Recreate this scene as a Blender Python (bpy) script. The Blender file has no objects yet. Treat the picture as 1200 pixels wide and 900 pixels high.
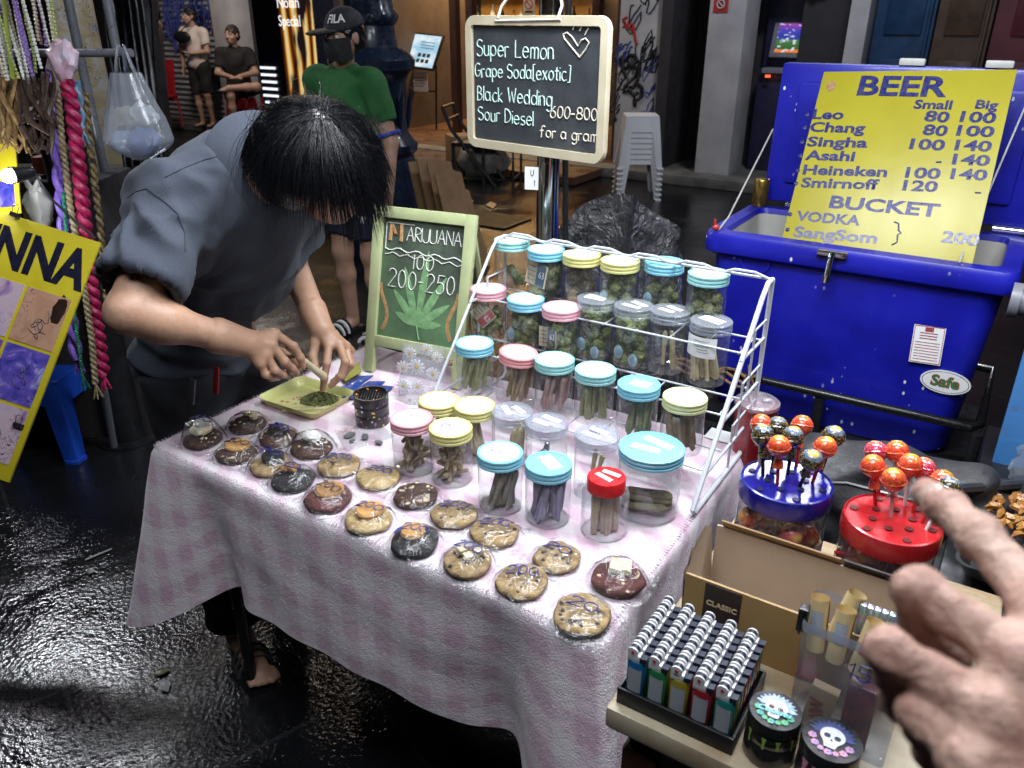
import bpy, bmesh, math, random
import numpy as np
from mathutils import Vector, Matrix, Euler
random.seed(7)
RNG = np.random.default_rng(7)
sc = bpy.context.scene
# ---------------------------------------------------------------- camera, light, exposure
F, CX, CY, CAMZ = 930.0, 600.0, 450.0, 1.57
PITCH = math.radians(25.0)
CP, SP = math.cos(PITCH), math.sin(PITCH)
cam = bpy.data.cameras.new('camera')
cam.sensor_width = 36.0
cam.lens = 36.0*F/1200.0
cam.clip_start = 0.03; cam.clip_end = 400
cam.dof.use_dof = True; cam.dof.focus_distance = 1.5; cam.dof.aperture_fstop = 9.5
camo = bpy.data.objects.new('camera', cam); sc.collection.objects.link(camo)
camo.location = (0, 0, CAMZ); camo.rotation_euler = (math.pi/2-PITCH, 0, 0)
sc.camera = camo
sc.view_settings.view_transform = 'Standard'; sc.view_settings.look = 'None'
sc.view_settings.gamma = 1.0; sc.view_settings.use_curve_mapping = False
sc.view_settings.exposure = 0.35
sc.cycles.use_denoising = True
sc.cycles.max_bounces = 14; sc.cycles.transparent_max_bounces = 40
sc.cycles.caustics_reflective = False; sc.cycles.caustics_refractive = False
sc.cycles.sample_clamp_indirect = 4.0
w = bpy.data.worlds.new("World"); sc.world = w; w.use_nodes = True
wn = w.node_tree; bg = wn.nodes['Background']
sky = wn.nodes.new('ShaderNodeTexSky'); sky.sky_type = 'NISHITA'; sky.sun_disc = False
sky.sun_elevation = math.radians(-3.5); sky.sun_rotation = math.radians(200)
wn.links.new(sky.outputs[0], bg.inputs[0]); bg.inputs[1].default_value = 0.06

def lamp(name, typ, loc, power, col=(1, 1, 1), size=.2, size_y=None, aim=None, spot=None, blend=.5):
    l = bpy.data.lights.new(name, typ); l.energy = power; l.color = col
    if typ == 'AREA':
        l.shape = 'RECTANGLE' if size_y else 'DISK'; l.size = size
        if size_y: l.size_y = size_y
    else: l.shadow_soft_size = size
    if spot: l.spot_size = math.radians(spot); l.spot_blend = blend
    o = bpy.data.objects.new(name, l); sc.collection.objects.link(o); o.location = loc
    if aim is not None:
        o.rotation_euler = (Vector(aim)-Vector(loc)).to_track_quat('-Z', 'Y').to_euler()
    return o
# LED tubes hung under the stall's umbrella, over the table and over the counter
lamp('stall_lamp', 'AREA', (.12, 1.5, 2.3), 22, (.90, .95, 1.0), .7, .22, (.05, 1.35, .7))
lamp('counter_lamp', 'AREA', (.75, 1.3, 2.35), 15, (.92, .95, 1.0), .5, .2, (.65, 1.2, .8))
lamp('henna_stall_lamp', 'AREA', (-2.93, 3.88, 2.6), 20, (.92, .95, 1.0), .26, .26, (-1.4, 1.8, .1))
lamp('front_fill_light', 'AREA', (-.2, .3, 3.0), 36, (.88, .93, 1.0), 1.2, .8, (0, 1.4, .7))  # added fill from the front to brighten the jars, no real stall lamp
lamp('street_lamp', 'POINT', (-1.6, 8.6, 4.6), 150, (1.0, .82, .66), .3)
lamp('shutter_fill_light', 'POINT', (-3.9, 9.9, 3.3), 120, (1.0, .86, .74), .2)  # added fill, no real fitting: brightens the two men and the shutter
lamp('column_fill_light', 'POINT', (2.2, 5.6, 4.2), 235, (.86, .90, 1.0), .3)  # invented light that lifts the white column and the stacked stools
lamp('cooler_lamp', 'AREA', (1.5, 1.1, 2.5), 13, (.9, .94, 1.0), .5, .3, (1.3, 2.4, .9))

# ---------------------------------------------------------------- picture point -> place in the world
def ray(px, py):
    x = (px-CX)/F; y = (CY-py)/F
    return Vector((x, CP+y*SP, -SP+y*CP))
C0 = Vector((0, 0, CAMZ))
def at(px, py, t): return C0+ray(px, py)*t
def onz(px, py, z):
    d = ray(px, py); return C0+d*((z-CAMZ)/d.z)
def ony(px, py, Y):
    d = ray(px, py); return C0+d*(Y/d.y)
def onpl(px, py, p0, n):
    d = ray(px, py); n = Vector(n); return C0+d*((Vector(p0)-C0).dot(n)/d.dot(n))
U = Vector((.84, -.5426, 0)).normalized()        # along the stall fronts, to the right
V = Vector((.5426, .84, 0)).normalized()         # away from the street, into the stalls
Zv = Vector((0, 0, 1))
def frame(o, x=U, y=V, z=None):
    x = Vector(x).normalized(); y = Vector(y); y = (y-x*y.dot(x)).normalized(); z = x.cross(y)
    m = Matrix.Identity(4)
    for i in range(3): m[i][0] = x[i]; m[i][1] = y[i]; m[i][2] = z[i]; m[i][3] = o[i]
    return m
STALL_ROT = math.atan2(U.y, U.x)

# ---------------------------------------------------------------- mesh builder
def bev_box(size, b):
    bm = bmesh.new(); bmesh.ops.create_cube(bm, size=1)
    for v in bm.verts: v.co = Vector((v.co.x*size[0], v.co.y*size[1], v.co.z*size[2]))
    if b > 0: bmesh.ops.bevel(bm, geom=bm.edges[:], offset=b, segments=2, profile=.6, affect='EDGES')
    bm.verts.index_update()
    r = [v.co.copy() for v in bm.verts], [[v.index for v in f.verts] for f in bm.faces]
    bm.free(); return r
WM = {}
class MB:
    def __init__(s, M=None): s.v = []; s.f = []; s.mi = []; s.M = M or Matrix.Identity(4)
    def add(s, vs, fs, mi=0, L=None):
        b = len(s.v); m = s.M @ L if L is not None else s.M
        s.v += [m @ Vector(v) for v in vs]
        s.f += [[i+b for i in f] for f in fs]; s.mi += [mi]*len(fs); return s
    def box(s, c, size, R=None, mi=0, bev=0):
        vs, fs = bev_box(size, bev)
        L = Matrix.Translation(Vector(c)) @ (R.to_4x4() if R is not None else Matrix.Identity(4))
        return s.add(vs, fs, mi, L)
    def tube(s, pts, r, seg=8, mi=0, caps=True, flat=None, up=None):
        pts = [Vector(p) for p in pts]; n = len(pts)
        rs = r if isinstance(r, (list, tuple)) else [r]*n
        tang = []
        for i in range(n):
            a = pts[max(i-1, 0)]; b = pts[min(i+1, n-1)]; d = b-a
            tang.append(d.normalized() if d.length > 1e-9 else Vector((0, 0, 1)))
        ref = Vector(up) if up is not None else (Vector((0, 0, 1)) if abs(tang[0].z) < .9 else Vector((1, 0, 0)))
        nrm = (ref-tang[0]*ref.dot(tang[0])).normalized(); vs = []
        for i in range(n):
            nrm = nrm-tang[i]*nrm.dot(tang[i])
            nrm = nrm.normalized() if nrm.length > 1e-6 else tang[i].orthogonal().normalized()
            bi = tang[i].cross(nrm)
            for k in range(seg):
                a = 2*math.pi*k/seg
                vs.append(pts[i]+nrm*(math.cos(a)*rs[i]*(flat or 1))+bi*(math.sin(a)*rs[i]))
        fs = [[i*seg+k, i*seg+(k+1) % seg, (i+1)*seg+(k+1) % seg, (i+1)*seg+k] for i in range(n-1) for k in range(seg)]
        if caps: fs += [list(range(seg))[::-1], [(n-1)*seg+k for k in range(seg)]]
        return s.add(vs, fs, mi)
    def cyl(s, p0, p1, r0, r1=None, seg=24, mi=0): return s.tube([p0, p1], [r0, r0 if r1 is None else r1], seg, mi)
    def lathe(s, prof, c=(0, 0, 0), seg=32, mi=0, L=None, wob=None):
        vs = []; rings = []
        for r, z in prof:
            if r < 1e-6: rings.append([len(vs)]); vs.append(Vector((c[0], c[1], c[2]+z)))
            else:
                rings.append(list(range(len(vs), len(vs)+seg)))
                for k in range(seg):
                    a = 2*math.pi*k/seg; q = r*(wob(a, z) if wob else 1)
                    vs.append(Vector((c[0]+math.cos(a)*q, c[1]+math.sin(a)*q, c[2]+z)))
        fs = []
        for A, B in zip(rings, rings[1:]):
            if len(A) == 1 and len(B) == 1: continue
            for k in range(seg):
                k2 = (k+1) % seg
                if len(A) == 1: fs.append([A[0], B[k2], B[k]])
                elif len(B) == 1: fs.append([A[k], A[k2], B[0]])
                else: fs.append([A[k], A[k2], B[k2], B[k]])
        return s.add(vs, fs, mi, L)
    def prism(s, poly, z0, z1, mi=0, L=None):
        n = len(poly)
        vs = [(p[0], p[1], z0) for p in poly]+[(p[0], p[1], z1) for p in poly]
        fs = [list(range(n))[::-1], list(range(n, 2*n))]+[[i, (i+1) % n, n+(i+1) % n, n+i] for i in range(n)]
        return s.add(vs, fs, mi, L)
    def grid(s, g, mi=0, closed=False, L=None):
        n = len(g); m = len(g[0]); vs = [p for row in g for p in row]
        fs = [[i*m+j, i*m+(j+1) % m, (i+1)*m+(j+1) % m, (i+1)*m+j] for i in range(n-1) for j in range(m if closed else m-1)]
        return s.add(vs, fs, mi, L)
    def blob(s, c, r, sub=2, amp=.0, fr=3.0, mi=0, L=None, seed=0):
        bm = bmesh.new(); bmesh.ops.create_icosphere(bm, subdivisions=sub, radius=1)
        rr = r if isinstance(r, (tuple, list, Vector)) else (r, r, r); o = Vector((seed*3.1, seed*1.7, seed*.9))
        vs = []
        for v in bm.verts:
            k = 1+amp*nz3(v.co*fr+o) if amp else 1
            vs.append(Vector((c[0]+v.co.x*rr[0]*k, c[1]+v.co.y*rr[1]*k, c[2]+v.co.z*rr[2]*k)))
        fs = [[v.index for v in f.verts] for f in bm.faces]; bm.free()
        return s.add(vs, fs, mi, L)
    def text(s, body, size, L, mi=0, ext=.0004, off=0, align='LEFT', sx=1.0, shear=0, spacing=1.0):
        c = bpy.data.curves.new('t', 'FONT'); c.body = body; c.size = size; c.extrude = ext; c.offset = off
        c.align_x = align; c.shear = shear; c.space_character = spacing; c.resolution_u = 3; c.fill_mode = 'BOTH'
        o = bpy.data.objects.new('t', c); sc.collection.objects.link(o)
        dg = bpy.context.evaluated_depsgraph_get(); me = bpy.data.meshes.new_from_object(o.evaluated_get(dg))
        s.add([Vector((v.co.x*sx, v.co.y, v.co.z)) for v in me.vertices], [list(p.vertices) for p in me.polygons], mi, L)
        bpy.data.objects.remove(o); bpy.data.curves.remove(c); bpy.data.meshes.remove(me); return s
    def build(s, name, mats, parent=None, world=False, origin=None, angle=40, smooth=True):
        vs = s.v; loc = None
        if parent is not None and world:
            inv = WM[parent.name].inverted(); vs = [inv @ v for v in vs]
        elif origin is not None:
            loc = Vector(origin); vs = [v-loc for v in vs]
        me = bpy.data.meshes.new(name); me.from_pydata([tuple(v) for v in vs], [], s.f); 
        for m in (mats if isinstance(mats, (list, tuple)) else [mats]): me.materials.append(m)
        if len(me.materials) > 1: me.polygons.foreach_set('material_index', s.mi)
        me.validate(); me.update()
        if smooth:
            me.shade_smooth()
            if angle: me.set_sharp_from_angle(angle=math.radians(angle))
        o = bpy.data.objects.new(name, me); sc.collection.objects.link(o)
        if loc is not None: o.location = loc
        if parent is not None: o.parent = parent
        WM[o.name] = (WM[parent.name] if parent is not None else Matrix.Identity(4)) @ (Matrix.Translation(loc) if loc is not None else Matrix.Identity(4))
        return o
def mesh_obj(name, vs, fs, mats, parent=None, world=True, origin=None, angle=None):
    m = MB(); m.v = [Vector(v) for v in vs]; m.f = [list(map(int, f)) for f in fs]; m.mi = [0]*len(fs)
    return m.build(name, mats, parent, world, origin, angle)
from mathutils import noise as MN
def nz3(p): return MN.noise(Vector(p))
def tag(o, label, cat, group=None, kind=None):
    if label: o['label'] = label
    if cat: o['category'] = cat
    if group: o['group'] = group
    if kind: o['kind'] = kind
    return o
def thing(name, label, cat, M=None, group=None):
    o = bpy.data.objects.new(name, None); o.empty_display_size = .05; sc.collection.objects.link(o)
    M = M if M is not None else Matrix.Identity(4)
    if isinstance(M, (Vector, tuple)): M = Matrix.Translation(Vector(M))
    o.matrix_world = M; WM[o.name] = M.copy()
    return tag(o, label, cat, group)
def struct(o): o['kind'] = 'structure'; return o
def dup(root, M, label=None, group=None):
    r = root.copy(); sc.collection.objects.link(r); r.matrix_world = M; WM[r.name] = M.copy()
    if label: r['label'] = label
    if group: r['group'] = group
    for ch in list(root.children):
        c = ch.copy(); sc.collection.objects.link(c); c.parent = r; WM[c.name] = M @ ch.matrix_local
        for g in list(ch.children):
            d = g.copy(); sc.collection.objects.link(d); d.parent = c
    return r

# ---------------------------------------------------------------- signed-distance modelling (bodies, clothes)
class SDF:
    def __init__(s, lo, hi, vox):
        s.lo = np.array(lo, float); s.vox = vox
        s.n = np.ceil((np.array(hi, float)-s.lo)/vox).astype(int)+1
        s.g = np.full(s.n, 1.0, np.float32)
    def _sub(s, lo, hi):
        a = np.clip(np.floor((np.array(lo)-s.lo)/s.vox).astype(int), 0, s.n-1)
        b = np.clip(np.ceil((np.array(hi)-s.lo)/s.vox).astype(int)+1, 0, s.n)
        if (b <= a).any(): return None
        ax = [(np.arange(a[i], b[i])*s.vox+s.lo[i]).astype(np.float32) for i in range(3)]
        return (slice(a[0], b[0]), slice(a[1], b[1]), slice(a[2], b[2])), ax[0][:, None, None], ax[1][None, :, None], ax[2][None, None, :]
    def _mix(s, sl, d, k, op):
        g = s.g[sl]
        if op == 'sub': d = -d; h = np.clip(.5-.5*(g-d)/max(k, 1e-6), 0, 1); s.g[sl] = g*(1-h)+d*h+k*h*(1-h)
        else: h = np.clip(.5+.5*(g-d)/max(k, 1e-6), 0, 1); s.g[sl] = g*(1-h)+d*h-k*h*(1-h)
    def cap(s, p0, p1, r0, r1=None, k=.01, op='add', flat=None):
        p0 = np.array(p0, float); p1 = np.array(p1, float); r1 = r0 if r1 is None else r1
        m = max(r0, r1)+k*2+s.vox*3
        q = s._sub(np.minimum(p0, p1)-m, np.maximum(p0, p1)+m)
        if q is None: return s
        sl, X, Y, Z = q; d = p1-p0; L = max(d.dot(d), 1e-12)
        t = np.clip(((X-p0[0])*d[0]+(Y-p0[1])*d[1]+(Z-p0[2])*d[2])/L, 0, 1)
        ex = X-p0[0]-t*d[0]; ey = Y-p0[1]-t*d[1]; ez = Z-p0[2]-t*d[2]
        if flat is not None:
            n, f = np.array(flat[0], float), flat[1]; n /= np.linalg.norm(n)
            dn = ex*n[0]+ey*n[1]+ez*n[2]; sc_ = 1/f-1
            ex = ex+n[0]*dn*sc_; ey = ey+n[1]*dn*sc_; ez = ez+n[2]*dn*sc_
        s._mix(sl, np.sqrt(ex*ex+ey*ey+ez*ez)-(r0+(r1-r0)*t), k, op); return s
    def ell(s, c, r, R=None, k=.01, op='add'):
        c = np.array(c, float); r = np.array(r, float); m = r.max()+k*2+s.vox*3
        q = s._sub(c-m, c+m)
        if q is None: return s
        sl, X, Y, Z = q; X = X-c[0]; Y = Y-c[1]; Z = Z-c[2]
        if R is not None:
            A = np.array(R.to_3x3())
            X, Y, Z = (A[0, 0]*X+A[1, 0]*Y+A[2, 0]*Z, A[0, 1]*X+A[1, 1]*Y+A[2, 1]*Z, A[0, 2]*X+A[1, 2]*Y+A[2, 2]*Z)
        k0 = np.sqrt((X/r[0])**2+(Y/r[1])**2+(Z/r[2])**2); k1 = np.sqrt((X/r[0]**2)**2+(Y/r[1]**2)**2+(Z/r[2]**2)**2)
        s._mix(sl, k0*(k0-1)/np.maximum(k1, 1e-6), k, op); return s
    def plane(s, p, n, k=.004):          # cut away the side the normal points to
        sl, X, Y, Z = s._sub(s.lo-1, s.lo+s.n*s.vox+1)
        n = np.array(n, float); n /= np.linalg.norm(n)
        d = -((X-p[0])*n[0]+(Y-p[1])*n[1]+(Z-p[2])*n[2]); s._mix(sl, d.astype(np.float32)+0*s.g, k, 'sub'); return s
    def disp(s, fn):
        sl, X, Y, Z = s._sub(s.lo-1, s.lo+s.n*s.vox+1); s.g += fn(X, Y, Z).astype(np.float32); return s
    def mesh(s):
        g = s.g; ins = g < 0; n = s.n-1
        def sl(i, j, k): return (slice(i, i+n[0]), slice(j, j+n[1]), slice(k, k+n[2]))
        cnt = np.zeros(n, np.int8)
        cs = [(i, j, k) for i in (0, 1) for j in (0, 1) for k in (0, 1)]
        for c in cs: cnt += ins[sl(*c)]
        act = (cnt > 0) & (cnt < 8); idx = np.argwhere(act)
        num = -np.ones(n, np.int64); num[act] = np.arange(len(idx))
        P = np.zeros((len(idx), 3)); W = np.zeros(len(idx))
        for a in cs:
            for ax in range(3):
                if a[ax]: continue
                b = list(a); b[ax] = 1
                ga = g[idx[:, 0]+a[0], idx[:, 1]+a[1], idx[:, 2]+a[2]]; gb = g[idx[:, 0]+b[0], idx[:, 1]+b[1], idx[:, 2]+b[2]]
                m = (ga < 0) != (gb < 0); t = np.where(m, ga/np.where(m, ga-gb, 1), 0)
                p = np.array(a, float)[None, :].repeat(len(idx), 0); p[:, ax] += t
                P += p*m[:, None]; W += m
        P = (P/np.maximum(W, 1)[:, None]+idx)*s.vox+s.lo
        fs = []
        for ax in range(3):
            o1, o2 = [(1, 2), (2, 0), (0, 1)][ax]
            a = [slice(None)]*3; b = [slice(None)]*3; a[ax] = slice(0, -1); b[ax] = slice(1, None)
            A = ins[tuple(a)]; B = ins[tuple(b)]; e = np.argwhere(A != B)
            e = e[(e[:, o1] > 0) & (e[:, o2] > 0) & (e[:, o1] < n[o1]) & (e[:, o2] < n[o2]) & (e[:, ax] < n[ax])]
            if not len(e): continue
            flip = ins[e[:, 0], e[:, 1], e[:, 2]]
            q = []
            for d1, d2 in ((0, 0), (1, 0), (1, 1), (0, 1)):
                c = e.copy(); c[:, o1] -= d1; c[:, o2] -= d2; q.append(num[c[:, 0], c[:, 1], c[:, 2]])
            q = np.stack(q, 1); q[~flip] = q[~flip][:, ::-1]; fs.append(q)
        Fq = np.concatenate(fs) if fs else np.zeros((0, 4), int); Fq = Fq[(Fq >= 0).all(1)]
        return P, Fq

# ---------------------------------------------------------------- materials
class NT:
    def __init__(s, name):
        s.m = bpy.data.materials.new(name); s.m.use_nodes = True; s.t = s.m.node_tree; s.n = s.t.nodes; s.l = s.t.links
        s.p = s.n['Principled BSDF']; s.out = s.n['Material Output']; s.tc = s.n.new('ShaderNodeTexCoord')
    def new(s, t, **kw):
        x = s.n.new(t)
        for k, v in kw.items():
            if k.startswith('i_'): 
                key = k[2:]; key = int(key) if key.isdigit() else key.replace('_', ' ')
                if hasattr(v, 'links') : s.l.new(v, x.inputs[key])
                else: x.inputs[key].default_value = v
            else: setattr(x, k, v)
        return x
    def noise(s, scale, detail=4, rough=.55, co='Object', dist=0, vec=None):
        x = s.new('ShaderNodeTexNoise'); x.inputs['Scale'].default_value = scale; x.inputs['Detail'].default_value = detail
        x.inputs['Roughness'].default_value = rough; x.inputs['Distortion'].default_value = dist
        s.l.new(vec if vec is not None else s.tc.outputs[co], x.inputs['Vector']); return x.outputs['Fac']
    def ramp(s, fac, stops, interp='LINEAR'):
        r = s.new('ShaderNodeValToRGB'); r.color_ramp.interpolation = interp; e = r.color_ramp.elements
        while len(e) < len(stops): e.new(.5)
        for x, (p, c) in zip(e, stops): x.position = p; x.color = (*c, 1) if len(c) == 3 else c
        s.l.new(fac, r.inputs[0]); return r.outputs[0]
    def mix(s, fac, a, b, mode='MIX'):
        x = s.new('ShaderNodeMix', data_type='RGBA', blend_type=mode)
        for sock, v in ((x.inputs[0], fac), (x.inputs[6], a), (x.inputs[7], b)):
            if isinstance(v, (int, float)): sock.default_value = v
            elif isinstance(v, (tuple, list)): sock.default_value = (*v, 1) if len(v) == 3 else v
            else: s.l.new(v, sock)
        return x.outputs[2]
    def math(s, op, a, b=0.0):
        x = s.new('ShaderNodeMath', operation=op)
        for i, v in enumerate((a, b)):
            if isinstance(v, (int, float)): x.inputs[i].default_value = v
            else: s.l.new(v, x.inputs[i])
        return x.outputs[0]
    def col(s, c):
        if isinstance(c, (tuple, list)): s.p.inputs['Base Color'].default_value = (*c[:3], 1)
        else: s.l.new(c, s.p.inputs['Base Color'])
    def set(s, k, v):
        if isinstance(v, (int, float, tuple)): s.p.inputs[k].default_value = v
        else: s.l.new(v, s.p.inputs[k])
    def bump(s, h, strength=.3, dist=.002):
        b = s.new('ShaderNodeBump'); b.inputs['Strength'].default_value = strength; b.inputs['Distance'].default_value = dist
        s.l.new(h, b.inputs['Height']); s.l.new(b.outputs[0], s.p.inputs['Normal'])
def mat(name, c, rough=.5, metal=0, c2=None, var=.18, vs=12, bump=0, bs=80, bd=.002, spec=.5, coat=0, sheen=0, emit=0, rv=.12, sss=0):
    t = NT(name); c2 = c2 or tuple(min(1, x*(1-var)) for x in c)
    n = t.noise(vs, 5); t.col(t.ramp(n, [(.35, c), (.65, c2)]))
    n2 = t.noise(vs*3.3, 3); r = t.new('ShaderNodeMapRange', i_1=.3, i_2=.7, i_3=max(0, rough-rv), i_4=min(1, rough+rv)); t.l.new(n2, r.inputs[0])
    t.set('Roughness', r.outputs[0]); t.set('Metallic', metal); t.set('Specular IOR Level', spec)
    if coat: t.set('Coat Weight', coat); t.set('Coat Roughness', .08)
    if sheen: t.set('Sheen Weight', sheen)
    if sss: t.set('Subsurface Weight', sss); t.set('Subsurface Scale', .004)
    if bump: t.bump(t.noise(bs, 4), bump, bd)
    if emit: t.p.inputs['Emission Color'].default_value = (*c, 1); t.set('Emission Strength', emit)
    return t.m
def clear(name, tint=(.93, .95, .96), refl=1.0, rough=.06, haze=.04, hcol=(.8, .85, .9), bump=0, bs=30, ior=1.45):
    t = NT(name); tr = t.new('ShaderNodeBsdfTransparent'); tr.inputs[0].default_value = (*tint, 1)
    df = t.new('ShaderNodeBsdfDiffuse'); df.inputs[0].default_value = (*hcol, 1)
    gl = t.new('ShaderNodeBsdfGlossy'); gl.inputs['Roughness'].default_value = rough
    fr = t.new('ShaderNodeFresnel'); ge = t.new('ShaderNodeNewGeometry')
    t.l.new(t.math('ADD', ior, t.math('MULTIPLY', ge.outputs['Backfacing'], 1/ior-ior)), fr.inputs[0])   # a thin sheet reflects alike from both sides
    if bump:
        b = t.new('ShaderNodeBump'); b.inputs['Strength'].default_value = bump; b.inputs['Distance'].default_value = .004
        t.l.new(t.noise(bs, 3, dist=1.2), b.inputs['Height']); t.l.new(b.outputs[0], gl.inputs['Normal'])
    m1 = t.new('ShaderNodeMixShader'); m1.inputs[0].default_value = haze; t.l.new(tr.outputs[0], m1.inputs[1]); t.l.new(df.outputs[0], m1.inputs[2])
    m2 = t.new('ShaderNodeMixShader'); t.l.new(t.math('MULTIPLY', fr.outputs[0], refl), m2.inputs[0])
    t.l.new(m1.outputs[0], m2.inputs[1]); t.l.new(gl.outputs[0], m2.inputs[2]); t.l.new(m2.outputs[0], t.out.inputs[0]); return t.m
def emitmat(name, col, s):
    t = NT(name); t.col((0, 0, 0)); t.p.inputs['Emission Color'].default_value = (*col, 1); t.set('Emission Strength', s); return t.m

# ---------------------------------------------------------------- single-stroke handwriting
def _arc(cx, cy, rx, ry, a0, a1, n=10): return [(cx+rx*math.cos(math.radians(a0+(a1-a0)*i/n)), cy+ry*math.sin(math.radians(a0+(a1-a0)*i/n))) for i in range(n+1)]
GL = {
 'S': [_arc(1.5, 4.6, 1.4, 1.3, 30, 270)+_arc(1.5, 1.6, 1.5, 1.65, 90, -150)], 'G': [_arc(1.8, 3, 1.8, 3, 50, 340)+[(3.5, 2.7), (2, 2.7)]],
 'B': [[(0, 0), (0, 6)]+_arc(0.4, 4.6, 1.8, 1.4, 90, -90)+_arc(.4, 1.6, 2.3, 1.6, 90, -90)+[(0, 0)]], 'W': [[(0, 6), (1, 0), (2.1, 4.4), (3.2, 0), (4.2, 6)]],
 'L': [[(0, 6), (0, 0), (2.6, 0)]], 'D': [[(0, 0), (0, 6)]+_arc(.3, 3, 2.9, 3, 90, -90)+[(0, 0)]], 'M': [[(0, 0), (.2, 6), (1.9, 2.4), (3.6, 6), (3.9, 0)]],
 'A': [[(0, 0), (1.6, 6), (3.2, 0)], [(.6, 2.2), (2.6, 2.2)]], 'R': [[(0, 0), (0, 6)]+_arc(.4, 4.5, 2.1, 1.5, 90, -90)+[(0, 3), (2.6, 0)]], 'I': [[(0, 0), (0, 6)]],
 'J': [[(2.4, 6), (2.4, 1.3)]+_arc(1.2, 1.3, 1.2, 1.3, 0, -180)], 'U': [[(0, 6), (0, 1.6)]+_arc(1.5, 1.6, 1.5, 1.6, 180, 360)+[(3, 6)]], 'N': [[(0, 0), (0, 6), (2.9, 0), (2.9, 6)]],
 'a': [_arc(1.4, 1.9, 1.4, 1.9, 40, 400), [(2.7, 3.8), (2.7, .5), (3.2, 0)]], 'c': [_arc(1.5, 1.9, 1.5, 1.9, 55, 310)], 'd': [_arc(1.4, 1.9, 1.4, 1.9, 40, 400), [(2.8, 6), (2.8, 0)]],
 'e': [[(.2, 2), (2.7, 2.1)]+_arc(1.4, 1.9, 1.35, 1.9, 10, 320)], 'f': [_arc(1.9, 4.9, 1, 1.1, 30, 180)+[(.9, -.3)], [(0, 3.3), (2, 3.5)]], 'g': [_arc(1.4, 1.9, 1.4, 1.9, 40, 400), [(2.7, 3.8), (2.7, -1)]+_arc(1.5, -1, 1.2, 1.2, 0, -160)],
 'i': [[(0, 3.7), (0, 0)], [(0, 5.1), (.05, 5.4)]], 'k': [[(0, 6), (0, 0)], [(2, 3.8), (.1, 1.8), (2.2, 0)]], 'l': [[(0, 6.2), (0, 0)]], 'm': [[(0, 0), (0, 3.8)], [(0, 2.8)]+_arc(.9, 2.8, .8, 1, 160, 0)+[(1.7, 0)], [(1.7, 2.8)]+_arc(2.6, 2.8, .8, 1, 160, 0)+[(3.4, 0)]],
 'n': [[(0, 0), (0, 3.8)], [(0, 2.6)]+_arc(1.1, 2.6, 1.1, 1.2, 160, 0)+[(2.2, 0)]], 'o': [_arc(1.4, 1.9, 1.4, 1.9, 90, 450)], 'p': [[(0, 3.8), (0, -2)], _arc(1.3, 2, 1.3, 1.8, 150, -150)], 'r': [[(0, 0), (0, 3.8)], _arc(1.1, 2.6, 1.1, 1.2, 170, 50)],
 's': [_arc(1.1, 2.9, 1, .9, 40, 250)+_arc(1.1, 1, 1.1, 1, 90, -140)], 't': [[(.9, 5.4), (.9, .6), (1.6, 0)], [(0, 3.8), (1.9, 3.9)]], 'u': [[(0, 3.8), (0, 1.2)]+_arc(1.1, 1.2, 1.1, 1.2, 180, 360)+[(2.2, 3.8), (2.3, 0)]], 'x': [[(0, 3.8), (2.3, 0)], [(2.3, 3.8), (0, 0)]],
 '0': [_arc(1.4, 3, 1.4, 3, 90, 450)], '1': [[(0, 4.8), (.9, 6), (.9, 0)]], '2': [_arc(1.4, 4.5, 1.4, 1.5, 160, -20)+[(0, 0), (2.9, 0)]], '5': [[(2.6, 6), (.4, 6), (.2, 3.4)]+_arc(1.2, 1.9, 1.5, 1.9, 120, -150)], '6': [[(2.2, 6), (.6, 3.6)]+_arc(1.4, 1.8, 1.4, 1.8, 150, -210)],
 '8': [_arc(1.4, 4.5, 1.2, 1.5, -90, 270)+_arc(1.4, 1.5, 1.5, 1.5, 90, -270)], '-': [[(0, 2.8), (1.8, 2.8)]], '[': [[(1, 6.3), (0, 6.3), (0, -.6), (1, -.6)]], ']': [[(0, 6.3), (1, 6.3), (1, -.6), (0, -.6)]], '.': [[(0, 0), (.1, .1)]],
}
def strokes(txt, h, gap=1.1, space=2.2, jit=.15, seed=1):
    rr = random.Random(seed); x = 0; out = []; k = h/6
    for ch in txt:
        if ch == ' ': x += space; continue
        g = GL[ch]; wd = max(p[0] for s in g for p in s); dy = rr.uniform(-jit, jit)*1.2; sh = rr.uniform(-.03, .06)
        for s in g: out.append([((x+p[0]+p[1]*sh)*k, (p[1]+dy)*k) for p in s])
        x += wd+gap
    return out, x*k
def write(mb, txt, h, L, r, mi=0, seed=1, gap=1.1, slope=0, width=None, fn=None, seg=5):
    st, wd = strokes(txt, h, gap, seed=seed); sx = width/wd if width else 1
    for s in st:
        pts = []
        for x, y in s:
            x = x*sx; y = y+x*slope
            p = fn(x, y) if fn else (x, y, 0)
            pts.append(L @ Vector(p))
        mb.tube(pts, r, seg)
    return mb
FRM = frame((0, 0, 0))
def uv(u, v, z=0): return FRM @ Vector((u, v, z))
FV = 8.0
def fu(px, py=60, v=FV):
    p = onpl(px, py, V*v, V); return p.dot(U)
def fuz(px, py, v=FV):
    p = onpl(px, py, V*v, V); return p.dot(U), p.z
def tri(mb, pts, r=.004, mi=0, seg=5): mb.tube(pts, r, seg, mi)

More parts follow.
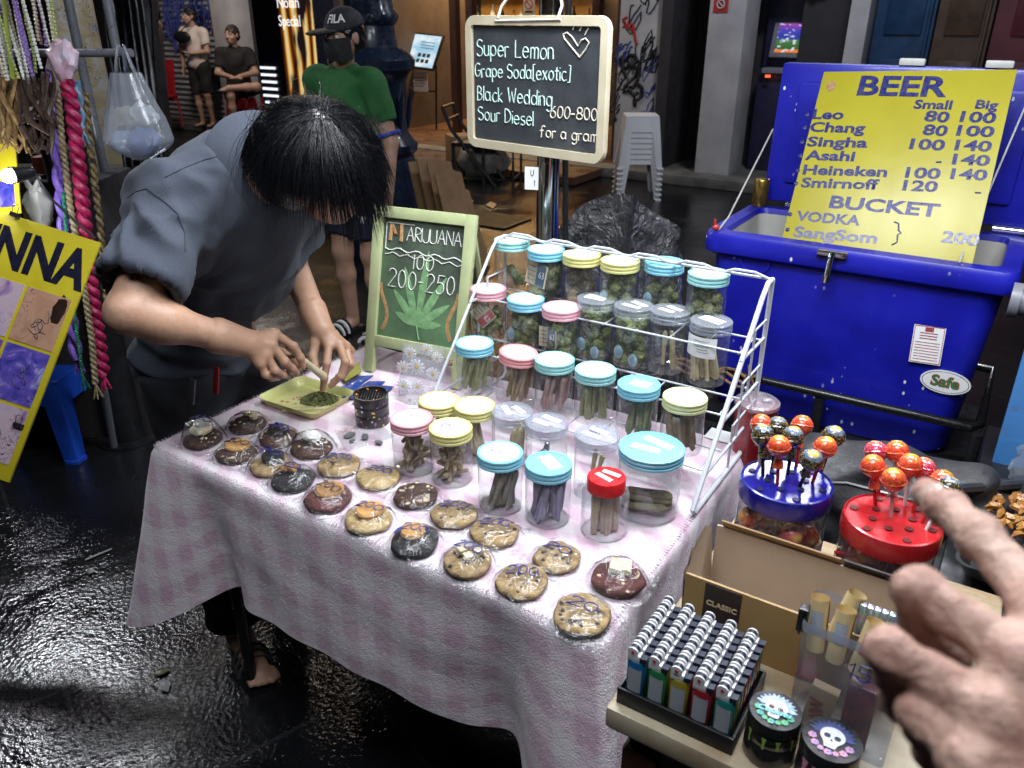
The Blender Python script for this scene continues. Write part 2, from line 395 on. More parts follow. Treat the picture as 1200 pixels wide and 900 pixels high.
# ---------------- ground: wet dark paving
def wet_ground():
    t = NT('wet_paving')
    mp = t.new('ShaderNodeMapping'); t.l.new(t.tc.outputs['Object'], mp.inputs[0]); mp.inputs['Rotation'].default_value = (0, 0, -STALL_ROT+.35)
    br = t.new('ShaderNodeTexBrick'); t.l.new(mp.outputs[0], br.inputs['Vector'])
    br.inputs['Scale'].default_value = 1.0; br.inputs['Mortar Size'].default_value = .006; br.inputs['Brick Width'].default_value = .95; br.inputs['Row Height'].default_value = .62
    br.inputs['Color1'].default_value = (.004, .0045, .006, 1); br.inputs['Color2'].default_value = (.010, .010, .012, 1); br.inputs['Mortar'].default_value = (.022, .022, .025, 1)
    big = t.noise(1.3, 4); c = t.mix(t.ramp(big, [(.4, (0, 0, 0)), (.7, (1, 1, 1))]), br.outputs['Color'], (.013, .013, .015)); 
    sp = t.ramp(t.noise(60, 2), [(.66, (0, 0, 0)), (.74, (1, 1, 1))]); c = t.mix(t.math('MULTIPLY', sp, .25), c, (.07, .07, .08)); t.col(c)
    r = t.new('ShaderNodeMapRange', i_1=.38, i_2=.62, i_3=.03, i_4=.24); t.l.new(t.noise(1.7, 5), r.inputs[0]); t.set('Roughness', r.outputs[0]); t.set('Specular IOR Level', .6)
    pud = t.new('ShaderNodeMapRange', i_1=.42, i_2=.60, i_3=.35, i_4=1.0); t.l.new(t.noise(2.1, 4, .6, dist=.6), pud.inputs[0])
    h = t.math('ADD', t.math('MULTIPLY', t.math('MULTIPLY', t.noise(75, 3, .55), pud.outputs[0]), 1.0), t.math('MULTIPLY', t.noise(17, 4, .6), .45))
    h = t.math('SUBTRACT', h, t.math('MULTIPLY', br.outputs['Fac'], .8)); t.bump(h, .55, .006); return t.m
m = MB(); m.grid([[(-60, -40, 0), (60, -40, 0)], [(-60, 80, 0), (60, 80, 0)]]); struct(m.build('ground', wet_ground(), smooth=False))
M_kerb = mat('kerb_concrete', (.16, .155, .15), .7, var=.5, vs=6, bump=.4, bs=60)
m = MB(FRM); m.box((-6, 7.86, .05), (40, .28, .1), bev=.012); m.box((-6, 11, .04), (40, 6, .08)); struct(m.build('pavement', M_kerb))
mats_tile = mat('brown_floor_tile', (.11, .055, .035), .35, c2=(.07, .035, .024), vs=2, bump=.2, bs=8)
m = MB(FRM); m.box((-6.3, 9.2, .05), (4.9, 4.2, .075)); struct(m.build('tiled_floor', mats_tile))

# ---------------- building behind: bays along the street
def scuffed(name, c, c2, rough=.7): return mat(name, c, rough, c2=c2, vs=3, bump=.25, bs=25, bd=.004)
M_darkwall = scuffed('dark_plaster', (.018, .017, .022), (.03, .028, .034)); M_col = scuffed('grey_white_paint', (.50, .50, .52), (.36, .36, .39))
M_brown = scuffed('brown_plaster', (.075, .05, .042), (.05, .032, .028)); M_shut = mat('shutter_paint', (.40, .41, .44), .5, c2=(.28, .29, .33), vs=5)
M_blueink = mat('blue_spray', (.03, .05, .28), .6); M_blackink = mat('black_spray', (.012, .012, .014), .5); M_redink = mat('red_spray', (.45, .03, .03), .6)
HT = 4.6
shop1 = thing('shuttered_shop', 'grey shop front with a ribbed roller shutter sprayed with blue graffiti behind the standing man', 'building', FRM @ Matrix.Translation((fu(230), FV, 0)))
uA, uB, uC, uD = fu(150), fu(262), fu(288), fu(400)
m = MB(FRM); m.box(((uA-7+uA)/2, FV+.3, HT/2), (7, .5, HT)); m.box(((uC+uD)/2, FV+.35, HT/2), (uD-uC, .4, HT)); m.box(((uA+uB)/2, FV+.3, 3.6), (uB-uA+.02, .44, 2.0)); m.build('wall', M_darkwall, shop1, True)
m = MB(FRM); m.box(((uB+uC)/2, FV+.12, HT/2), (uC-uB, .5, HT), bev=.01); m.build('pillar', M_col, shop1, True)
m = MB(FRM); g = []
nz = 130
for i in range(nz+1):
    z = .1+i*2.5/nz; y = FV+.15+.018*math.sin(i*math.pi/2.0); g.append([(uA, y, z), (uB, y, z)])
m.grid(g); m.build('shutter', M_shut, shop1, True, angle=80)
m = MB(FRM); rr = random.Random(3)
for cx_, cz in ((203, 22), (232, 12)):
    u0, z0 = fuz(cx_, cz, FV+.12); z0 = max(z0, .3)
    for k in range(10):
        pts = []; a = rr.uniform(0, 6); rx = rr.uniform(.05, .28); rz = rr.uniform(.1, .42); ou = rr.uniform(-.08, .08); oz = rr.uniform(-.2, .2)
        for i in range(14): pts.append((u0+ou+rx*math.cos(a+i*.45), FV+.122, z0+oz+rz*math.sin(a+i*.52)))
        m.tube(pts, .012, 4)
m.build('graffiti', M_blueink, shop1, True)

# open-fronted bar with warm shelves
bar = thing('bar_building', 'open bar front with warmly lit bottle shelves and brown walls behind the hanging chalkboard', 'building', FRM @ Matrix.Translation((fu(600), FV, 0)))
uE, uF, uG, uH = fu(400), fu(712), fu(716), fu(768)
VB = FV+3.0
m = MB(FRM); m.box(((uE+uH)/2-1.5, VB+.1, HT/2), (uH-uE+6, .2, HT)); m.box((uE+.05, FV+1.5, HT/2), (.12, 2.9, HT)); m.box((uF-.05, FV+1.7, HT/2), (.1, 2.6, HT)); m.box(((uE+uH)/2, FV+1.5, 3.4), (uH-uE, 3, .1)); m.build('wall', M_brown, bar, True)
M_wood = mat('dark_wood', (.07, .028, .018), .45, c2=(.045, .018, .012), vs=9)
for px in (533, 552, 700):
    m = MB(FRM); m.box((fu(px, 30, FV+.7), FV+.7, 1.7), (.1, .1, 3.3), bev=.006); m.build('post', M_wood, bar, True)
M_warm = mat('lit_amber_panel', (.75, .42, .10), .6, c2=(.55, .28, .06), vs=4)
m = MB(FRM); u0, z0 = fuz(510, 50, VB); u1, z1 = fuz(700, 0, VB)
m.box(((u0+u1)/2, VB-.02, 1.75), (u1-u0, .03, 1.0)); m.build('shelf_back', M_warm, bar, True)
m = MB(FRM); zs = fuz(600, 32, VB-.25)[1]
for z in (zs, zs+.55): m.box(((u0+u1)/2, VB-.17, z), (u1-u0, .3, .035))
m.build('shelf', M_wood, bar, True)
lamp('shelf_lamp', 'AREA', uv((u0+u1)/2, VB-.6, 2.9), 190, (1.0, .68, .30), 2.2, .2, uv((u0+u1)/2, VB, 1.2))
lamp('bar_ceiling_lamp', 'AREA', uv((u0+u1)/2-.4, FV+1.2, 3.2), 70, (1.0, .72, .45), 1.0, .5)
M_bott = [mat('amber_glass', (.25, .12, .03), .15), mat('pale_glass', (.45, .42, .35), .2), mat('dark_glass', (.03, .04, .03), .15)]
rr = random.Random(5)
for i in range(13):
    px = (512, 521, 560, 570, 578, 588, 602, 611, 618, 650, 660, 672, 690)[i]
    u = fuz(px, 30, VB-.18)[0]; h = rr.uniform(.14, .3); r = rr.uniform(.035, .055)
    m = MB(); m.lathe([(0, 0), (r, 0), (r, h*.6), (r*.4, h*.78), (r*.4, h), (0, h)], seg=12)
    o = m.build('bottle', M_bott[i % 3]); o.location = uv(u, VB-.18, zs+.018)
    tag(o, 'small bottle on the warmly lit shelf at the back of the bar', 'bottle', 'bottles on the bar shelf')
# no smoking notice on the shelf wall
m = MB(FRM); u0, z0 = fuz(619, 7, FV+.6); m.box((u0, FV+.62, z0), (.15, .012, .2), bev=.003); o = m.build('notice', mat('notice_cream', (.6, .5, .35), .5), origin=uv(u0, FV+.62, z0-.1))
tag(o, 'small cream no smoking notice hanging above the chalkboard in the bar', 'notice')
m = MB(FRM); m.tube([(u0+.05*math.cos(a*.35), FV+.612, z0+.02+.05*math.sin(a*.35)) for a in range(19)], .006, 5); m.tube([(u0-.035, FV+.612, z0+.055), (u0+.035, FV+.612, z0-.015)], .006, 5)
m.build('prohibition_ring', M_redink, o, True)
m = MB(FRM); m.box((u0, FV+.612, z0-.06), (.1, .004, .018)); m.build('print', M_blackink, o, True)

# right hand bays: graffiti pillar, dark shutters, white column, doors
sh = thing('old_shophouse', 'old shophouse front with a graffiti pillar, white columns, a dark bay and coloured panelled doors', 'building', FRM @ Matrix.Translation((fu(900), FV, 0)))
uI, uJ, uK, uL, uM, uN, uO = fu(768), fu(822, 100), fu(864, 100), fu(985), fu(1008), fu(1082), fu(1152)
m = MB(FRM); m.box(((uH+uL)/2+.2, FV+.9, HT/2), (uL-uH+1.0, .2, HT)); m.box((uI+.06, FV+.5, HT/2), (.12, .8, HT)); m.box(((uL+uO)/2+2, FV+.6, HT/2), (uO-uL+5, .2, HT)); m.box(((uH+uO)/2+1.5, FV+.5, 4.1), (uO-uH+4, .9, 1)); m.build('wall', M_darkwall, sh, True)
for k in range(9):
    m = MB(FRM); uu = uI+.25+k*.26; 
    if uJ-.1 < uu < uK+.1: continue
    m.box((uu, FV+.78, 1.75), (.2, .03, 3.3), bev=.004); m.build('slat', mat('dark_slat', (.02, .019, .024), .5, var=.4) if k == 0 else bpy.data.materials['dark_slat'], sh, True)
for a, b, y0 in ((uG, uH, .2), (uJ, uK, .05), (uL, uM, .15)):
    m = MB(FRM); m.box(((a+b)/2, FV+y0+.18, HT/2+.04), (b-a, .42, HT-.08), bev=.012); m.build('column', M_col, sh, True)
for a, b, nm, c in ((uM, uN, 'blue', (.012, .05, .13)), (uN, uO, 'brown', (.085, .05, .032)), (uO, uO+.75, 'maroon', (.11, .018, .03))):
    M_ = mat('door_paint_'+nm, c, .4, var=.4, vs=4)
    m = MB(FRM); m.box(((a+b)/2, FV+.42, 1.4), (b-a-.02, .06, 2.7)); 
    m.tube([(b-.05, FV+.38, .3), (b-.05, FV+.38, 2.6)], .018, 6); d = m.build('door', M_, sh, True); d['label'] = 'panelled '+nm+' door'
    m = MB(FRM)
    for zc, hz in ((.75, .9), (1.95, 1.1)): m.box(((a+b)/2, FV+.385, zc), ((b-a)*.62, .03, hz), bev=.012)
    m.build('panel', M_, d, True)
def gribble(mb, u0, z0, wd, ht, n, v, r, seed):
    q = random.Random(seed)
    for k in range(n):
        cu = u0+q.uniform(-wd, wd)/2; cz = z0+q.uniform(-ht, ht)/2; a = q.uniform(0, 6); s = q.uniform(.03, .1); pts = []
        for i in range(9): pts.append((cu+s*math.cos(a+i*.7)*q.uniform(.5, 1)+.006*i, v, cz+s*1.5*math.sin(a+i*.9)*q.uniform(.4, 1)))
        mb.tube(pts, r, 4)
vg = FV+.2-.032
m = MB(FRM); u0, z0 = fuz(742, 85, vg)
def gp(px, py): q = fuz(px, py, vg); return (q[0], vg, q[1])
tag_lines = [[(733, 72), (737, 65), (744, 65), (747, 71), (742, 76), (737, 74)], [(729, 72), (731, 84), (735, 90)], [(732, 80), (740, 78), (748, 80), (744, 90), (733, 100), (742, 103), (748, 92)], [(733, 100), (731, 108), (738, 106), (743, 112)], [(746, 98), (752, 102), (752, 113), (746, 118), (742, 112), (748, 108)], [(744, 116), (744, 125)], [(728, 66), (730, 72)], [(750, 72), (749, 90)]]
for L_ in tag_lines: m.tube([gp(*q) for q in L_], .022, 5)
gribble(m, *gp(752, 40)[::2], .3, .8, 16, vg, .008, 2); gribble(m, *gp(723, 100)[::2], .1, .7, 12, vg, .006, 4); m.build('graffiti', M_blackink, sh, True)
m = MB(FRM)
for L_ in [[(735, 20), (730, 22), (734, 29), (730, 32)], [(735, 34), (737, 25), (741, 28), (737, 32), (743, 37)], [(742, 28), (745, 48), (747, 52)]]: m.tube([gp(*q) for q in L_], .014, 5)
g2 = m.build('graffiti', M_redink, sh, True); g2['label'] = 'red sprayed letters'
m = MB(FRM); gribble(m, *gp(727, 60)[::2], .16, .14, 5, vg, .008, 9); gribble(m, *gp(760, 100)[::2], .1, .6, 6, vg, .006, 10); g2 = m.build('graffiti', M_blueink, sh, True); g2['label'] = 'blue sprayed scribble'
# red house badge on the column
vc = FV+.05-.034; u0, z0 = fuz(845, 5, vc)
m = MB(FRM); L = Matrix.Translation((u0, vc+.004, z0)) @ Matrix.Rotation(math.pi/2, 4, 'X')
m.prism([(-.07, -.07), (.07, -.07), (.07, .04), (0, .11), (-.07, .04)], 0, .008, 0, L); b = m.build('badge', M_redink, sh, True)
m = MB(FRM); m.tube([(u0+.035*math.cos(a*.35), vc-.008, z0+.035*math.sin(a*.35)) for a in range(19)], .007, 5); m.tube([(u0-.03, vc-.008, z0+.03), (u0+.03, vc-.008, z0-.03)], .006, 5); m.build('ring', M_col, b, True)

# ---------------- cash machine in the dark bay
u0, z0 = fuz(930, 45, FV+.55)
atm = thing('cash_machine', 'dark cash machine with a glowing screen standing in the dark bay beside the white column', 'cash machine', FRM @ Matrix.Translation((u0, FV+.6, .08)))
M_atm = mat('machine_navy', (.03, .028, .07), .35, var=.3); M_grey = mat('machine_grey', (.22, .22, .26), .4)
m = MB(); m.box((0, .1, .5), (.62, .3, 1.0), bev=.02); m.box((0, .17, 1.35), (.62, .2, .75), bev=.02); m.box((0, 0, 1.8), (.62, .5, .16), bev=.03); m.build('cabinet', M_atm, atm)
Ls = Matrix.Translation((.0, .02, z0-.08)) @ Matrix.Rotation(math.radians(-18), 4, 'X')
m = MB(); m.box((0, .03, 0), (.46, .05, .34), None, bev=.01) if False else m.add(*bev_box((.46, .05, .36), .01), 0, Ls @ Matrix.Translation((0, .03, 0))); m.build('screen_frame', M_grey, atm)
t = NT('machine_screen'); mp = t.new('ShaderNodeMapping'); t.l.new(t.tc.outputs['Generated'], mp.inputs[0])
xs = t.new('ShaderNodeSeparateXYZ'); t.l.new(mp.outputs[0], xs.inputs[0])
c = t.ramp(xs.outputs[2], [(.0, (.9, .25, .05)), (.1, (.8, .2, .04)), (.13, (.03, .12, .02)), (.4, (.06, .2, .04)), (.5, (.02, .04, .35)), (.75, (.05, .05, .5)), (1, (.35, .05, .4))])
c = t.mix(t.ramp(t.noise(7, 3, co='Generated'), [(.58, (0, 0, 0)), (.62, (1, 1, 1))]), c, (.7, .75, .9)); t.col((0, 0, 0)); t.l.new(c, t.p.inputs['Emission Color']); t.set('Emission Strength', .7); M_scr = t.m
m = MB(); m.add(*bev_box((.36, .01, .27), 0), 0, Ls); m.build('screen', M_scr, atm)
m = MB(); m.box((.0, -.03, .98), (.5, .2, .05), bev=.01); m.build('keypad_shelf', M_grey, atm)
for x, c in ((.13, (.15, 1, .1)), (-.18, (1, .12, .03))):
    m = MB(); m.box((x, -.133, 1.0 if x > 0 else .93), (.09 if x > 0 else .05, .01, .025)); q = m.build('indicator', emitmat('indicator_'+('green' if x > 0 else 'red'), c, 1.5), atm); q['label'] = ('green' if x > 0 else 'red')+' indicator light'
for x in (-.2, .2):
    m = MB(); m.box((x, -.25, 1.735), (.06, .04, .02)); m.build('downlight', emitmat('downlight_white', (1, .97, .9), 2.0) if x < 0 else bpy.data.materials['downlight_white'], atm)

# ---------------- illuminated massage totem
M_navy = mat('navy_metal', (.012, .013, .03), .3, var=.3)
pt = onz(350, 222, 0.0); 
tot = thing('advert_totem', 'tall navy advertising totem with a golden draped cloth poster', 'sign', frame(Vector((pt.x, pt.y, 0))))
m = MB(); m.box((.02, .15, 1.3), (.80, .26, 2.6), bev=.02); m.build('body', M_navy, tot)
t = NT('gold_poster'); wv = t.new('ShaderNodeTexWave'); wv.inputs['Scale'].default_value = 1.1; wv.inputs['Distortion'].default_value = 7; wv.inputs['Detail'].default_value = 2; wv.inputs['Detail Scale'].default_value = .7
t.l.new(t.tc.outputs['Generated'], wv.inputs[0]); c = t.ramp(wv.outputs['Fac'], [(.1, (.08, .02, .005)), (.4, (.55, .2, .02)), (.7, (.95, .5, .08)), (.95, (1, .8, .4))])
mk = t.ramp(t.noise(2.0, 3, co='Generated'), [(.44, (0, 0, 0)), (.5, (1, 1, 1))]); c = t.mix(mk, (.015, .008, .01), c); t.col(c); t.l.new(c, t.p.inputs['Emission Color']); t.set('Emission Strength', .55); M_gold = t.m
m = MB(); m.box((.2, .013, 1.55), (.42, .012, 1.75)); m.build('poster', M_gold, tot)
M_lit = emitmat('lit_white_print', (.9, .93, 1), .9)
m = MB()
for i in range(5): m.box((-.25, .013, .86+i*.062), (.2, .012, .022))
m.box((-.31, .013, .80), (.05, .012, .022)); m.box((-.17, .013, .80), (.05, .012, .022)); m.build('lit_stripes', M_lit, tot)
m = MB(); Lr = Matrix.Rotation(math.pi/2, 4, 'X')
m.text('Nolah', .13, Matrix.Translation((-.02, .002, 1.62)) @ Lr, sx=.9); m.text('Special', .13, Matrix.Translation((-.02, .002, 1.47)) @ Lr, sx=.8); m.build('lettering', M_lit, tot)

# ---------------- cast iron lamp post base
pt = at(441, 150, 5.6)
M_iron = mat('blue_black_iron', (.012, .022, .05), .32, var=.4, vs=8, bump=.15, bs=30, coat=.3)
post = thing('street_lamp_post', 'ornate blue black cast iron lamp post with a fluted base', 'lamp post', (pt.x, pt.y, 0))
def lobes(a, z): return 1+.035*math.cos(a*10) if (.7 < z < 1.15) else 1+.02*math.cos(a*14) if z > 1.55 else 1
zt = [(0, 0), (.36, 0), (.36, .12), (.30, .16), (.27, .6), (.25, .66), (.28, .69), (.28, .74), (.235, .79), (.215, .82), (.205, .95), (.215, 1.06), (.23, 1.15), (.255, 1.2), (.29, 1.23), (.295, 1.29), (.26, 1.33), (.19, 1.37), (.175, 1.42), (.17, 1.5), (.195, 1.53), (.195, 1.57), (.17, 1.6), (.15, 1.72), (.13, 3.6), (0, 3.6)]
m = MB(); m.lathe(zt, seg=60, wob=lobes); m.build('shaft', M_iron, post)
for k in range(8):
    m = MB(); a = k*math.pi/4+.2; pts = [(math.cos(a)*r, math.sin(a)*r, z) for r, z in ((.222, .83), (.235, .92), (.245, 1.02), (.262, 1.1))]
    m.tube(pts, [.008, .035, .03, .008], 8, flat=.6); m.build('leaf', M_iron, post)

# ---------------- tablet menu stand in the bar
pt = onz(497, 150, .09)
ms = thing('menu_stand', 'bright tablet menu on a thin black stand with a white paper notice', 'menu stand', frame(pt))
zc = at(500, 60, (pt.y)/(CP+((450-60)/F)*SP)).z-.09
M_blk = mat('black_metal', (.012, .012, .014), .4, var=.4)
m = MB()
for x in (-.26, .22): m.tube([(x, 0, 0), (x, .05, zc-.18)], .014, 6)
m.tube([(-.26, .02, .5), (.22, .02, .5)], .012, 6); m.tube([(-.26, .05, zc-.18), (.22, .05, zc-.18)], .012, 6); m.build('stand', M_blk, ms)
Lt = Matrix.Translation((0, 0, zc)) @ Matrix.Rotation(math.radians(-28), 4, 'X') @ Matrix.Rotation(math.radians(4), 4, 'Y')
m = MB(); m.add(*bev_box((.66, .03, .50), .012), 0, Lt); m.build('bezel', M_blk, ms)
t = NT('menu_screen'); c = t.ramp(t.noise(3, 2, co='Generated'), [(.4, (.35, .62, .8)), (.6, (.8, .92, .98))]); t.col((0, 0, 0)); t.l.new(c, t.p.inputs['Emission Color']); t.set('Emission Strength', .75)
m = MB(); m.add(*bev_box((.60, .01, .44), 0), 0, Lt @ Matrix.Translation((0, -.016, 0))); m.build('screen', t.m, ms)
m = MB()
for i in range(6): m.add(*bev_box((.055, .004, .05), 0), 0, Lt @ Matrix.Translation((.02+.08*(i % 3), -.023, -.06-.08*(i//3))))
for i in range(3): m.add(*bev_box((.24, .004, .008), 0), 0, Lt @ Matrix.Translation((.11, -.023, .12-.04*i)))
m.build('print', mat('menu_print', (.03, .04, .07), .6), ms)
m = MB(); m.box((-.05, .0, .62), (.3, .006, .26), bev=.001); q = m.build('paper_notice', mat('white_paper', (.75, .75, .77), .7, var=.08), ms)
m = MB()
for i in range(4): m.box((-.05, -.0045, .67-.035*i), (.2-.04*(i % 2), .002, .009)); 
m.build('print', bpy.data.materials['menu_print'], q)

# draped table with tumblers
pt = onz(547, 128, .09)
bt = thing('bar_table', 'small cloth covered table at the edge of the bar beside the tablet menu', 'table', frame(pt))
m = MB(); m.box((0, 0, .7), (.8, .7, .03), bev=.008); m.box((0, 0, .55), (.82, .72, .3), bev=.012); m.build('cloth', mat('dim_linen', (.16, .12, .09), .9, bump=.4, bs=40), bt)
for x in (-.35, .35):
    for y in (-.3, .3): m = MB(); m.tube([(x, y, 0), (x, y, .42)], .02, 6); m.build('leg', M_wood, bt)
for i, (x, y) in enumerate(((-.2, -.2), (-.05, -.1), (.1, -.22), (.22, -.05), (-.15, .1))):
    m = MB(); m.lathe([(0, 0), (.045, 0), (.06, .12), (.05, .12), (.036, .01), (0, .01)], seg=14); o = m.build('tumbler', M_bott[1]); o.location = bt.matrix_world @ Vector((x, y, .7165)); tag(o, 'pale tumbler on the cloth covered table in the bar', 'tumbler', 'tumblers on the bar table')

# black metal folding chair
pt = onz(570, 215, 0)
ch = thing('folding_chair', 'black tube folding chair standing on the wet street left of the chrome pole', 'chair', frame(pt, Vector((.95, -.2, 0)), Vector((.2, .95, 0))))
m = MB()
for y in (-.2, .2):
    m.tube([(-.38, y, .75), (-.3, y, .55), (.15, y, 0)], .018, 7); m.tube([(-.3, y, 0), (-.28, y, .4)], .016, 7); m.tube([(.32, y, 0), (.32, y, .4), (-.3, y, .4)], .016, 7); m.tube([(.02, y, 0), (.02, y, .4)], .016, 7)
for x, z in ((-.38, .75), (-.33, .64), (.32, .4), (.32, .08), (-.3, .08)): m.tube([(x, -.2, z), (x, .2, z)], .014, 7)
m.tube([(-.3, -.2, .08), (.32, -.2, .08)], .012, 6); m.build('frame', M_blk, ch)
m = MB(); m.box((.02, 0, .415), (.64, .42, .02), bev=.006); m.build('seat', M_blk, ch)
# flattened cardboard leaning together
M_card = mat('cardboard', (.30, .18, .09), .8, c2=(.22, .13, .065), vs=7, bump=.15, bs=120)
for i, (a, b, c_, d) in enumerate(((478, 190, 240, 14), (488, 186, 246, 18), (500, 190, 250, 16), (509, 203, 252, 18))):
    p0 = at(a, b, 5.3-.05*i); p1 = onz(a+16, c_, .0); p1 = Vector((p0.x+.14, p0.y-.12, .005))
    m = MB(); ax = (p0-p1).normalized(); wv_ = Vector((.62, .55, 0)); nn = ax.cross(wv_).normalized()*.005
    vs = [p1, p1+wv_*.34, p0+wv_*.34+Vector((0, 0, -.05*i)), p0]
    m.add([v-nn for v in vs]+[v+nn for v in vs], [[0, 1, 2, 3], [7, 6, 5, 4], [0, 4, 5, 1], [1, 5, 6, 2], [2, 6, 7, 3], [3, 7, 4, 0]])
    o = m.build('cardboard_sheet', M_card, origin=p1, smooth=False); tag(o, 'flattened cardboard sheet leaning in the row behind the marijuana board', 'cardboard', 'leaning cardboard sheets')
# rubbish bag and box on the bar step
pt = onz(578, 208, 0); m = MB(); m.blob((pt.x-.1, pt.y, .18), (.26, .2, .2), 3, .25, 2.4, seed=4)
o = m.build('rubbish_bag', mat('milky_plastic', (.35, .33, .3), .35, var=.4, bump=.6, bs=20, bd=.01), origin=pt); tag(o, 'pale full rubbish bag on the ground behind the chalkboard pole', 'bag')
pt = onz(560, 204, 0); m = MB(); m.box((pt.x-.15, pt.y+.1, .2), (.34, .3, .4), Matrix.Rotation(.3, 3, 'Z'), bev=.006); o = m.build('carton', M_card, origin=pt); tag(o, 'small brown carton beside the pale rubbish bag', 'box')

# bar furniture and small litter on the wet street
for i, (px, py) in enumerate(((528, 118), (600, 110), (655, 118))):
    p = onz(px, py, .09); th = thing('bar_stool', ('left', 'middle', 'right')[i]+' wooden bar stool standing inside the open bar', 'bar stool', (p.x, p.y, .09), 'stools in the bar')
    m = MB(); m.lathe([(0, .70), (.17, .70), (.18, .72), (.17, .75), (0, .755)], seg=24); m.build('seat', M_wood, th)
    for k in range(4): a = k*math.pi/2+.4; m = MB(); m.tube([(.2*math.cos(a), .2*math.sin(a), 0), (.13*math.cos(a), .13*math.sin(a), .70)], .018, 8); m.build('leg', M_wood, th)
    m = MB(); m.tube([(.175*math.cos(a*.3), .175*math.sin(a*.3), .25) for a in range(22)], .010, 6); m.build('footrest', M_blk, th)
def litter(name, pts, mt, lb, cat, th=.0015):
    P = [onz(*p, .006) for p in pts]; m = MB(); n = len(P); c = sum(P, Vector())/n
    vs = [v+Vector((0, 0, .004*nz3(v*40))) for v in P]+[c+Vector((0, 0, .006))]; m.add(vs, [[i, (i+1) % n, n] for i in range(n)]); m.add([v-Vector((0, 0, th)) for v in vs], [[(i+1) % n, i, n] for i in range(n)])
    return tag(m.build(name, mt, origin=c), lb, cat)
M_leaf = mat('wet_leaf', (.22, .24, .12), .35, var=.4)
litter('fallen_leaf', [(180, 789), (186, 784), (195, 782), (199, 785), (192, 790), (185, 792)], M_leaf, 'small pale green leaf lying on the wet paving left of the table', 'leaf')
litter('fallen_leaf', [(185, 798), (192, 794), (200, 800), (197, 810), (189, 809)], mat('wet_paper', (.28, .29, .31), .4, var=.3), 'crumpled grey scrap lying just below the pale green leaf', 'scrap')
litter('paper_scrap', [(100, 668), (108, 665), (112, 669), (104, 673)], bpy.data.materials['wet_paper'], 'small grey paper scrap on the dark paving under the henna sign', 'scrap')
a_, b_ = onz(100, 656, .006), onz(131, 643, .006); m = MB(); m.tube([a_, b_], .0028, 6); tag(m.build('drinking_straw', mat('straw_white', (.55, .55, .5), .4), origin=a_), 'thin pale drinking straw lying on the wet paving', 'straw')
for px, py, lb in ((548, 236, 'pale orange peel scrap lying behind the marijuana board'), (575, 240, 'small pale scrap lying near the chrome pole base')):
    litter('food_scrap', [(px-6, py), (px, py-4), (px+7, py-1), (px+3, py+4)], mat('scrap_'+str(px), (.5, .32, .15), .5), lb, 'scrap')
p = onz(600, 262, .004); gt = thing('drain_grate', 'dark ribbed drain grate set in the ground behind the marijuana board', 'grate', FRM @ Matrix.Translation((p.dot(U)-.25, p.dot(V), .006)))
m = MB()
for k in range(12): m.box((0, -.2+.036*k, .004), (.6, .016, .012))
m.box((-.3, 0, .004), (.02, .42, .012)); m.box((.3, 0, .004), (.02, .42, .012)); m.build('bars', M_blk, gt)
TU0, TU1, TV0, TV1, TZ = -1.48, -.385, .84, 1.545, .72
# ---------------- folding table and its fuzzy cloth
tb = thing('stall_table', 'dark folding table hidden under the fuzzy pink checked cloth', 'table', FRM @ Matrix.Translation(((TU0+TU1)/2, (TV0+TV1)/2, 0)))
m = MB(FRM); m.box(((TU0+TU1)/2, (TV0+TV1)/2, TZ-.022), (TU1-TU0-.03, TV1-TV0-.03, .03), bev=.004); m.build('tabletop', M_blk, tb, True)
for u in (TU0+.09, TU1-.09):
    for v in (TV0+.08, TV1-.06):
        m = MB(FRM); m.tube([(u, v, 0), (u, v, TZ-.04)], .014, 8); m.build('leg', M_blk, tb, True)
def cloth_mat():
    t = NT('terry_cloth'); sx = t.new('ShaderNodeSeparateXYZ'); t.l.new(t.tc.outputs['Object'], sx.inputs[0])
    nzv = t.noise(9, 4)
    def band(sock, sc_, ph):
        a = t.math('ADD', t.math('MULTIPLY', sock, sc_), t.math('MULTIPLY', nzv, 1.6)); return t.math('SINE', t.math('ADD', a, ph))
    d = t.math('ADD', sx.outputs[0], t.math('MULTIPLY', sx.outputs[1], .9))
    e = t.math('SUBTRACT', sx.outputs[2], t.math('MULTIPLY', sx.outputs[1], 1.0))
    def soft(x):
        r_ = t.new('ShaderNodeMapRange', i_1=-.55, i_2=.55, i_3=-.8, i_4=.8); r_.interpolation_type = 'SMOOTHSTEP'; t.l.new(x, r_.inputs[0]); return r_.outputs[0]
    s = t.math('ADD', soft(band(d, 76, 0)), soft(band(e, 80, 1.0))); s = t.math('ADD', s, t.math('MULTIPLY', t.math('SUBTRACT', t.noise(5, 3), .5), 1.6))
    mr = t.new('ShaderNodeMapRange', i_1=-1.6, i_2=1.8, i_3=0.0, i_4=1.0); t.l.new(s, mr.inputs[0])
    c = t.ramp(mr.outputs[0], [(.15, (.77, .69, .73)), (.5, (.72, .57, .65)), (.9, (.62, .41, .52))])
    c = t.mix(t.ramp(t.noise(170, 3), [(.35, (0, 0, 0)), (.7, (1, 1, 1))]), c, t.mix(.2, c, (.85, .84, .88)))
    t.col(c); t.set('Roughness', .95); t.set('Sheen Weight', .35); t.set('Specular IOR Level', .1)
    t.bump(t.math('ADD', t.noise(320, 3), t.math('MULTIPLY', t.noise(45, 3), 1.2)), .6, .004); return t.m
M_terry = cloth_mat()
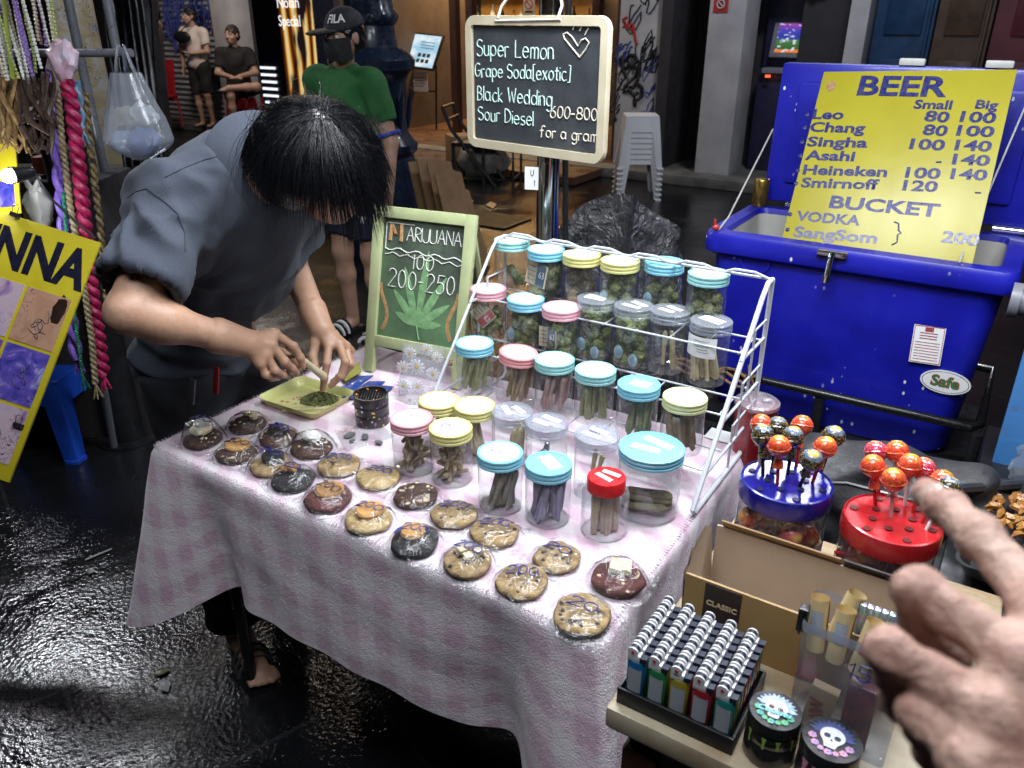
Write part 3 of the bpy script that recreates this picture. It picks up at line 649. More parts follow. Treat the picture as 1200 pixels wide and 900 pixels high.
def make_cloth():
    R = .022; pts = []; D = .32
    corners = [(TU0, TV0), (TU1, TV0), (TU1, TV1), (TU0, TV1)]
    per = []
    def edge(a, b, n0):
        L = math.dist(a, b); k = max(2, int(L/.008))
        for i in range(k): per.append((a[0]+(b[0]-a[0])*i/k, a[1]+(b[1]-a[1])*i/k, *n0, min(L*i/k, L-L*i/k)))
    def arc(cx, cy, a0):
        for i in range(10): a = a0+math.pi/2*i/10; per.append((cx+R*math.cos(a), cy+R*math.sin(a), math.cos(a), math.sin(a), 0))
    edge((TU0+R, TV0), (TU1-R, TV0), (0, -1)); arc(TU1-R, TV0+R, -math.pi/2)
    edge((TU1, TV0+R), (TU1, TV1-R), (1, 0)); arc(TU1-R, TV1-R, 0)
    edge((TU1-R, TV1), (TU0+R, TV1), (0, 1)); arc(TU0+R, TV1-R, math.pi/2)
    edge((TU0, TV1-R), (TU0, TV0+R), (-1, 0)); arc(TU0+R, TV0+R, math.pi)
    n = len(per); rows = 30; g = []
    cu, cv = (TU0+TU1)/2, (TV0+TV1)/2; s = 0
    for ins in (1.0, .8, .6, .4, .2, .08, .03, .012):
        if ins == 1.0: g.append([Vector((cu, cv, TZ))]*n); continue
        row = []
        for p in per:
            x = p[0]+(cu-p[0])*ins; y = p[1]+(cv-p[1])*ins
            row.append(Vector((x, y, TZ-.0022*abs(nz3((x*14, y*14, 0)))-(.0015 if ins < .02 else 0))))
        g.append(row)
    for j in range(rows+1):
        f = j/rows; row = []; s = 0
        for i, p in enumerate(per):
            if i: s += math.dist(p[:2], per[i-1][:2])
            cness = math.exp(-(p[4]/.085)**2); wide = math.exp(-((p[4]-.15)/.06)**2)
            nx, ny = p[2], p[3]
            # blend the normal to the diagonal near a corner
            dx, dy = (1 if p[0] > cu else -1)*.7071, (1 if p[1] > cv else -1)*.7071
            nx, ny = nx*(1-cness)+dx*cness, ny*(1-cness)+dy*cness
            drop = D*(1+.44*cness)+.004*math.sin(s*9)
            arcf = min(1, f*drop/.02)
            off = .006*math.sin(arcf*math.pi/2)+f*(.012+.005*math.sin(s*13+1)+.003*math.sin(s*37))+cness*f*.13-wide*f*.06
            q = nz3((p[0]*7, p[1]*7, f*3))*.006*min(1, f*3)
            row.append(Vector((p[0]+nx*(off+q), p[1]+ny*(off+q), TZ-.004-f*drop)))
        g.append(row)
    m = MB(); m.grid(g, closed=True)
    q = random.Random(2)
    def tuft(p, d, L, w):
        a = d.cross(Vector((q.uniform(-1, 1), q.uniform(-1, 1), q.uniform(-1, 1)))).normalized()*w
        m.add([p-a, p+a, p+d*L+a*.4+Vector((q.uniform(-1, 1), q.uniform(-1, 1), q.uniform(-.6, .6)))*L*.4], [[0, 1, 2]])
    front = [p for p in per if (p[3] < -.3 or p[2] > .3 or p[2] < -.3)]
    for k in range(9000):                              # pile standing up along the edges
        p = q.choice(front); a = abs(q.gauss(0, .010))
        tuft(Vector((p[0]-p[2]*a, p[1]-p[3]*a, TZ-.003)), Vector((p[2]*.7, p[3]*.7, .75)).normalized(), q.uniform(.002, .0065), .0006)
    for k in range(9000):
        tuft(Vector((q.uniform(TU0, TU1), q.uniform(TV0, TV1), TZ-.002)), Vector((q.uniform(-.6, .6), q.uniform(-.6, .6), 1)).normalized(), q.uniform(.001, .0028), .0008)
    for k in range(5000):
        i = q.randrange(n); j = q.randrange(8, 8+rows); p = g[j][i]; d = per[i]
        if d[3] > .5: continue
        tuft(p, Vector((d[2]+q.uniform(-.5, .5), d[3]+q.uniform(-.5, .5), q.uniform(-.5, .3))).normalized(), q.uniform(.001, .0025), .0005)
    o = m.build('tablecloth', M_terry, angle=None); o.matrix_world = FRM
    return tag(o, 'fuzzy white tablecloth with faded pink checks hanging over the stall table', 'tablecloth')
make_cloth()
TOPZ = TZ+.0008

# ---------------- cookies in clear bags
def cookie_mat(name, c, c2, crumb=.5):
    t = NT(name); n = t.noise(46, 7, .72); c_ = t.ramp(n, [(.30, tuple(x*.45 for x in c2)), (.42, c2), (.55, c), (.72, tuple(min(1, x*1.3) for x in c))]); t.col(c_); t.set('Roughness', .8)
    t.bump(t.math('ADD', t.noise(55, 5, .7), t.math('MULTIPLY', t.noise(160, 4), .5)), .9, .005); return t.m
CK = {'light': cookie_mat('golden_cookie', (.36, .245, .115), (.21, .135, .06)), 'yellow': cookie_mat('pale_cookie', (.46, .33, .15), (.33, .22, .09)), 'dark': cookie_mat('cocoa_cookie', (.075, .032, .022), (.035, .014, .01)),
      'maroon': cookie_mat('red_cocoa_cookie', (.11, .026, .022), (.06, .014, .012)), 'black': cookie_mat('black_cookie', (.02, .016, .018), (.01, .008, .009))}
M_chip = mat('dark_chocolate', (.028, .013, .009), .4, bump=.2); M_wchip = mat('white_chocolate', (.72, .60, .38), .45, var=.15, bump=.2); M_cream = mat('cream_topping', (.85, .80, .62), .5, c2=(.8, .62, .25), vs=30, bump=.2)
M_orange = mat('orange_biscuit', (.72, .38, .12), .7, var=.25, vs=30, bump=.4, bs=120); M_nut = mat('walnut', (.45, .24, .09), .7, c2=(.3, .14, .05), vs=60, bump=.6); M_white = mat('marshmallow', (.85, .84, .80), .6, var=.06)
M_film = clear('crinkled_film', (.975, .98, .985), 2.2, .09, .012, bump=1.0, bs=75); M_ink = mat('blue_ink', (.012, .016, .22), .4); M_bink = mat('dark_ink', (.01, .01, .03), .4)
COOKIES = [  # px, py, dough, topping, ink text, label
 (238, 513, 'dark', 'mound', '200', 'bagged cocoa cookie topped with a tall cream mound, nearest the left table corner'),
 (290, 496, 'dark', 'squares', '', 'bagged dark cookie with pale yellow chocolate squares beside the rolling tray'),
 (277, 530, 'dark', 'disc', '200', 'bagged cocoa cookie with an orange biscuit marked in ink near the left corner'),
 (326, 512, 'dark', 'glaze', '200', 'bagged cocoa cookie with dark glaze and nuts just below the rolling tray'),
 (365, 523, 'dark', 'white', '', 'bagged cocoa cookie carrying a glossy white marshmallow'),
 (316, 544, 'light', 'sandwich', '00', 'bagged golden cookie with a black sandwich biscuit on top'),
 (397, 544, 'light', 'raisin', '200', 'bagged golden cookie dotted with small raisins, below the black grinder'),
 (343, 561, 'black', 'nuts', '0', 'bagged black cookie scattered with walnut pieces at the table edge'),
 (443, 558, 'yellow', 'none', '200', 'plain pale yellow bagged cookie marked 200 left of the pink lidded jar'),
 (384, 583, 'maroon', 'browndisc', '200', 'bagged dark red cookie in a pointed wrapper with a brown disc on top'),
 (432, 607, 'yellow', 'disc', '200', 'bagged pale chunky cookie with an orange biscuit marked 200, left of the black one'),
 (487, 580, 'dark', 'wchips', '', 'bagged dark cookie studded with small white chips below the pink lidded jar'),
 (532, 601, 'light', 'raisin', '200', 'bagged golden cookie marked 200 just in front of the blue lidded jar'),
 (486, 633, 'black', 'orangeblue', '200', 'bagged black cookie with an orange biscuit scribbled over in blue ink'),
 (580, 622, 'light', 'chips', '200', 'bagged cracked golden cookie tilted in front of two blue lidded jars'),
 (548, 657, 'light', 'squares3', '200', 'bagged golden cookie with three white chocolate squares at the front edge'),
 (612, 680, 'light', 'chips', '200', 'bagged chunky golden cookie marked 200 in large blue ink'),
 (652, 652, 'light', 'chips', '20', 'bagged golden chocolate chip cookie beside the red lidded jar'),
 (724, 678, 'maroon', 'chunk', '', 'bagged red cocoa cookie with one big white chocolate chunk'),
 (682, 718, 'light', 'chips', '20', 'bagged golden cookie nearest the front corner of the table'),
]
def make_cookie(i, px, py, dough, top, ink, label):
    q = random.Random(40+i); p = onz(px, py, TZ+.012); p.z = TOPZ
    M = frame(p) @ Matrix.Rotation(q.uniform(-.25, .25), 4, 'Z') @ Matrix.Rotation(q.uniform(-.05, .05), 4, 'X')
    th = thing('wrapped_cookie', label, 'cookie', M, 'cookies in clear bags'); R = .043+q.uniform(-.002, .003)
    if dough == 'maroon' and top == 'browndisc': R *= 1.08
    m = MB(); sd = i*3.3
    def wob(a, z): return 1+.09*nz3((math.cos(a)*1.6+sd, math.sin(a)*1.6, z*20))+.018*nz3((math.cos(a)*6+sd, math.sin(a)*6, z*50))
    hk = q.uniform(.72, .9); prof = [(0, .002), (R*.8, .002), (R*.95, .005), (R, .010), (R*.95, .0150), (R*.9, .0168), (R*.83, .0182), (R*.74, .0195), (R*.65, .0204), (R*.55, .0211), (R*.45, .0216), (R*.33, .0220), (R*.2, .0223), (R*.1, .0224), (0, .0225)]
    m.lathe([(a_, b_*hk) for a_, b_ in prof], seg=64, wob=wob)
    for k in range(len(m.v)):
        v = m.v[k]; 
        if v.z > .010: m.v[k] = v+Vector((0, 0, .0042*nz3((v.x*75+sd, v.y*75, 1))+.0022*nz3((v.x*200+sd, v.y*200, 4))))
    ck = m.build('cookie', CK[dough], th, angle=None)
    zt = lambda r: (.0230-.006*(r/R)**2)*hk
    def put(name, mt, n, rr, sz, rmax=.8, amp=.25):
        mb = MB()
        for k in range(n):
            a = q.uniform(0, 6.28); r = R*rmax*math.sqrt(q.uniform(.02, 1)); s = sz*q.uniform(.7, 1.3)
            mb.blob((math.cos(a)*r, math.sin(a)*r, zt(r)), (s, s*q.uniform(.7, 1.1), s*.55), 1, amp, 2, seed=k+i)
        o = mb.build(name, mt, th, angle=30); o['kind'] = 'stuff'; return o
    if top in ('chips', 'squares3'): put('chocolate_chips', M_chip, 13, 0, .0042)
    if top == 'raisin': put('raisins', M_chip, 20, 0, .0028)
    if top in ('none',): put('crumbs', CK['light'], 10, 0, .0035)
    if dough in ('dark', 'maroon') and top != 'browndisc': put('nut_bits', M_wchip, 10 if top != 'wchips' else 22, 0, .0033, .95)
    hz = .0255*hk
    if top in ('disc', 'browndisc', 'orangeblue'):
        mb = MB(); rr = R*(.60 if top != 'orangeblue' else .5); cx = -.008 if top == 'orangeblue' else -.004; cy = .008
        mb.lathe([(0, .018), (rr, .020), (rr*1.02, .025), (rr*.92, .0285), (0, .0295)], (cx, cy, 0), 30, wob=lambda a, z: 1+.03*math.cos(a*3+i))
        mb.build('biscuit', M_orange if top != 'browndisc' else M_nut, th); hz = .0305
    if top == 'mound':
        mb = MB(); mb.blob((-.004, .004, .03), (.024, .022, .012), 3, .25, 2, seed=i); mb.build('cream', M_cream, th); mb = MB(); mb.blob((-.004, .008, .043), (.017, .016, .013), 3, .1, 2); mb.build('meringue', M_white, th); hz = .056
    if top == 'white':
        mb = MB(); mb.blob((-.006, .008, .032), (.024, .017, .011), 3, .3, 1.8, seed=i); mb.build('marshmallow', M_white, th); hz = .042
    if top == 'glaze':
        mb = MB(); mb.blob((-.008, .008, .025), (.026, .022, .006), 3, .2, 2); mb.build('glaze', M_chip, th); hz = .032
    if top == 'chunk':
        mb = MB(); mb.add(*bev_box((.036, .028, .014), .004), 0, Matrix.Translation((0, .008, .030)) @ Matrix.Rotation(.3, 4, 'Z') @ Matrix.Rotation(.12, 4, 'X')); mb.build('chocolate_chunk', M_wchip, th); hz = .04
    if top in ('squares', 'squares3'):
        for (x, y) in (((-.016, .012), (.0, .016), (.014, .008)) if top == 'squares' else ((-.012, .0), (.008, -.004), (.012, .018))):
            mb = MB(); mb.add(*bev_box((.0155, .0145, .008), .002), 0, Matrix.Translation((x, y, .028)) @ Matrix.Rotation(q.uniform(-.4, .4), 4, 'Z')); mb.build('chocolate_square', M_wchip, th)
        hz = .034
    if top == 'nuts':
        for k in range(5):
            mb = MB(); mb.blob((q.uniform(-.02, .012), q.uniform(-.008, .022), .028), (.009, .005, .005), 2, .4, 3, seed=k); mb.build('walnut', M_nut, th)
        hz = .034
    if top == 'sandwich':
        mb = MB(); mb.lathe([(0, .016), (.022, .018), (.023, .024), (.0225, .03), (.019, .0335), (0, .034)], (.0, .008, 0), 30, L=Matrix.Rotation(.12, 4, 'Y')); mb.build('black_biscuit', CK['black'], th); hz = .037
    # the clear bag, a wrinkled pillow of film
    W = R*1.22; n = 26; g = []
    for a in range(n+1):
        row = []
        for b in range(n+1):
            x = (a/n*2-1); y = (b/n*2-1); e = 1-.10*(x*x*y*y)
            X, Y = x*W*e*1.10, y*W*e*(1.0 if top != 'browndisc' else .95); r = math.hypot(X, Y)
            cov = max(0, 1-(r/(R*1.16))**4)
            z = .0008+hz*(cov**.7)*(1 if r > R*.65 else 1)*(1-.18*(r/R)**2 if r < R else .82)
            edge_ = max(abs(x), abs(y)); z += (.0042*nz3((X*95+sd, Y*95, 2))+.0026*nz3((X*220, Y*220+sd, 5)))*(.35+edge_)
            if edge_ > .8: z += .006*max(0, nz3((X*60+sd, Y*60, 8)))
            row.append(Vector((X, Y, max(z, .0006))))
        g.append(row)
    mb = MB(); mb.grid(g); mb.build('bag', M_film, th, angle=None)
    if ink:
        mb = MB(); big = top == 'chips' and i == 16
        h = .024 if big else .020
        L = Matrix.Translation((-.026, -.006, 0)) @ Matrix.Rotation(.15, 4, 'Z')
        def fn(x, y):
            p2 = L @ Vector((x, y, 0)); r = min(math.hypot(p2.x, p2.y), R*1.1); cov = max(0, 1-(r/(R*1.16))**4)
            return (x, y, .004+hz*(cov**.7)*(1-.18*(r/R)**2 if r < R else .82)+.0012)
        write(mb, ink, h, L, .0011, seed=i, fn=fn, gap=.7, width=.054)
        if top == 'orangeblue':
            for k in range(3): mb.tube([L @ Vector(fn(-.001+.006*math.cos(s*1.1+k), -.004+.007*math.sin(s*1.3+k))) for s in range(12)], .0008, 4)
        o = mb.build('price_ink', M_bink if top == 'browndisc' or i == 2 else M_ink, th)
for i, c in enumerate(COOKIES): make_cookie(i, *c)

# ---------------- rolling tray, heap, joint
tl, tt, tr, tbm = (onz(*p, TZ) for p in ((298, 473), (356, 450), (417, 467), (371, 498)))
cx = (tl+tt+tr+tbm)/4; ax = ((tr-tt)+(tbm-tl)).normalized(); ay = ((tt-tl)+(tr-tbm)).normalized()
lx = ((tr-tt).length+(tbm-tl).length)/2; ly = ((tt-tl).length+(tr-tbm).length)/2
TM = frame(Vector((cx.x, cx.y, TOPZ)), ax, ay)
M_tray = mat('tray_lacquer', (.62, .62, .24), .4, var=.08, coat=.2)
tray = thing('rolling_tray', 'pale yellow green rolling tray with red print under the vendor\'s hands', 'tray', TM)
def rrect(w, h, r, n=6):
    out = []
    for cx_, cy_, a0 in ((w/2-r, h/2-r, 0), (-w/2+r, h/2-r, 90), (-w/2+r, -h/2+r, 180), (w/2-r, -h/2+r, 270)):
        for i in range(n+1): a = math.radians(a0+90*i/n); out.append((cx_+r*math.cos(a), cy_+r*math.sin(a)))
    return out
def rings(mb, lv, mi=0, bottom=True, top=False):
    g = [[Vector((x, y, z)) for x, y in rrect(w, h, r)] for w, h, r, z in lv]; b = len(mb.v); n = len(g[0]); mb.grid(g, mi, closed=True)
    if bottom: mb.f.append([b+k for k in range(n)][::-1]); mb.mi.append(mi)
    if top: mb.f.append([b+(len(g)-1)*n+k for k in range(n)]); mb.mi.append(mi)
m = MB(); rings(m, [(lx*.86, ly*.86, .02, 0), (lx*.97, ly*.97, .02, .018), (lx, ly, .02, .020), (lx, ly, .02, .021), (lx*.96, ly*.96, .02, .019), (lx*.85, ly*.85, .018, .0025)], top=True); m.build('dish', M_tray, tray)
m = MB(); q = random.Random(4)
for k in range(16): m.add(*bev_box((q.uniform(.004, .011), q.uniform(.004, .009), .0004), 0), 0, Matrix.Translation((q.uniform(-.055, .05), q.uniform(-.035, .02), .0031)) @ Matrix.Rotation(q.uniform(0, 3), 4, 'Z'))
o = m.build('red_print', mat('tray_red', (.5, .02, .02), .4), tray); o['kind'] = 'stuff'
m = MB()
for k in range(14): m.add(*bev_box((q.uniform(.002, .005), .0022, .0004), 0), 0, Matrix.Translation((-.02+.006*k, -.055+.002*(k % 2), .0031)))
o = m.build('small_print', M_bink, tray); o['kind'] = 'stuff'
M_herb = mat('ground_herb', (.22, .24, .10), .9, c2=(.12, .14, .05), vs=120, bump=.5, bs=300)
hp = onz(374, 468, TZ+.006)
m = MB()
for k in range(420):
    a = q.uniform(0, 6.28); r = .040*math.sqrt(q.random()); z = max(0, .022*(1-(r/.040)**1.3))*q.uniform(.5, 1.0); s = q.uniform(.0014, .0034)
    m.blob((hp.x+math.cos(a)*r*1.15, hp.y+math.sin(a)*r*.85, TOPZ+.004+z), (s, s*1.3, s), 1, .4, 2, seed=k % 9)
o = m.build('ground_herb', M_herb, origin=(hp.x, hp.y, TOPZ+.003), angle=None); tag(o, 'heap of ground green herb on the pale rolling tray', 'herb', kind='stuff')
M_paper = mat('cream_paper', (.72, .64, .42), .7, var=.12, vs=40); 
def joint_mesh(mt, L=.09, r0=.0033, r1=.0052):
    m = MB(); m.tube([(0, 0, 0), (0, 0, L*.3), (0, 0, L*.85), (0, 0, L*.94), (0, 0, L)], [r0, r0*1.05, r1, r1*.75, r1*.25], 9); o = m.build('rolled_joint', mt); return o
p0 = onz(331, 482, TZ+.004); p1 = onz(394, 478, TZ+.004); d = p1-p0
jt = joint_mesh(M_paper, d.length, .0036, .0046); jt.matrix_world = frame(p0+Vector((0, 0, .002)), Vector((0, 0, 1)).cross(d), d.cross(Vector((0, 0, 1)).cross(d))); jt.matrix_world = Matrix.Translation(p0+Vector((0, 0, .001))) @ d.to_track_quat('Z', 'Y').to_matrix().to_4x4()
tag(jt, 'cream rolled joint lying across the front of the rolling tray', 'joint')

# ---------------- black grinder with colourful doodles
def doodle(name, base, cols, sc_=70, thr=.35):
    t = NT(name); v = t.new('ShaderNodeTexVoronoi'); v.inputs['Scale'].default_value = sc_; t.l.new(t.tc.outputs['Object'], v.inputs['Vector'])
    hs = t.new('ShaderNodeSeparateColor'); t.l.new(v.outputs['Color'], hs.inputs[0])
    c = t.ramp(hs.outputs[0], [(i/len(cols), x) for i, x in enumerate(cols)], 'CONSTANT')
    k = t.math('ADD', v.outputs['Distance'], t.math('MULTIPLY', t.noise(sc_*2.2, 3), .45)); f = t.ramp(k, [(thr+.12, (1, 1, 1)), (thr+.16, (0, 0, 0))])
    f = t.math('MULTIPLY', f, t.ramp(hs.outputs[1], [(.3, (0, 0, 0)), (.32, (1, 1, 1))])); t.col(t.mix(f, base, c)); t.set('Roughness', .3); t.set('Coat Weight', .3); return t.m
M_dood = doodle('doodle_tin', (.012, .012, .016), [(.7, .55, .1), (.6, .1, .06), (.1, .2, .6), (.6, .65, .7), (.15, .5, .1), (.75, .35, .08), (.3, .1, .4)], 95)
p = onz(436, 497, TZ); gr = thing('herb_grinder', 'open black metal grinder with colourful doodles standing beside the rolling tray', 'grinder', Matrix.Translation((p.x, p.y+.012, TOPZ)))
GRR = 42/2*1.72/F
m = MB(); m.lathe([(0, 0), (GRR, 0), (GRR, .024), (GRR*.95, .025), (GRR*.95, .027), (GRR, .028), (GRR, .046), (GRR*.95, .047), (GRR*.95, .049), (GRR*1.02, .05), (GRR*1.02, .072), (GRR*.94, .072), (GRR*.93, .064), (0, .064)], seg=40); m.build('body', M_dood, gr)
m = MB()
for a in range(9):
    for b in range(9):
        x, y = (a-4)*.0062, (b-4)*.0062
        if math.hypot(x, y) < GRR*.85: m.tube([(x, y, .064), (x, y, .0705)], [.0026, .0004], 4)
o = m.build('grinding_teeth', M_blk, gr); o['kind'] = 'stuff'

# ---------------- packets and film near the tray
def flat_quad(name, pts, z, mt, th=.0012, bend=.004):
    P = [onz(*p, z) for p in pts]; m = MB(); g = []
    for a in range(9):
        row = []
        for b in range(9):
            x, y = a/8, b/8; v = (P[0]*(1-x)+P[1]*x)*(1-y)+(P[3]*(1-x)+P[2]*x)*y
            row.append(v+Vector((0, 0, .001+bend*math.sin(x*math.pi)*math.sin(y*math.pi)+.0006*nz3(v*60))))
        g.append(row)
    m.grid(g); m.grid([[v-Vector((0, 0, th)) for v in r] for r in g][::-1]); 
    return m.build(name, mt, origin=P[0])
def packet_mat(name, base, cols, sc_): return doodle(name, base, cols, sc_, .3)
M_pk = packet_mat('blue_packet', (.02, .06, .28), [(.05, .2, .6), (.8, .15, .2), (.85, .6, .1), (.1, .35, .7), (.5, .1, .5)], 45)
for k, (pts, lb) in enumerate((([(392, 458), (420, 441), (438, 440), (408, 462)], 'shiny blue printed packet lying partly under the vendor\'s fingers'), ([(400, 466), (432, 447), (452, 447), (420, 469)], 'shiny blue printed packet lying between two others left of the grinder'), ([(412, 473), (446, 452), (462, 453), (436, 472)], 'shiny blue printed packet lying closest to the black grinder'))):
    tag(flat_quad('foil_packet', pts, TOPZ+.001+.002*k, M_pk), lb, 'packet', 'blue packets by the tray')
o = flat_quad('paper_booklet', [(399, 440), (421, 424), (424, 436), (405, 447)], TOPZ+.012, mat('olive_paper', (.28, .27, .05), .6), bend=.002); tag(o, 'small olive green booklet leaning behind the blue packets', 'booklet')
o = flat_quad('zip_bag', [(392, 505), (442, 492), (462, 512), (405, 530)], TOPZ+.003, M_film, bend=.006); tag(o, 'empty clear plastic bag lying flat below the black grinder', 'bag')
m = MB()
for px, py, s in ((410, 510, .012), (428, 512, .010), (413, 517, .006), (444, 519, .008)):
    p = onz(px, py, TOPZ+.004); m.lathe([(0, 0), (s, .001), (s*.8, .004), (0, .005)], p, 14, wob=lambda a, z: 1+.25*math.cos(2*a+s*900))
    o = m.build('herb_sample', mat('grey_herb', (.13, .15, .15), .8, var=.4, vs=200), origin=p); m = MB(); tag(o, 'tiny grey herb sample lying in the flat clear bag', 'herb', 'samples in the flat bag')

# ---------------- marijuana price board
fl = onz(428, 434, TZ); fr_ = onz(541, 457, TZ); bx = (fr_-fl); BWD = bx.length; bx.normalize()
back = Zv.cross(bx).normalized(); tilt = math.radians(14); bu = (Zv*math.cos(tilt)+back*math.sin(tilt)).normalized()
def board_h():
    lo, hi = .2, .9
    for _ in range(40):
        h = (lo+hi)/2; p = fl+bu*h-C0; cz = p.dot(Vector((0, CP, -SP))); cyy = p.dot(Vector((0, SP, CP)))
        if CY-cyy/cz*F > 240: lo = h
        else: hi = h
    return lo
BH = board_h(); BMt = frame(Vector((fl.x, fl.y, TOPZ)), bx, bu)
bd = thing('price_board', 'green painted A-frame chalkboard with marijuana prices and a chalk leaf standing on the table', 'chalkboard', BMt)
M_gframe = mat('pale_green_paint', (.48, .55, .27), .6, c2=(.40, .43, .24), vs=14, bump=.3, bs=60); fw = .028
for nm, c, s in (('side_rail', (fw/2, BH/2, 0), (fw, BH, .018)), ('side_rail', (BWD-fw/2, BH/2, 0), (fw, BH, .018)), ('top_rail', (BWD/2, BH-fw/2, .0), (BWD-2*fw+.002, fw, .0175)), ('bottom_rail', (BWD/2, .085, .0), (BWD-2*fw+.002, fw, .0175))):
    m = MB(); m.box(c, s, bev=.003); m.build(nm, M_gframe, bd)
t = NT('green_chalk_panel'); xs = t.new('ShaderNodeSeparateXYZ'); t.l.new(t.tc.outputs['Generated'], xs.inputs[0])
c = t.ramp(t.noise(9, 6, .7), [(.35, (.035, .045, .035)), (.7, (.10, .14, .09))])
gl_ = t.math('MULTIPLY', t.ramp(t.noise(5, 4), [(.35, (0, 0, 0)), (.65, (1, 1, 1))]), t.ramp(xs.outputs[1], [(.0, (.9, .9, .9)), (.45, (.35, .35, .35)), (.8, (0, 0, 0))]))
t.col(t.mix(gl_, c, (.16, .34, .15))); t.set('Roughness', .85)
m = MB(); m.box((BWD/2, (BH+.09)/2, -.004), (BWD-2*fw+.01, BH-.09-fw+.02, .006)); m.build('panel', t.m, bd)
M_chw = mat('white_chalk', (.82, .84, .78), .9, var=.2, vs=200); M_chg = mat('green_chalk', (.45, .8, .42), .9, var=.3, vs=150); M_cho = mat('orange_chalk', (.55, .32, .14), .9, var=.4, vs=120)
pw = BWD-2*fw
m = MB(); L = Matrix.Translation((fw+pw*.30, BH-.062-fw*.6, .0)); write(m, 'ARIJUANA', .034, L, .0013, seed=3, gap=.6, width=pw*.68)
L = Matrix.Translation((fw+pw*.38, BH*.655, 0)); write(m, '100', .036, L, .0013, seed=5, width=pw*.3)
L = Matrix.Translation((fw+pw*.1, BH*.535, 0)); write(m, '200-250', .045, L, .0015, seed=6, width=pw*.86)
x0, x1, y1, y0 = fw+pw*.04, fw+pw*.97, BH-fw-.012, BH-fw-.075
m.tube([(x0, y0, 0), (x0, y1, 0), (x0+.08, y1, 0)], .0012, 5)
m.tube([(x0+pw*(i/20)*.95, y0-.004*math.sin(i*1.3)-.001*i*.4, 0) for i in range(21)], .0016, 5); m.tube([(x0+pw*(i/20)*.95, y0-.012-.004*math.sin(i*1.7+1)-.0004*i, 0) for i in range(21)], .0012, 5)
m.build('lettering', M_chg if False else M_chw, bd)
m = MB(); L = Matrix.Translation((fw+pw*.08, BH-.066-fw*.6, .0)); 
for dx in (0, .003, .006): write(m, 'M', .042, Matrix.Translation((dx, 0, 0)) @ L, .0022, seed=3, width=pw*.18)
for sgn in (0, 1):
    xx = fw+pw*(.06 if not sgn else .93)
    m.tube([(xx+(.012 if not sgn else -.012)*math.sin(k*.35), .115+(BH*.55-.115)*k/14, -.001) for k in range(15)], .006, 6, flat=.2)
q2 = m.build('orange_chalk', M_cho, bd)
m = MB(); cxl, cyl_ = BWD/2, .14
for a, ln in ((-75, .07), (-48, .11), (-24, .15), (0, .19), (24, .15), (48, .11), (75, .07)):
    a = math.radians(a+6); pts = []
    for k in range(9): f = k/8; pts.append((cxl+math.sin(a)*ln*f, cyl_+math.cos(a)*ln*f, -.0008))
    m.tube(pts, [.0015+.0105*math.sin(math.pi*min(1, k/8*1.02))**.8 for k in range(9)], 6, flat=.08, up=(0, 0, 1))
m.tube([(cxl, cyl_, 0), (cxl+.01, cyl_-.035, 0)], .002, 5); m.build('chalk_leaf', mat('leaf_chalk', (.26, .50, .22), .9, c2=(.16, .32, .15), vs=60), bd)
m = MB(); xx = BWD/2  # rear leg of the A-frame
m.M = Matrix.Identity(4)
hinge = fl+bu*(BH-.03); rear = Vector((fl.x, fl.y, TOPZ+.004))+back*.21
for k in (0.06, .94): m.tube([hinge+bx*BWD*k-bu*.0+back*.012, rear+bx*BWD*k], .008, 6)
m.build('rear_leg', M_gframe, bd, True)

# ---------------- daisy pouch leaning before the board
p = onz(494, 470, TZ); pc = thing('daisy_pouch', 'clear plastic pouch printed with white daisies leaning in front of the marijuana board', 'pouch', frame(Vector((p.x, p.y, TOPZ)), Vector((.95, -.3, 0)), Vector((.3, .95, 0))))
m = MB(); g = []
for a in range(13):
    row = []
    for b in range(28):
        an = b/28*2*math.pi; z = a/12*.135; w_ = .062*(1-.12*(a/12)); d_ = .026*(1-a/12)**.6+.003
        row.append(Vector((math.cos(an)*w_*(1+.06*nz3((an*2, z*30, 1))), math.sin(an)*d_+.03*(a/12), z+.006*nz3((an*3, z*20, 4)))))
    g.append(row)
m.grid(g, closed=True); m.build('film', clear('hazy_pouch', (.93, .94, .96), 1.0, .10, .16, (.85, .87, .92), bump=.9, bs=40), pc, angle=None)
M_petal = mat('daisy_white', (.86, .88, .92), .6, var=.05); M_yel = mat('daisy_yellow', (.8, .55, .06), .6)
q = random.Random(8)
for k, (x, z, s) in enumerate(((-.03, .115, .016), (.012, .128, .014), (.04, .112, .014), (-.045, .08, .018), (-.008, .088, .02), (.034, .075, .018), (-.04, .04, .018), (.0, .045, .017), (.042, .036, .016), (-.018, .012, .013))):
    a = z/.135; y = -(.026*(1-a)**.6+.003)*math.sqrt(max(0, 1-(x/.062)**2))+.03*a-.003
    m = MB()
    for j in range(11):
        an = j/11*6.283+k; L = Matrix.Translation((x, y, z)) @ Matrix.Rotation(math.pi/2, 4, 'X') @ Matrix.Rotation(an, 4, 'Z')
        m.add(*bev_box((s*.95, s*.3, .0012), .0004), 0, L @ Matrix.Translation((s*.55, 0, 0)))
    d = m.build('daisy', M_petal, pc); d['kind'] = 'thing'
    m = MB(); m.blob((x, y-.001, z), (s*.24, .0015, s*.24), 1); m.build('daisy_eye', M_yel, d)
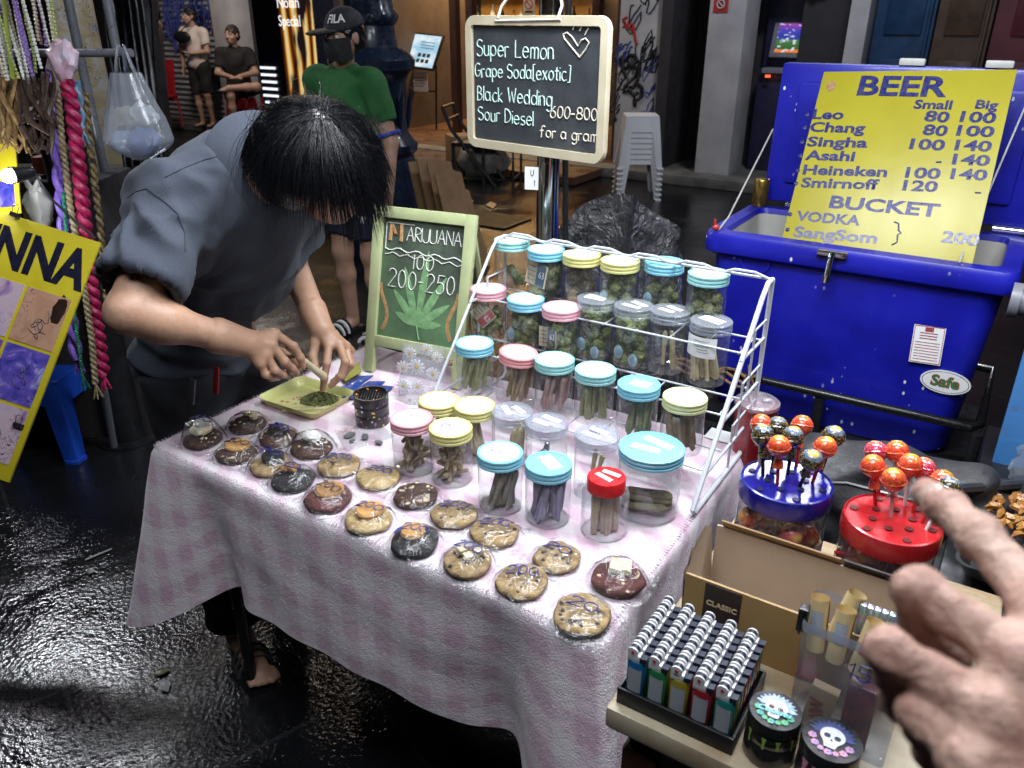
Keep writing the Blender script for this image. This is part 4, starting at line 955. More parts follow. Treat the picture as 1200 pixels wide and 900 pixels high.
# ---------------- white wire display rack
RU0, RU1, RVF, RVB, RZT = -1.025, -.388, 1.215, 1.555, 1.092
M_wire = mat('white_coated_wire', (.55, .57, .62), .35, var=.06)
rk = thing('display_rack', 'white coated three tier wire rack holding rows of lidded jars on the table', 'rack', FRM @ Matrix.Translation(((RU0+RU1)/2, (RVF+RVB)/2, TOPZ)))
TIERS = [(.968, 1.455, 1.545), (.868, 1.37, 1.46), (.788, 1.285, 1.375)]
for u in (RU0, RU1):
    m = MB(FRM); z0 = TOPZ+.006
    m.tube([(u, RVB, RZT), (u, RVB, z0+.01), (u, RVB-.01, z0), (u, RVF+.01, z0), (u, RVF, z0+.01), (u, RVB-.055, RZT-.02), (u, RVB-.03, RZT), (u, RVB, RZT)], .0052 if u > -.6 else .0036, 8)
    for z, v0, v1 in TIERS:
        vf = RVF+(z-TOPZ)/(RZT-TOPZ)*(RVB-.055-RVF)
        m.tube([(u, vf, z), (u, RVB, z)], .0032, 6); m.tube([(u, (vf+RVB)/2, z+.04), (u, RVB, z+.04)], .0022, 6)
        m.tube([(u, (vf+RVB)/2, z+.04), (u, (vf+RVB)/2+.0, z-.09 if z > .82 else z0)], .0026, 6)
    m.build('side_frame', M_wire, rk, True)
for z, v0, v1 in TIERS:
    m = MB(FRM); vf = RVF+(z-TOPZ)/(RZT-TOPZ)*(RVB-.055-RVF)
    for v in (v0, v1): m.tube([(RU0, v, z-.003), (RU1, v, z-.003)], .0022, 6)
    for u in np.linspace(RU0+.02, RU1-.02, 9): m.tube([(u, v0, z-.004), (u, v0, z-.006), (u, v1, z-.006)], .0016, 5)
    m.build('shelf', M_wire, rk, True)
m = MB(FRM); m.tube([(RU0, RVB, RZT), (RU1, RVB, RZT)], .0032, 6)
for k in range(6):
    u = RU0+(RU1-RU0)*(k+.5)/6; m.tube([(u-.045, RVB, RZT), (u-.02, RVB-.012, RZT+.012), (u+.02, RVB-.012, RZT+.012), (u+.045, RVB, RZT)], .0028, 6)
m.build('top_rail', M_wire, rk, True)

# ---------------- jars
def plastic(name, c): return mat(name, c, .35, var=.06, vs=25)
LID = {'blue': plastic('lid_sky_blue', (.22, .56, .72)), 'teal': plastic('lid_teal', (.30, .62, .62)), 'yellow': plastic('lid_yellow', (.68, .65, .26)), 'cream': plastic('lid_cream_yellow', (.66, .66, .34)), 'pink': plastic('lid_pink', (.70, .36, .42)), 'coral': plastic('lid_coral', (.72, .30, .32)), 'red': plastic('lid_red', (.55, .015, .02))}
M_clid = clear('frosted_lid', (.80, .84, .90), 1.1, .18, .22, (.75, .80, .88)); M_jar = clear('jar_plastic', (.955, .965, .97), 1.6, .045, .03, (.85, .88, .92), bump=.12, bs=12, ior=1.5)
M_lab = mat('white_label', (.82, .82, .82), .7, var=.05)
JM = {}
def jar_mesh(key, R, H, neck=.96, small=False):
    if key in JM: return JM[key]
    m = MB(); lh = .021
    if small: prof = [(0, .002), (R*.85, .001), (R*.96, .006), (R, .014), (R, H*.66), (R*1.0, H*.70), (R*.97, H*.74), (R*.80, H*.80), (R*.76, H*.83), (R*.76, H-lh*.3)]
    else: prof = [(0, .003), (R*.86, .001), (R*.95, .004), (R*.985, .012), (R*.985, H-lh-.012), (R*.96, H-lh-.004), (R*.93, H-lh), (R*.93, H-.004)]
    m.lathe(prof, seg=48); b = m
    r = R*.8 if small else R; l = MB(); z0 = H-lh-(.004 if small else 0)
    pr = [(r*.96, z0), (r*1.0, z0), (r*1.0, z0+.004), (r*.965, z0+.0055), (r*.965, z0+.007), (r*1.0, z0+.0085), (r*1.0, z0+.0125), (r*.975, z0+.014), (r*.975, z0+.0155), (r*1.005, z0+.0165), (r*1.005, H-.0015), (r*.97, H), (r*.88, H), (r*.87, H-.0012), (0, H-.0012)]
    if small: pr = [(r*.96, z0), (r, z0), (r*1.0, H-.002), (r*.96, H), (0, H)]
    l.lathe(pr, seg=96, wob=(lambda a, z: 1+.012*(1 if math.sin(a*48) > 0 else 0)) if not small else (lambda a, z: 1+.006*math.sin(a*48)))
    JM[key] = (b, l); return JM[key]
JOBJ = {}
def make_jar(px, py, zl, key, lid, label, contents=None, white=False, labels=(), R=.0425, H=.117, tilt=0, seed=1, ink=None):
    c = onz(px, py, zl); base = Vector((c.x, c.y, zl-H))
    M = frame(base) @ Matrix.Rotation(random.Random(seed).uniform(-.3, .3), 4, 'Z')
    if tilt: M = Matrix.Translation(Vector((c.x, c.y, zl-H))) @ Matrix.Rotation(tilt, 4, Vector((.3, 1, 0))) @ (Matrix.Translation(-Vector((c.x, c.y, zl-H))) @ M)
    th = thing('storage_jar', label, 'jar', M, 'jars with screw lids'); b, l = jar_mesh(key, R, H, small=(key == 'small'))
    if key not in JOBJ: JOBJ[key] = b.build('vessel', M_jar, th), None
    else:
        o = JOBJ[key][0].copy(); sc.collection.objects.link(o); o.parent = th
    if (key, lid) not in JOBJ: JOBJ[(key, lid)] = l.build('lid', M_clid if lid == 'clear' else LID[lid], th); lo = JOBJ[(key, lid)]
    else: lo = JOBJ[(key, lid)].copy(); sc.collection.objects.link(lo); lo.parent = th
    lo['label'] = lid+' screw lid'
    if white: m = MB(); m.lathe([(0, H-.0006), (R*.86, H-.0006), (R*.86, H-.0010)], seg=40); m.build('lid_disc', M_lab, th)
    rl = R*.8 if key == 'small' else R
    lr = random.Random(seed+5)
    for k, (x, y, w_, h_, a) in enumerate(labels):
        x += lr.uniform(-.1, .1); y += lr.uniform(-.06, .06); w_ *= lr.uniform(.85, 1.1); a += lr.uniform(-.25, .2)
        m = MB(); m.add(*bev_box((w_*rl, h_*rl, .0007), 0), 0, Matrix.Translation((x*rl, y*rl, H+(.0005 if key == 'small' else -.0006))) @ Matrix.Rotation(a, 4, 'Z')); m.build('sticker', M_lab, th)
    if ink: m = MB(); write(m, ink, rl*.3, Matrix.Translation((-rl*.45, -rl*.1, H+.0002)), .0005, seed=seed, width=rl*.6); m.build('price_ink', M_ink, th)
    return th, M
TWO = ((.1, .35, .95, .3, -.25), (-.15, -.15, .95, .3, -.25)); ONE = ((0, .05, 1.1, .62, -.2),)
Z1, Z2, Z3, ZT = 1.085, .985, .905, TOPZ+.117
JARS = [  # key: px, py, lid z, kind, lid, white disc, stickers, contents, label
 (600, 280, Z1, 'std', 'teal', 1, (), ('buds', 3), 'teal lidded jar at the left end of the top rack row, nearly empty'),
 (640, 291, Z1, 'std', 'blue', 1, (), ('buds', 20), 'blue lidded jar with a big price card, second in the top rack row'),
 (682, 297, Z1, 'std', 'yellow', 1, (), ('budsbrown', 16), 'yellow lidded jar of brownish buds, left of the other yellow jar in the top row'),
 (727, 304, Z1, 'std', 'yellow', 1, (), ('buds', 20), 'yellow lidded jar of green buds, right of the other yellow jar in the top row'),
 (779, 306, Z1, 'std', 'blue', 0, ONE, ('buds', 18), 'blue lidded jar with a square sticker between yellow and teal jars in the top row'),
 (831, 319, Z1, 'std', 'teal', 1, (), ('buds', 20), 'teal lidded jar at the right end of the top rack row under the wire corner'),
 (572, 337, Z2, 'std', 'pink', 1, (), ('buds', 17), 'pink lidded jar with a red card beside the marijuana board'),
 (616, 349, Z2, 'std', 'blue', 1, (), ('buds', 20), 'blue lidded jar of round buds between two pink lidded jars'),
 (658, 359, Z2, 'std', 'pink', 1, (), ('buds', 18), 'pink lidded jar with a cream card beside the tall clear lidded jars'),
 (699, 349, Z2+.02, 'tall', 'clear', 0, ONE, ('buds', 34), 'tall clear lidded jar full of green buds, next to the pink lidded jar'),
 (743, 357, Z2+.02, 'tall', 'clear', 0, TWO, ('buds', 34), 'tall clear lidded jar full of green buds, between two other clear lidded jars'),
 (786, 363, Z2+.02, 'tall', 'clear', 0, TWO, ('tan', 3), 'tall clear lidded jar holding just a few pale joints'),
 (834, 375, Z2+.02, 'tall', 'clear', 0, ONE, ('tan', 10), 'tall clear lidded jar of pale joints with a paper label on its side'),
 (556, 401, Z3, 'std', 'blue', 1, (), ('greenj', 9), 'blue lidded jar of greenish joints at the left end of the lowest rack row'),
 (602, 411, Z3, 'std', 'coral', 1, (), ('brownj', 8), 'tilted coral pink lidded jar of brown joints in the lowest rack row'),
 (650, 420, Z3, 'std', 'teal', 1, (), ('pinkj', 11), 'teal lidded jar of pinkish joints right of the coral lidded jar'),
 (698, 432, Z3, 'std', 'teal', 1, (), ('greenj', 11), 'teal lidded jar of green joints, left of the stickered blue lid'),
 (749, 449, Z3, 'std', 'blue', 0, ONE, ('mixj', 9), 'blue lidded jar with a square sticker in the lowest rack row'),
 (803, 464, Z3, 'std', 'cream', 1, (), ('brownj', 10), 'cream yellow lidded jar of brown joints at the right end of the lowest rack row'),
 (514, 468, ZT, 'std', 'yellow', 1, (), ('tan', 6), 'yellow lidded jar on the table, farthest left and half hidden behind the pink lid'),
 (556, 474, ZT, 'std', 'yellow', 1, (), ('tan', 8), 'yellow lidded jar on the table just behind the inked yellow lid'),
 (600, 481, ZT, 'std', 'clear', 0, TWO, ('tan', 7), 'short clear lidded jar with two stickers behind the front blue lidded jars'),
 (641, 494, ZT, 'std', 'clear', 0, TWO, ('silver', 12), 'short clear lidded jar of silvery wrapped pieces on the table'),
 (700, 508, ZT+.013, 'mid', 'clear', 0, TWO, ('tan', 3), 'nearly empty clear lidded jar behind the red lidded jar'),
 (764, 523, ZT+.02, 'big', 'blue', 0, TWO, ('cigar', 9), 'largest jar, wide blue lid, with thick cigars lying in its bottom'),
 (482, 489, ZT, 'std', 'pink', 1, (), ('stub', 16), 'pink lidded jar of short brown joints at the left of the front jars'),
 (528, 500, ZT, 'std', 'yellow', 1, (), ('stub', 16), 'yellow lidded jar marked with ink, standing between the pink and blue front lids'),
 (586, 529, ZT, 'std', 'blue', 1, (), ('greyj', 12), 'blue lidded jar of grey green joints with an inked price, left of the purple joints'),
 (643, 542, ZT, 'std', 'blue', 0, ONE, ('purplej', 14), 'blue lidded jar of purple joints in the front row'),
 (711, 558, ZT-.004, 'small', 'red', 0, TWO, ('brownv', 15), 'red lidded jar of upright brown joints nearest the front'),
]
KIND = {'std': (.0425, .117), 'tall': (.0425, .137), 'mid': (.0425, .130), 'big': (.059, .137), 'small': (.0425, .117)}
def herb(name, c, c2): return mat(name, c, .9, c2=c2, vs=60, bump=.9, bs=220, bd=.004)
M_bud = herb('bud_green', (.30, .32, .13), (.12, .15, .05)); M_bud2 = herb('bud_brown', (.26, .20, .11), (.13, .10, .05))
def bud_mesh(mt, sd):
    m = MB(); q = random.Random(sd); m.blob((0, 0, 0), (.010, .010, .011), 2, .5, 3, seed=sd)
    for k in range(26):
        d = Vector((q.gauss(0, 1), q.gauss(0, 1), q.gauss(0, 1))).normalized()*.0085
        m.blob(d, q.uniform(.0024, .0046), 1, .5, 3, seed=k)
    for k in range(18):
        d = Vector((q.gauss(0, 1), q.gauss(0, 1), q.gauss(0, 1))).normalized(); m.tube([d*.009, d*q.uniform(.0125, .0155)], [.0013, .0002], 4)
    o = m.build('dried_bud', mt, angle=None); return o
BUDS = {'buds': [bud_mesh(M_bud, k) for k in range(3)], 'budsbrown': [bud_mesh(M_bud2, k+5) for k in range(2)]}
JC = {'tan': ((.62, .54, .32), (.48, .38, .2)), 'greenj': ((.38, .40, .2), (.24, .25, .11)), 'brownj': ((.42, .30, .17), (.26, .17, .1)), 'pinkj': ((.55, .36, .34), (.4, .26, .22)), 'mixj': ((.34, .36, .2), (.14, .22, .14)), 'stub': ((.42, .33, .2), (.25, .18, .1)),
      'greyj': ((.36, .37, .3), (.24, .24, .2)), 'purplej': ((.28, .28, .45), (.17, .17, .3)), 'brownv': ((.46, .38, .28), (.32, .25, .18)), 'cigar': ((.30, .27, .16), (.17, .15, .08)), 'silver': ((.5, .52, .55), (.2, .22, .25))}
JT = {}
for k, (a, b) in JC.items():
    mt = mat('joint_'+k, a, .8 if k != 'silver' else .3, c2=b, vs=50, metal=.8 if k == 'silver' else 0)
    JT[k] = joint_mesh(mt, *{'stub': (.058, .0042, .0055), 'cigar': (.085, .006, .0085), 'silver': (.03, .005, .006)}.get(k, (.083, .0038, .0056)))
used = set(); NAMES = {'tan': 'pale', 'greenj': 'greenish', 'brownj': 'brown', 'pinkj': 'pinkish', 'mixj': 'mixed green', 'stub': 'short brown', 'greyj': 'grey green', 'purplej': 'purple', 'brownv': 'brown', 'cigar': 'thick dark', 'silver': 'silvery'}
def put(proto, M, label, cat, group):
    if proto.name in used: o = proto.copy(); sc.collection.objects.link(o)
    else: o = proto; used.add(proto.name)
    o.matrix_world = M; return tag(o, label, cat, group)
SHORT = lambda lb: 'the '+' '.join(lb.replace(',', '').split()[:8])
for n, (px, py, zl, kind, lid, white, stick, (cont, cnt), label) in enumerate(JARS):
    R, H = KIND[kind]; q = random.Random(100+n)
    if cont not in BUDS and cont not in ('cigar', 'silver') and cnt > 4: cnt = int(cnt*1.75)
    ink = {27: '200', 25: '1', 26: '200', 28: '200', 23: '200'}.get(n)
    th, M = make_jar(px, py, zl, kind, lid, label, None, white, stick, R, H, tilt=.10 if n == 14 else 0, seed=n, ink=ink)
    short = SHORT(label)
    if cont in BUDS:
        zf = H-.026; pos = []
        for k in range(cnt):
            for tr_ in range(60):
                a = q.uniform(0, 6.28); r = (R-.014)*math.sqrt(q.random()); z = .013
                x, y = math.cos(a)*r, math.sin(a)*r
                for (X, Y, Z) in pos:
                    d = math.hypot(x-X, y-Y)
                    if d < .019: z = max(z, Z+math.sqrt(max(0, .019**2-d*d))*.95)
                if z < zf-.008 or tr_ > 50: break
            if z > zf: continue
            pos.append((x, y, z)); s = q.uniform(.95, 1.3)
            put(q.choice(BUDS[cont]), M @ Matrix.Translation((x, y, z)) @ Euler((q.uniform(0, 6), q.uniform(0, 6), q.uniform(0, 6))).to_matrix().to_4x4() @ Matrix.Scale(s, 4), ('green' if cont == 'buds' else 'brownish')+' dried bud inside '+short, 'bud', 'buds inside '+short)
    else:
        L = {'stub': .058, 'cigar': .085, 'silver': .03}.get(cont, .083); lean = q.uniform(0, 6.28)
        for k in range(cnt):
            flip = q.random() < .35; a = q.uniform(0, 6.28); r = (R-.012)*math.sqrt(q.uniform(.02, 1)); r *= .95
            b0 = Vector((math.cos(a)*r, math.sin(a)*r, .006))
            if cont == 'brownv': a2 = a+q.uniform(-.3, .3); r2 = r*.75+.002; e = Vector((math.cos(a2)*r2, math.sin(a2)*r2, .09))
            elif cont in ('stub',): lean2 = q.uniform(0, 6.28); b0.z += .024*(k//10); e = b0+Vector((-b0.x*1.3+math.cos(lean2)*.012, -b0.y*1.3+math.sin(lean2)*.012, q.uniform(.01, .05)))
            elif cont == 'cigar': b0 = Vector((-.04+q.uniform(-.006, .006), q.uniform(-.034, .034), .012+.011*(k//4))); b0.x = -math.sqrt(max(.0004, .047**2-b0.y**2)); e = Vector((-b0.x, b0.y*.7, b0.z+q.uniform(0, .012)))
            elif cont == 'silver': b0.z = .01+.016*(k//4); e = b0+Vector((-b0.x, -b0.y, q.uniform(.005, .02)))
            else: e = Vector((b0.x*.72+math.cos(lean)*.012+q.uniform(-.010, .010), b0.y*.72+math.sin(lean)*.012+q.uniform(-.010, .010), .078)); 
            if cont == 'cigar': ln = (e-b0).length/L
            else: ln = 1.0
            d = (e-b0).normalized(); s0 = b0
            if flip and cont not in ('cigar',): s0 = b0+d*L; d = -d
            LM = Matrix.Translation(s0) @ d.to_track_quat('Z', 'Y').to_matrix().to_4x4() @ Matrix.Diagonal((1, 1, ln, 1))
            put(JT[cont], M @ LM, NAMES[cont]+' rolled joint inside '+short, 'joint', 'joints inside '+short)
    # cards, sachets
    def card(bc, w_, h_, lb, bars, y=-.031, rz=0., z=.05, x=0.):
        L = M @ Matrix.Translation((x, y, z)) @ Matrix.Rotation(rz, 4, 'Y') @ Matrix.Rotation(-.12, 4, 'X')
        m = MB(L); m.box((0, 0, 0), (w_, .0012, h_)); o = m.build('price_card', bc, origin=L.translation); tag(o, lb, 'card')
        m = MB(L); m.box((w_*.22, -.0009, 0), (w_*.42, .0006, h_*.95)); bb = m.build('colour_band', bars, o); bb.matrix_parent_inverse = Matrix.Identity(4)
        bb.data.transform(Matrix.Translation(-L.translation))
        m = MB(L)
        for k in range(4): m.box((-w_*.24, -.0009, h_*(.3-.2*k)), (w_*.36, .0006, .0012))
        b2 = m.build('print', M_bink, o); b2.data.transform(Matrix.Translation(-L.translation))
        m = MB(L); q3 = MB(L @ Matrix.Translation((w_*.12, -.0012, -h_*.1)) @ Matrix.Rotation(math.pi/2, 4, 'X')); q3.text('63', h_*.42, Matrix.Identity(4), ext=.0002, sx=.8); b3 = q3.build('lettering', M_lab, o); b3.data.transform(Matrix.Translation(-L.translation))
    if n == 0: card(M_cardp, .05, .03, 'olive price card lying in the nearly empty teal lidded jar', M_teal_, rz=.35, z=.035) if 'M_cardp' in globals() else None
    if n in (1, 6, 8):
        M_cardp = bpy.data.materials.get('card_cream') or mat('card_cream', (.50, .45, .32), .7, var=.1)
        M_dark_ = bpy.data.materials.get('card_navy') or mat('card_navy', (.05, .12, .2), .6); M_rd = bpy.data.materials.get('card_red') or mat('card_red', (.4, .05, .04), .6)
        if n == 1: card(M_cardp, .062, .052, 'large cream and navy price card inside the second jar of the top row', M_dark_, rz=.1, z=.062)
        if n == 6: card(M_cardp, .05, .045, 'cream and red price card tilted inside the pink lidded jar beside the board', M_rd, rz=.8, z=.06)
        if n == 8: card(M_cardp, .05, .045, 'cream price card inside the pink lidded jar beside the tall jars', M_dark_, rz=-.1, z=.05, x=-.012)
    if n in (9, 10, 7, 3, 4):
        M_sil = bpy.data.materials.get('silica_film') or mat('silica_film', (.35, .52, .62), .3, var=.2, vs=60)
        for k in range(2 if n in (9, 10) else 1):
            x = (-.016, .018)[k]; L = M @ Matrix.Translation((x, -math.sqrt(.037**2-x*x), .022+.014*(1-k))); m = MB(L); m.blob((0, 0, 0), (.011, .0035, .016), 2); o = m.build('silica_sachet', M_sil, origin=L.translation); tag(o, 'pale blue silica sachet in '+short, 'sachet', 'silica sachets in '+short)
    if n == 12:
        m = MB(); g = []
        for a in range(11):
            an = math.radians(-150+a*10); g.append([Vector((math.cos(an)*.0432, math.sin(an)*.0432, z)) for z in (.068, .112)])
        m.grid(g); m.build('side_label', M_lab, th)
        m = MB()
        for k in range(5):
            m.tube([(math.cos(math.radians(a))*.0435, math.sin(math.radians(a))*.0435, .104-.006*k) for a in range(-118+k*4, -68, 8)], .0005, 4)
        m.build('print', M_bink, th)
# ---------------- chrome umbrella pole with clamp and hanging chalkboard
M_chrome = mat('chrome', (.75, .76, .8), .14, 1.0, var=.06, rv=.05)
pp = at(641, 280, 2.1); PX, PY = pp.x, pp.y
pole = thing('umbrella_pole', 'shiny chrome umbrella pole with a black clamp rising behind the jar rack', 'pole', (PX, PY, 0))
m = MB(); m.cyl((0, 0, .75), (0, 0, 2.7), .029, seg=32); m.build('tube', M_chrome, pole)
m = MB(); m.lathe([(0, 0), (.24, 0), (.24, .05), (.06, .07), (.037, .09), (.037, .80), (.042, .81), (.042, .93), (.036, .94), (.034, .995), (0, .995)], seg=32); m.build('base_sleeve', M_blk, pole)
m = MB(); m.tube([(.03, -.02, .955), (.085, -.045, .955)], .011, 10); m.tube([(.085, -.045, .945), (.085, -.045, .965)], .024, 10); m.tube([(.03, -.02, .89), (.095, -.04, .87)], .012, 8); m.build('clamp_knob', M_blk, pole)
m = MB(); m.tube([(PX+.047, PY-.02, .05), (PX+.05, PY-.03, .9), (PX+.04, PY-.01, 1.3), (PX+.036, PY, 2.4)], .008, 7); o = m.build('power_cable', M_blk, origin=(PX+.047, PY-.02, .05)); tag(o, 'black cable running up beside the chrome pole', 'cable')
TL, TR = at(547, 22, 1.98), at(717, 12, 1.70); bxv = (TR-TL); bxv.z = 0; CBW = bxv.length; CBH = .314
CBM = frame(Vector((TL.x, TL.y, 1.567-CBH)), bxv, Zv); CBN = Vector(CBM.col[2][:3]); CBO = Vector(CBM.translation)
cb = thing('hanging_chalkboard', 'cream framed chalkboard listing weed strains and gram prices hung on the chrome pole', 'chalkboard', CBM)
M_cframe = mat('cream_wood', (.60, .54, .40), .55, c2=(.50, .43, .29), vs=9, bump=.15, bs=50)
def rframe(mb, w_, h_, r, bw, z0, z1):
    o = rrect(w_, h_, r); i = rrect(w_-2*bw, h_-2*bw, max(.003, r-bw)); n = len(o); C = Vector((w_/2, h_/2, 0))
    lv = [[(x, y, z0) for x, y in o], [(x, y, z1-.002) for x, y in o], [(x*.995, y*.995, z1) for x, y in o], [(x, y, z1) for x, y in i], [(x, y, z0) for x, y in i], [(x, y, z0) for x, y in o]]
    mb.grid([[Vector(p)+C for p in r_] for r_ in lv], closed=True)
m = MB(); rframe(m, CBW, CBH, .03, .021, -.008, .008); m.build('frame', M_cframe, cb)
t = NT('slate_panel'); c = t.ramp(t.noise(12, 6, .7), [(.3, (.022, .026, .032)), (.7, (.05, .056, .066))]); c = t.mix(t.math('MULTIPLY', t.ramp(t.noise(5, 5, .7, dist=1), [(.5, (0, 0, 0)), (.7, (1, 1, 1))]), .35), c, (.14, .15, .16)); t.col(c); t.set('Roughness', .7)
m = MB(); m.box((CBW/2, CBH/2, -.003), (CBW-.045, CBH-.045, .006)); m.build('panel', t.m, cb)
cbi = CBM.inverted()
def cbp(px, py): return cbi @ onpl(px, py, CBO, CBN)
m = MB(); m2 = MB()
for mb, txt, a, b, hpx, sd in ((m, 'Super Lemon', (559, 65), (651, 70), 20, 1), (m, 'Grape Soda[exotic]', (557, 90), (670, 95), 16, 2), (m, 'Black Wedding', (560, 117), (649, 125), 17, 3), (m, 'Sour Diesel', (561, 140), (627, 148), 16, 4), (m2, '600-800', (645, 138), (702, 142), 14, 5), (m2, 'for a gram', (633, 160), (702, 167), 13, 6)):
    A = cbp(*a); B = cbp(*b); mid = cbp((a[0]+b[0])/2, (a[1]+b[1])/2-hpx); h = (mid-(A+B)/2).length
    L = Matrix.Translation((A.x, A.y, .001)); write(mb, txt, h, L, .0016, seed=sd, slope=(B.y-A.y)/(B.x-A.x), width=B.x-A.x, gap=.9)
heart = [(680, 67), (671, 56), (662, 45), (661, 40), (665, 38), (671, 43), (678, 54), (682, 47), (687, 45), (691, 50), (687, 58), (680, 67)]
m2.tube([cbp(*q)+Vector((0, 0, .002)) for q in heart], .0019, 5)
for a, b in (((672, 35), (674, 28)), ((680, 36), (683, 29)), ((686, 41), (690, 33))): m2.tube([cbp(*a)+Vector((0, 0, .002)), cbp(*b)+Vector((0, 0, .002))], .0016, 5)
m.build('lettering', mat('mint_chalk', (.62, .85, .78), .9, var=.2, vs=200), cb); q_ = m2.build('lettering', mat('cream_chalk', (.85, .78, .64), .9, var=.2, vs=200), cb); q_['label'] = 'cream chalk heart and prices'
m = MB()
for fx in (.26, .68): m.tube([(CBW*fx, CBH-.006, .009), (CBW*fx+.004, CBH+.02, .0), (CBW*.56, CBH+.16, -.03)], .0035, 6)
m.tube([(CBW*.24, CBH-.012, .0095), (CBW*.7, CBH-.008, .0095)], .0028, 6); m.build('string', mat('white_string', (.7, .68, .62), .8), cb)
# small price tag on the pole
q0 = at(623, 209, 1.99); m = MB(frame(q0, Vector((.97, -.25, 0)), Zv)); m.box((0, 0, 0), (.035, .056, .002)); o = m.build('price_tag', M_lab, origin=q0); tag(o, 'small white price tag hanging beside the chrome pole below the chalkboard', 'tag')
m = MB(frame(q0, Vector((.97, -.25, 0)), Zv)); write(m, 'U', .014, Matrix.Translation((-.002, .008, .002)), .0008); write(m, '1', .014, Matrix.Translation((.006, -.018, .002)), .0008); b = m.build('lettering', M_bink, o); b.data.transform(Matrix.Translation(-q0))

# ---------------- pile under crumpled plastic behind the rack
c0 = at(728, 282, 2.45)
OUT = [(650, 300, 2.62), (656, 262, 2.60), (690, 240, 2.56), (717, 226, 2.50), (738, 229, 2.44), (760, 238, 2.50), (780, 256, 2.56), (796, 277, 2.62), (808, 306, 2.68)]
m = MB(); g = []; NC = 72
for i in range(NC+1):
    s = i/NC*(len(OUT)-1); k = min(int(s), len(OUT)-2); f = s-k; o_ = [OUT[k][q_]*(1-f)+OUT[k+1][q_]*f for q_ in range(3)]; top = at(*o_); row = []
    for j in range(34):
        h = j/33
        if j < 5: p = top+Vector((0, .30*(1-j/5), -(top.z-.02)*(1-j/5)**2.2))
        else: hh = (j-5)/28; p = Vector((top.x+.02*math.sin(s*2.2+hh*3), top.y-.10*hh**.7-.05*hh*(1-abs(s-4)/4), top.z*(1-hh)+.01*hh))
        cr = (abs(nz3((p.x*9, p.z*9, 2)))-.3)*.05+nz3((p.x*24, p.z*24, 7))*.010
        row.append(p+Vector((cr*.3, -cr, cr*.4 if 0 < j < 33 else 0)))
    g.append(row)
m.grid(g)
t = NT('black_plastic_sheet'); t.col((.055, .055, .06)); t.set('Roughness', .20); t.set('Specular IOR Level', .9); t.bump(t.math('ADD', t.noise(13, 4, .6, dist=3.0), t.math('MULTIPLY', t.noise(60, 3, dist=1), .25)), 1.0, .022)
o = m.build('plastic_sheet', t.m, origin=(c0.x, c0.y, 0), angle=25); tag(o, 'shiny crumpled dark plastic sheet draped over a pile behind the jar rack', 'plastic sheet')

# ---------------- scooter in the dark behind the pole
s0 = onz(665, 330, 0); s0 = at(640, 225, 3.6); sc_t = thing('motor_scooter', 'dark parked motor scooter with green side panels behind the chrome pole', 'scooter', frame(Vector((s0.x, s0.y, 0)), Vector((-.8, .6, 0)), Vector((.6, .8, 0))))
S = SDF((-.8, -.3, .1), (.7, .3, 1.1), .02)
S.cap((-.45, 0, .62), (.0, 0, .66), .13, .12, k=.08); S.cap((0, 0, .6), (.3, 0, .42), .1, .09, k=.08); S.cap((.3, 0, .35), (.48, 0, .85), .09, .08, k=.06); S.ell((-.3, 0, .48), (.3, .14, .16), k=.06); S.ell((.5, 0, .9), (.12, .14, .12), k=.05)
v, f = S.mesh(); mesh_obj('bodywork', v, f, mat('black_scooter', (.012, .012, .016), .25, coat=.4), sc_t, world=False)
m = MB(); m.blob((-.18, .135, .60), (.22, .02, .05), 3); m.blob((-.18, -.135, .60), (.22, .02, .05), 3); m.build('side_panel', mat('green_panel', (.03, .30, .08), .3, coat=.3, bump=.1), sc_t)
m = MB(); m.blob((-.3, 0, .76), (.32, .12, .06), 3); m.build('saddle', M_blk, sc_t)
for x in (-.45, .58):
    m = MB(); n = 28; g = [[Vector((x+math.cos(i/n*6.283)*(.2+.05*math.cos(j/8*6.283)), .045*math.sin(j/8*6.283), .25+math.sin(i/n*6.283)*(.2+.05*math.cos(j/8*6.283)))) for j in range(8)] for i in range(n+1)]; m.grid(g, closed=True); wl = m.build('wheel', M_blk, sc_t)
    m = MB(); m.cyl((x, -.03, .25), (x, .03, .25), .15, seg=20); m.build('rim', M_grey, wl)
m = MB(); m.tube([(.42, -.32, .98), (.46, -.1, 1.0), (.46, .1, 1.0), (.42, .32, .98)], .014, 8); m.build('handlebar', M_blk, sc_t)
m = MB(); m.blob((-.52, 0, .66), (.05, .09, .04), 2); m.build('tail_light', M_redink, sc_t)

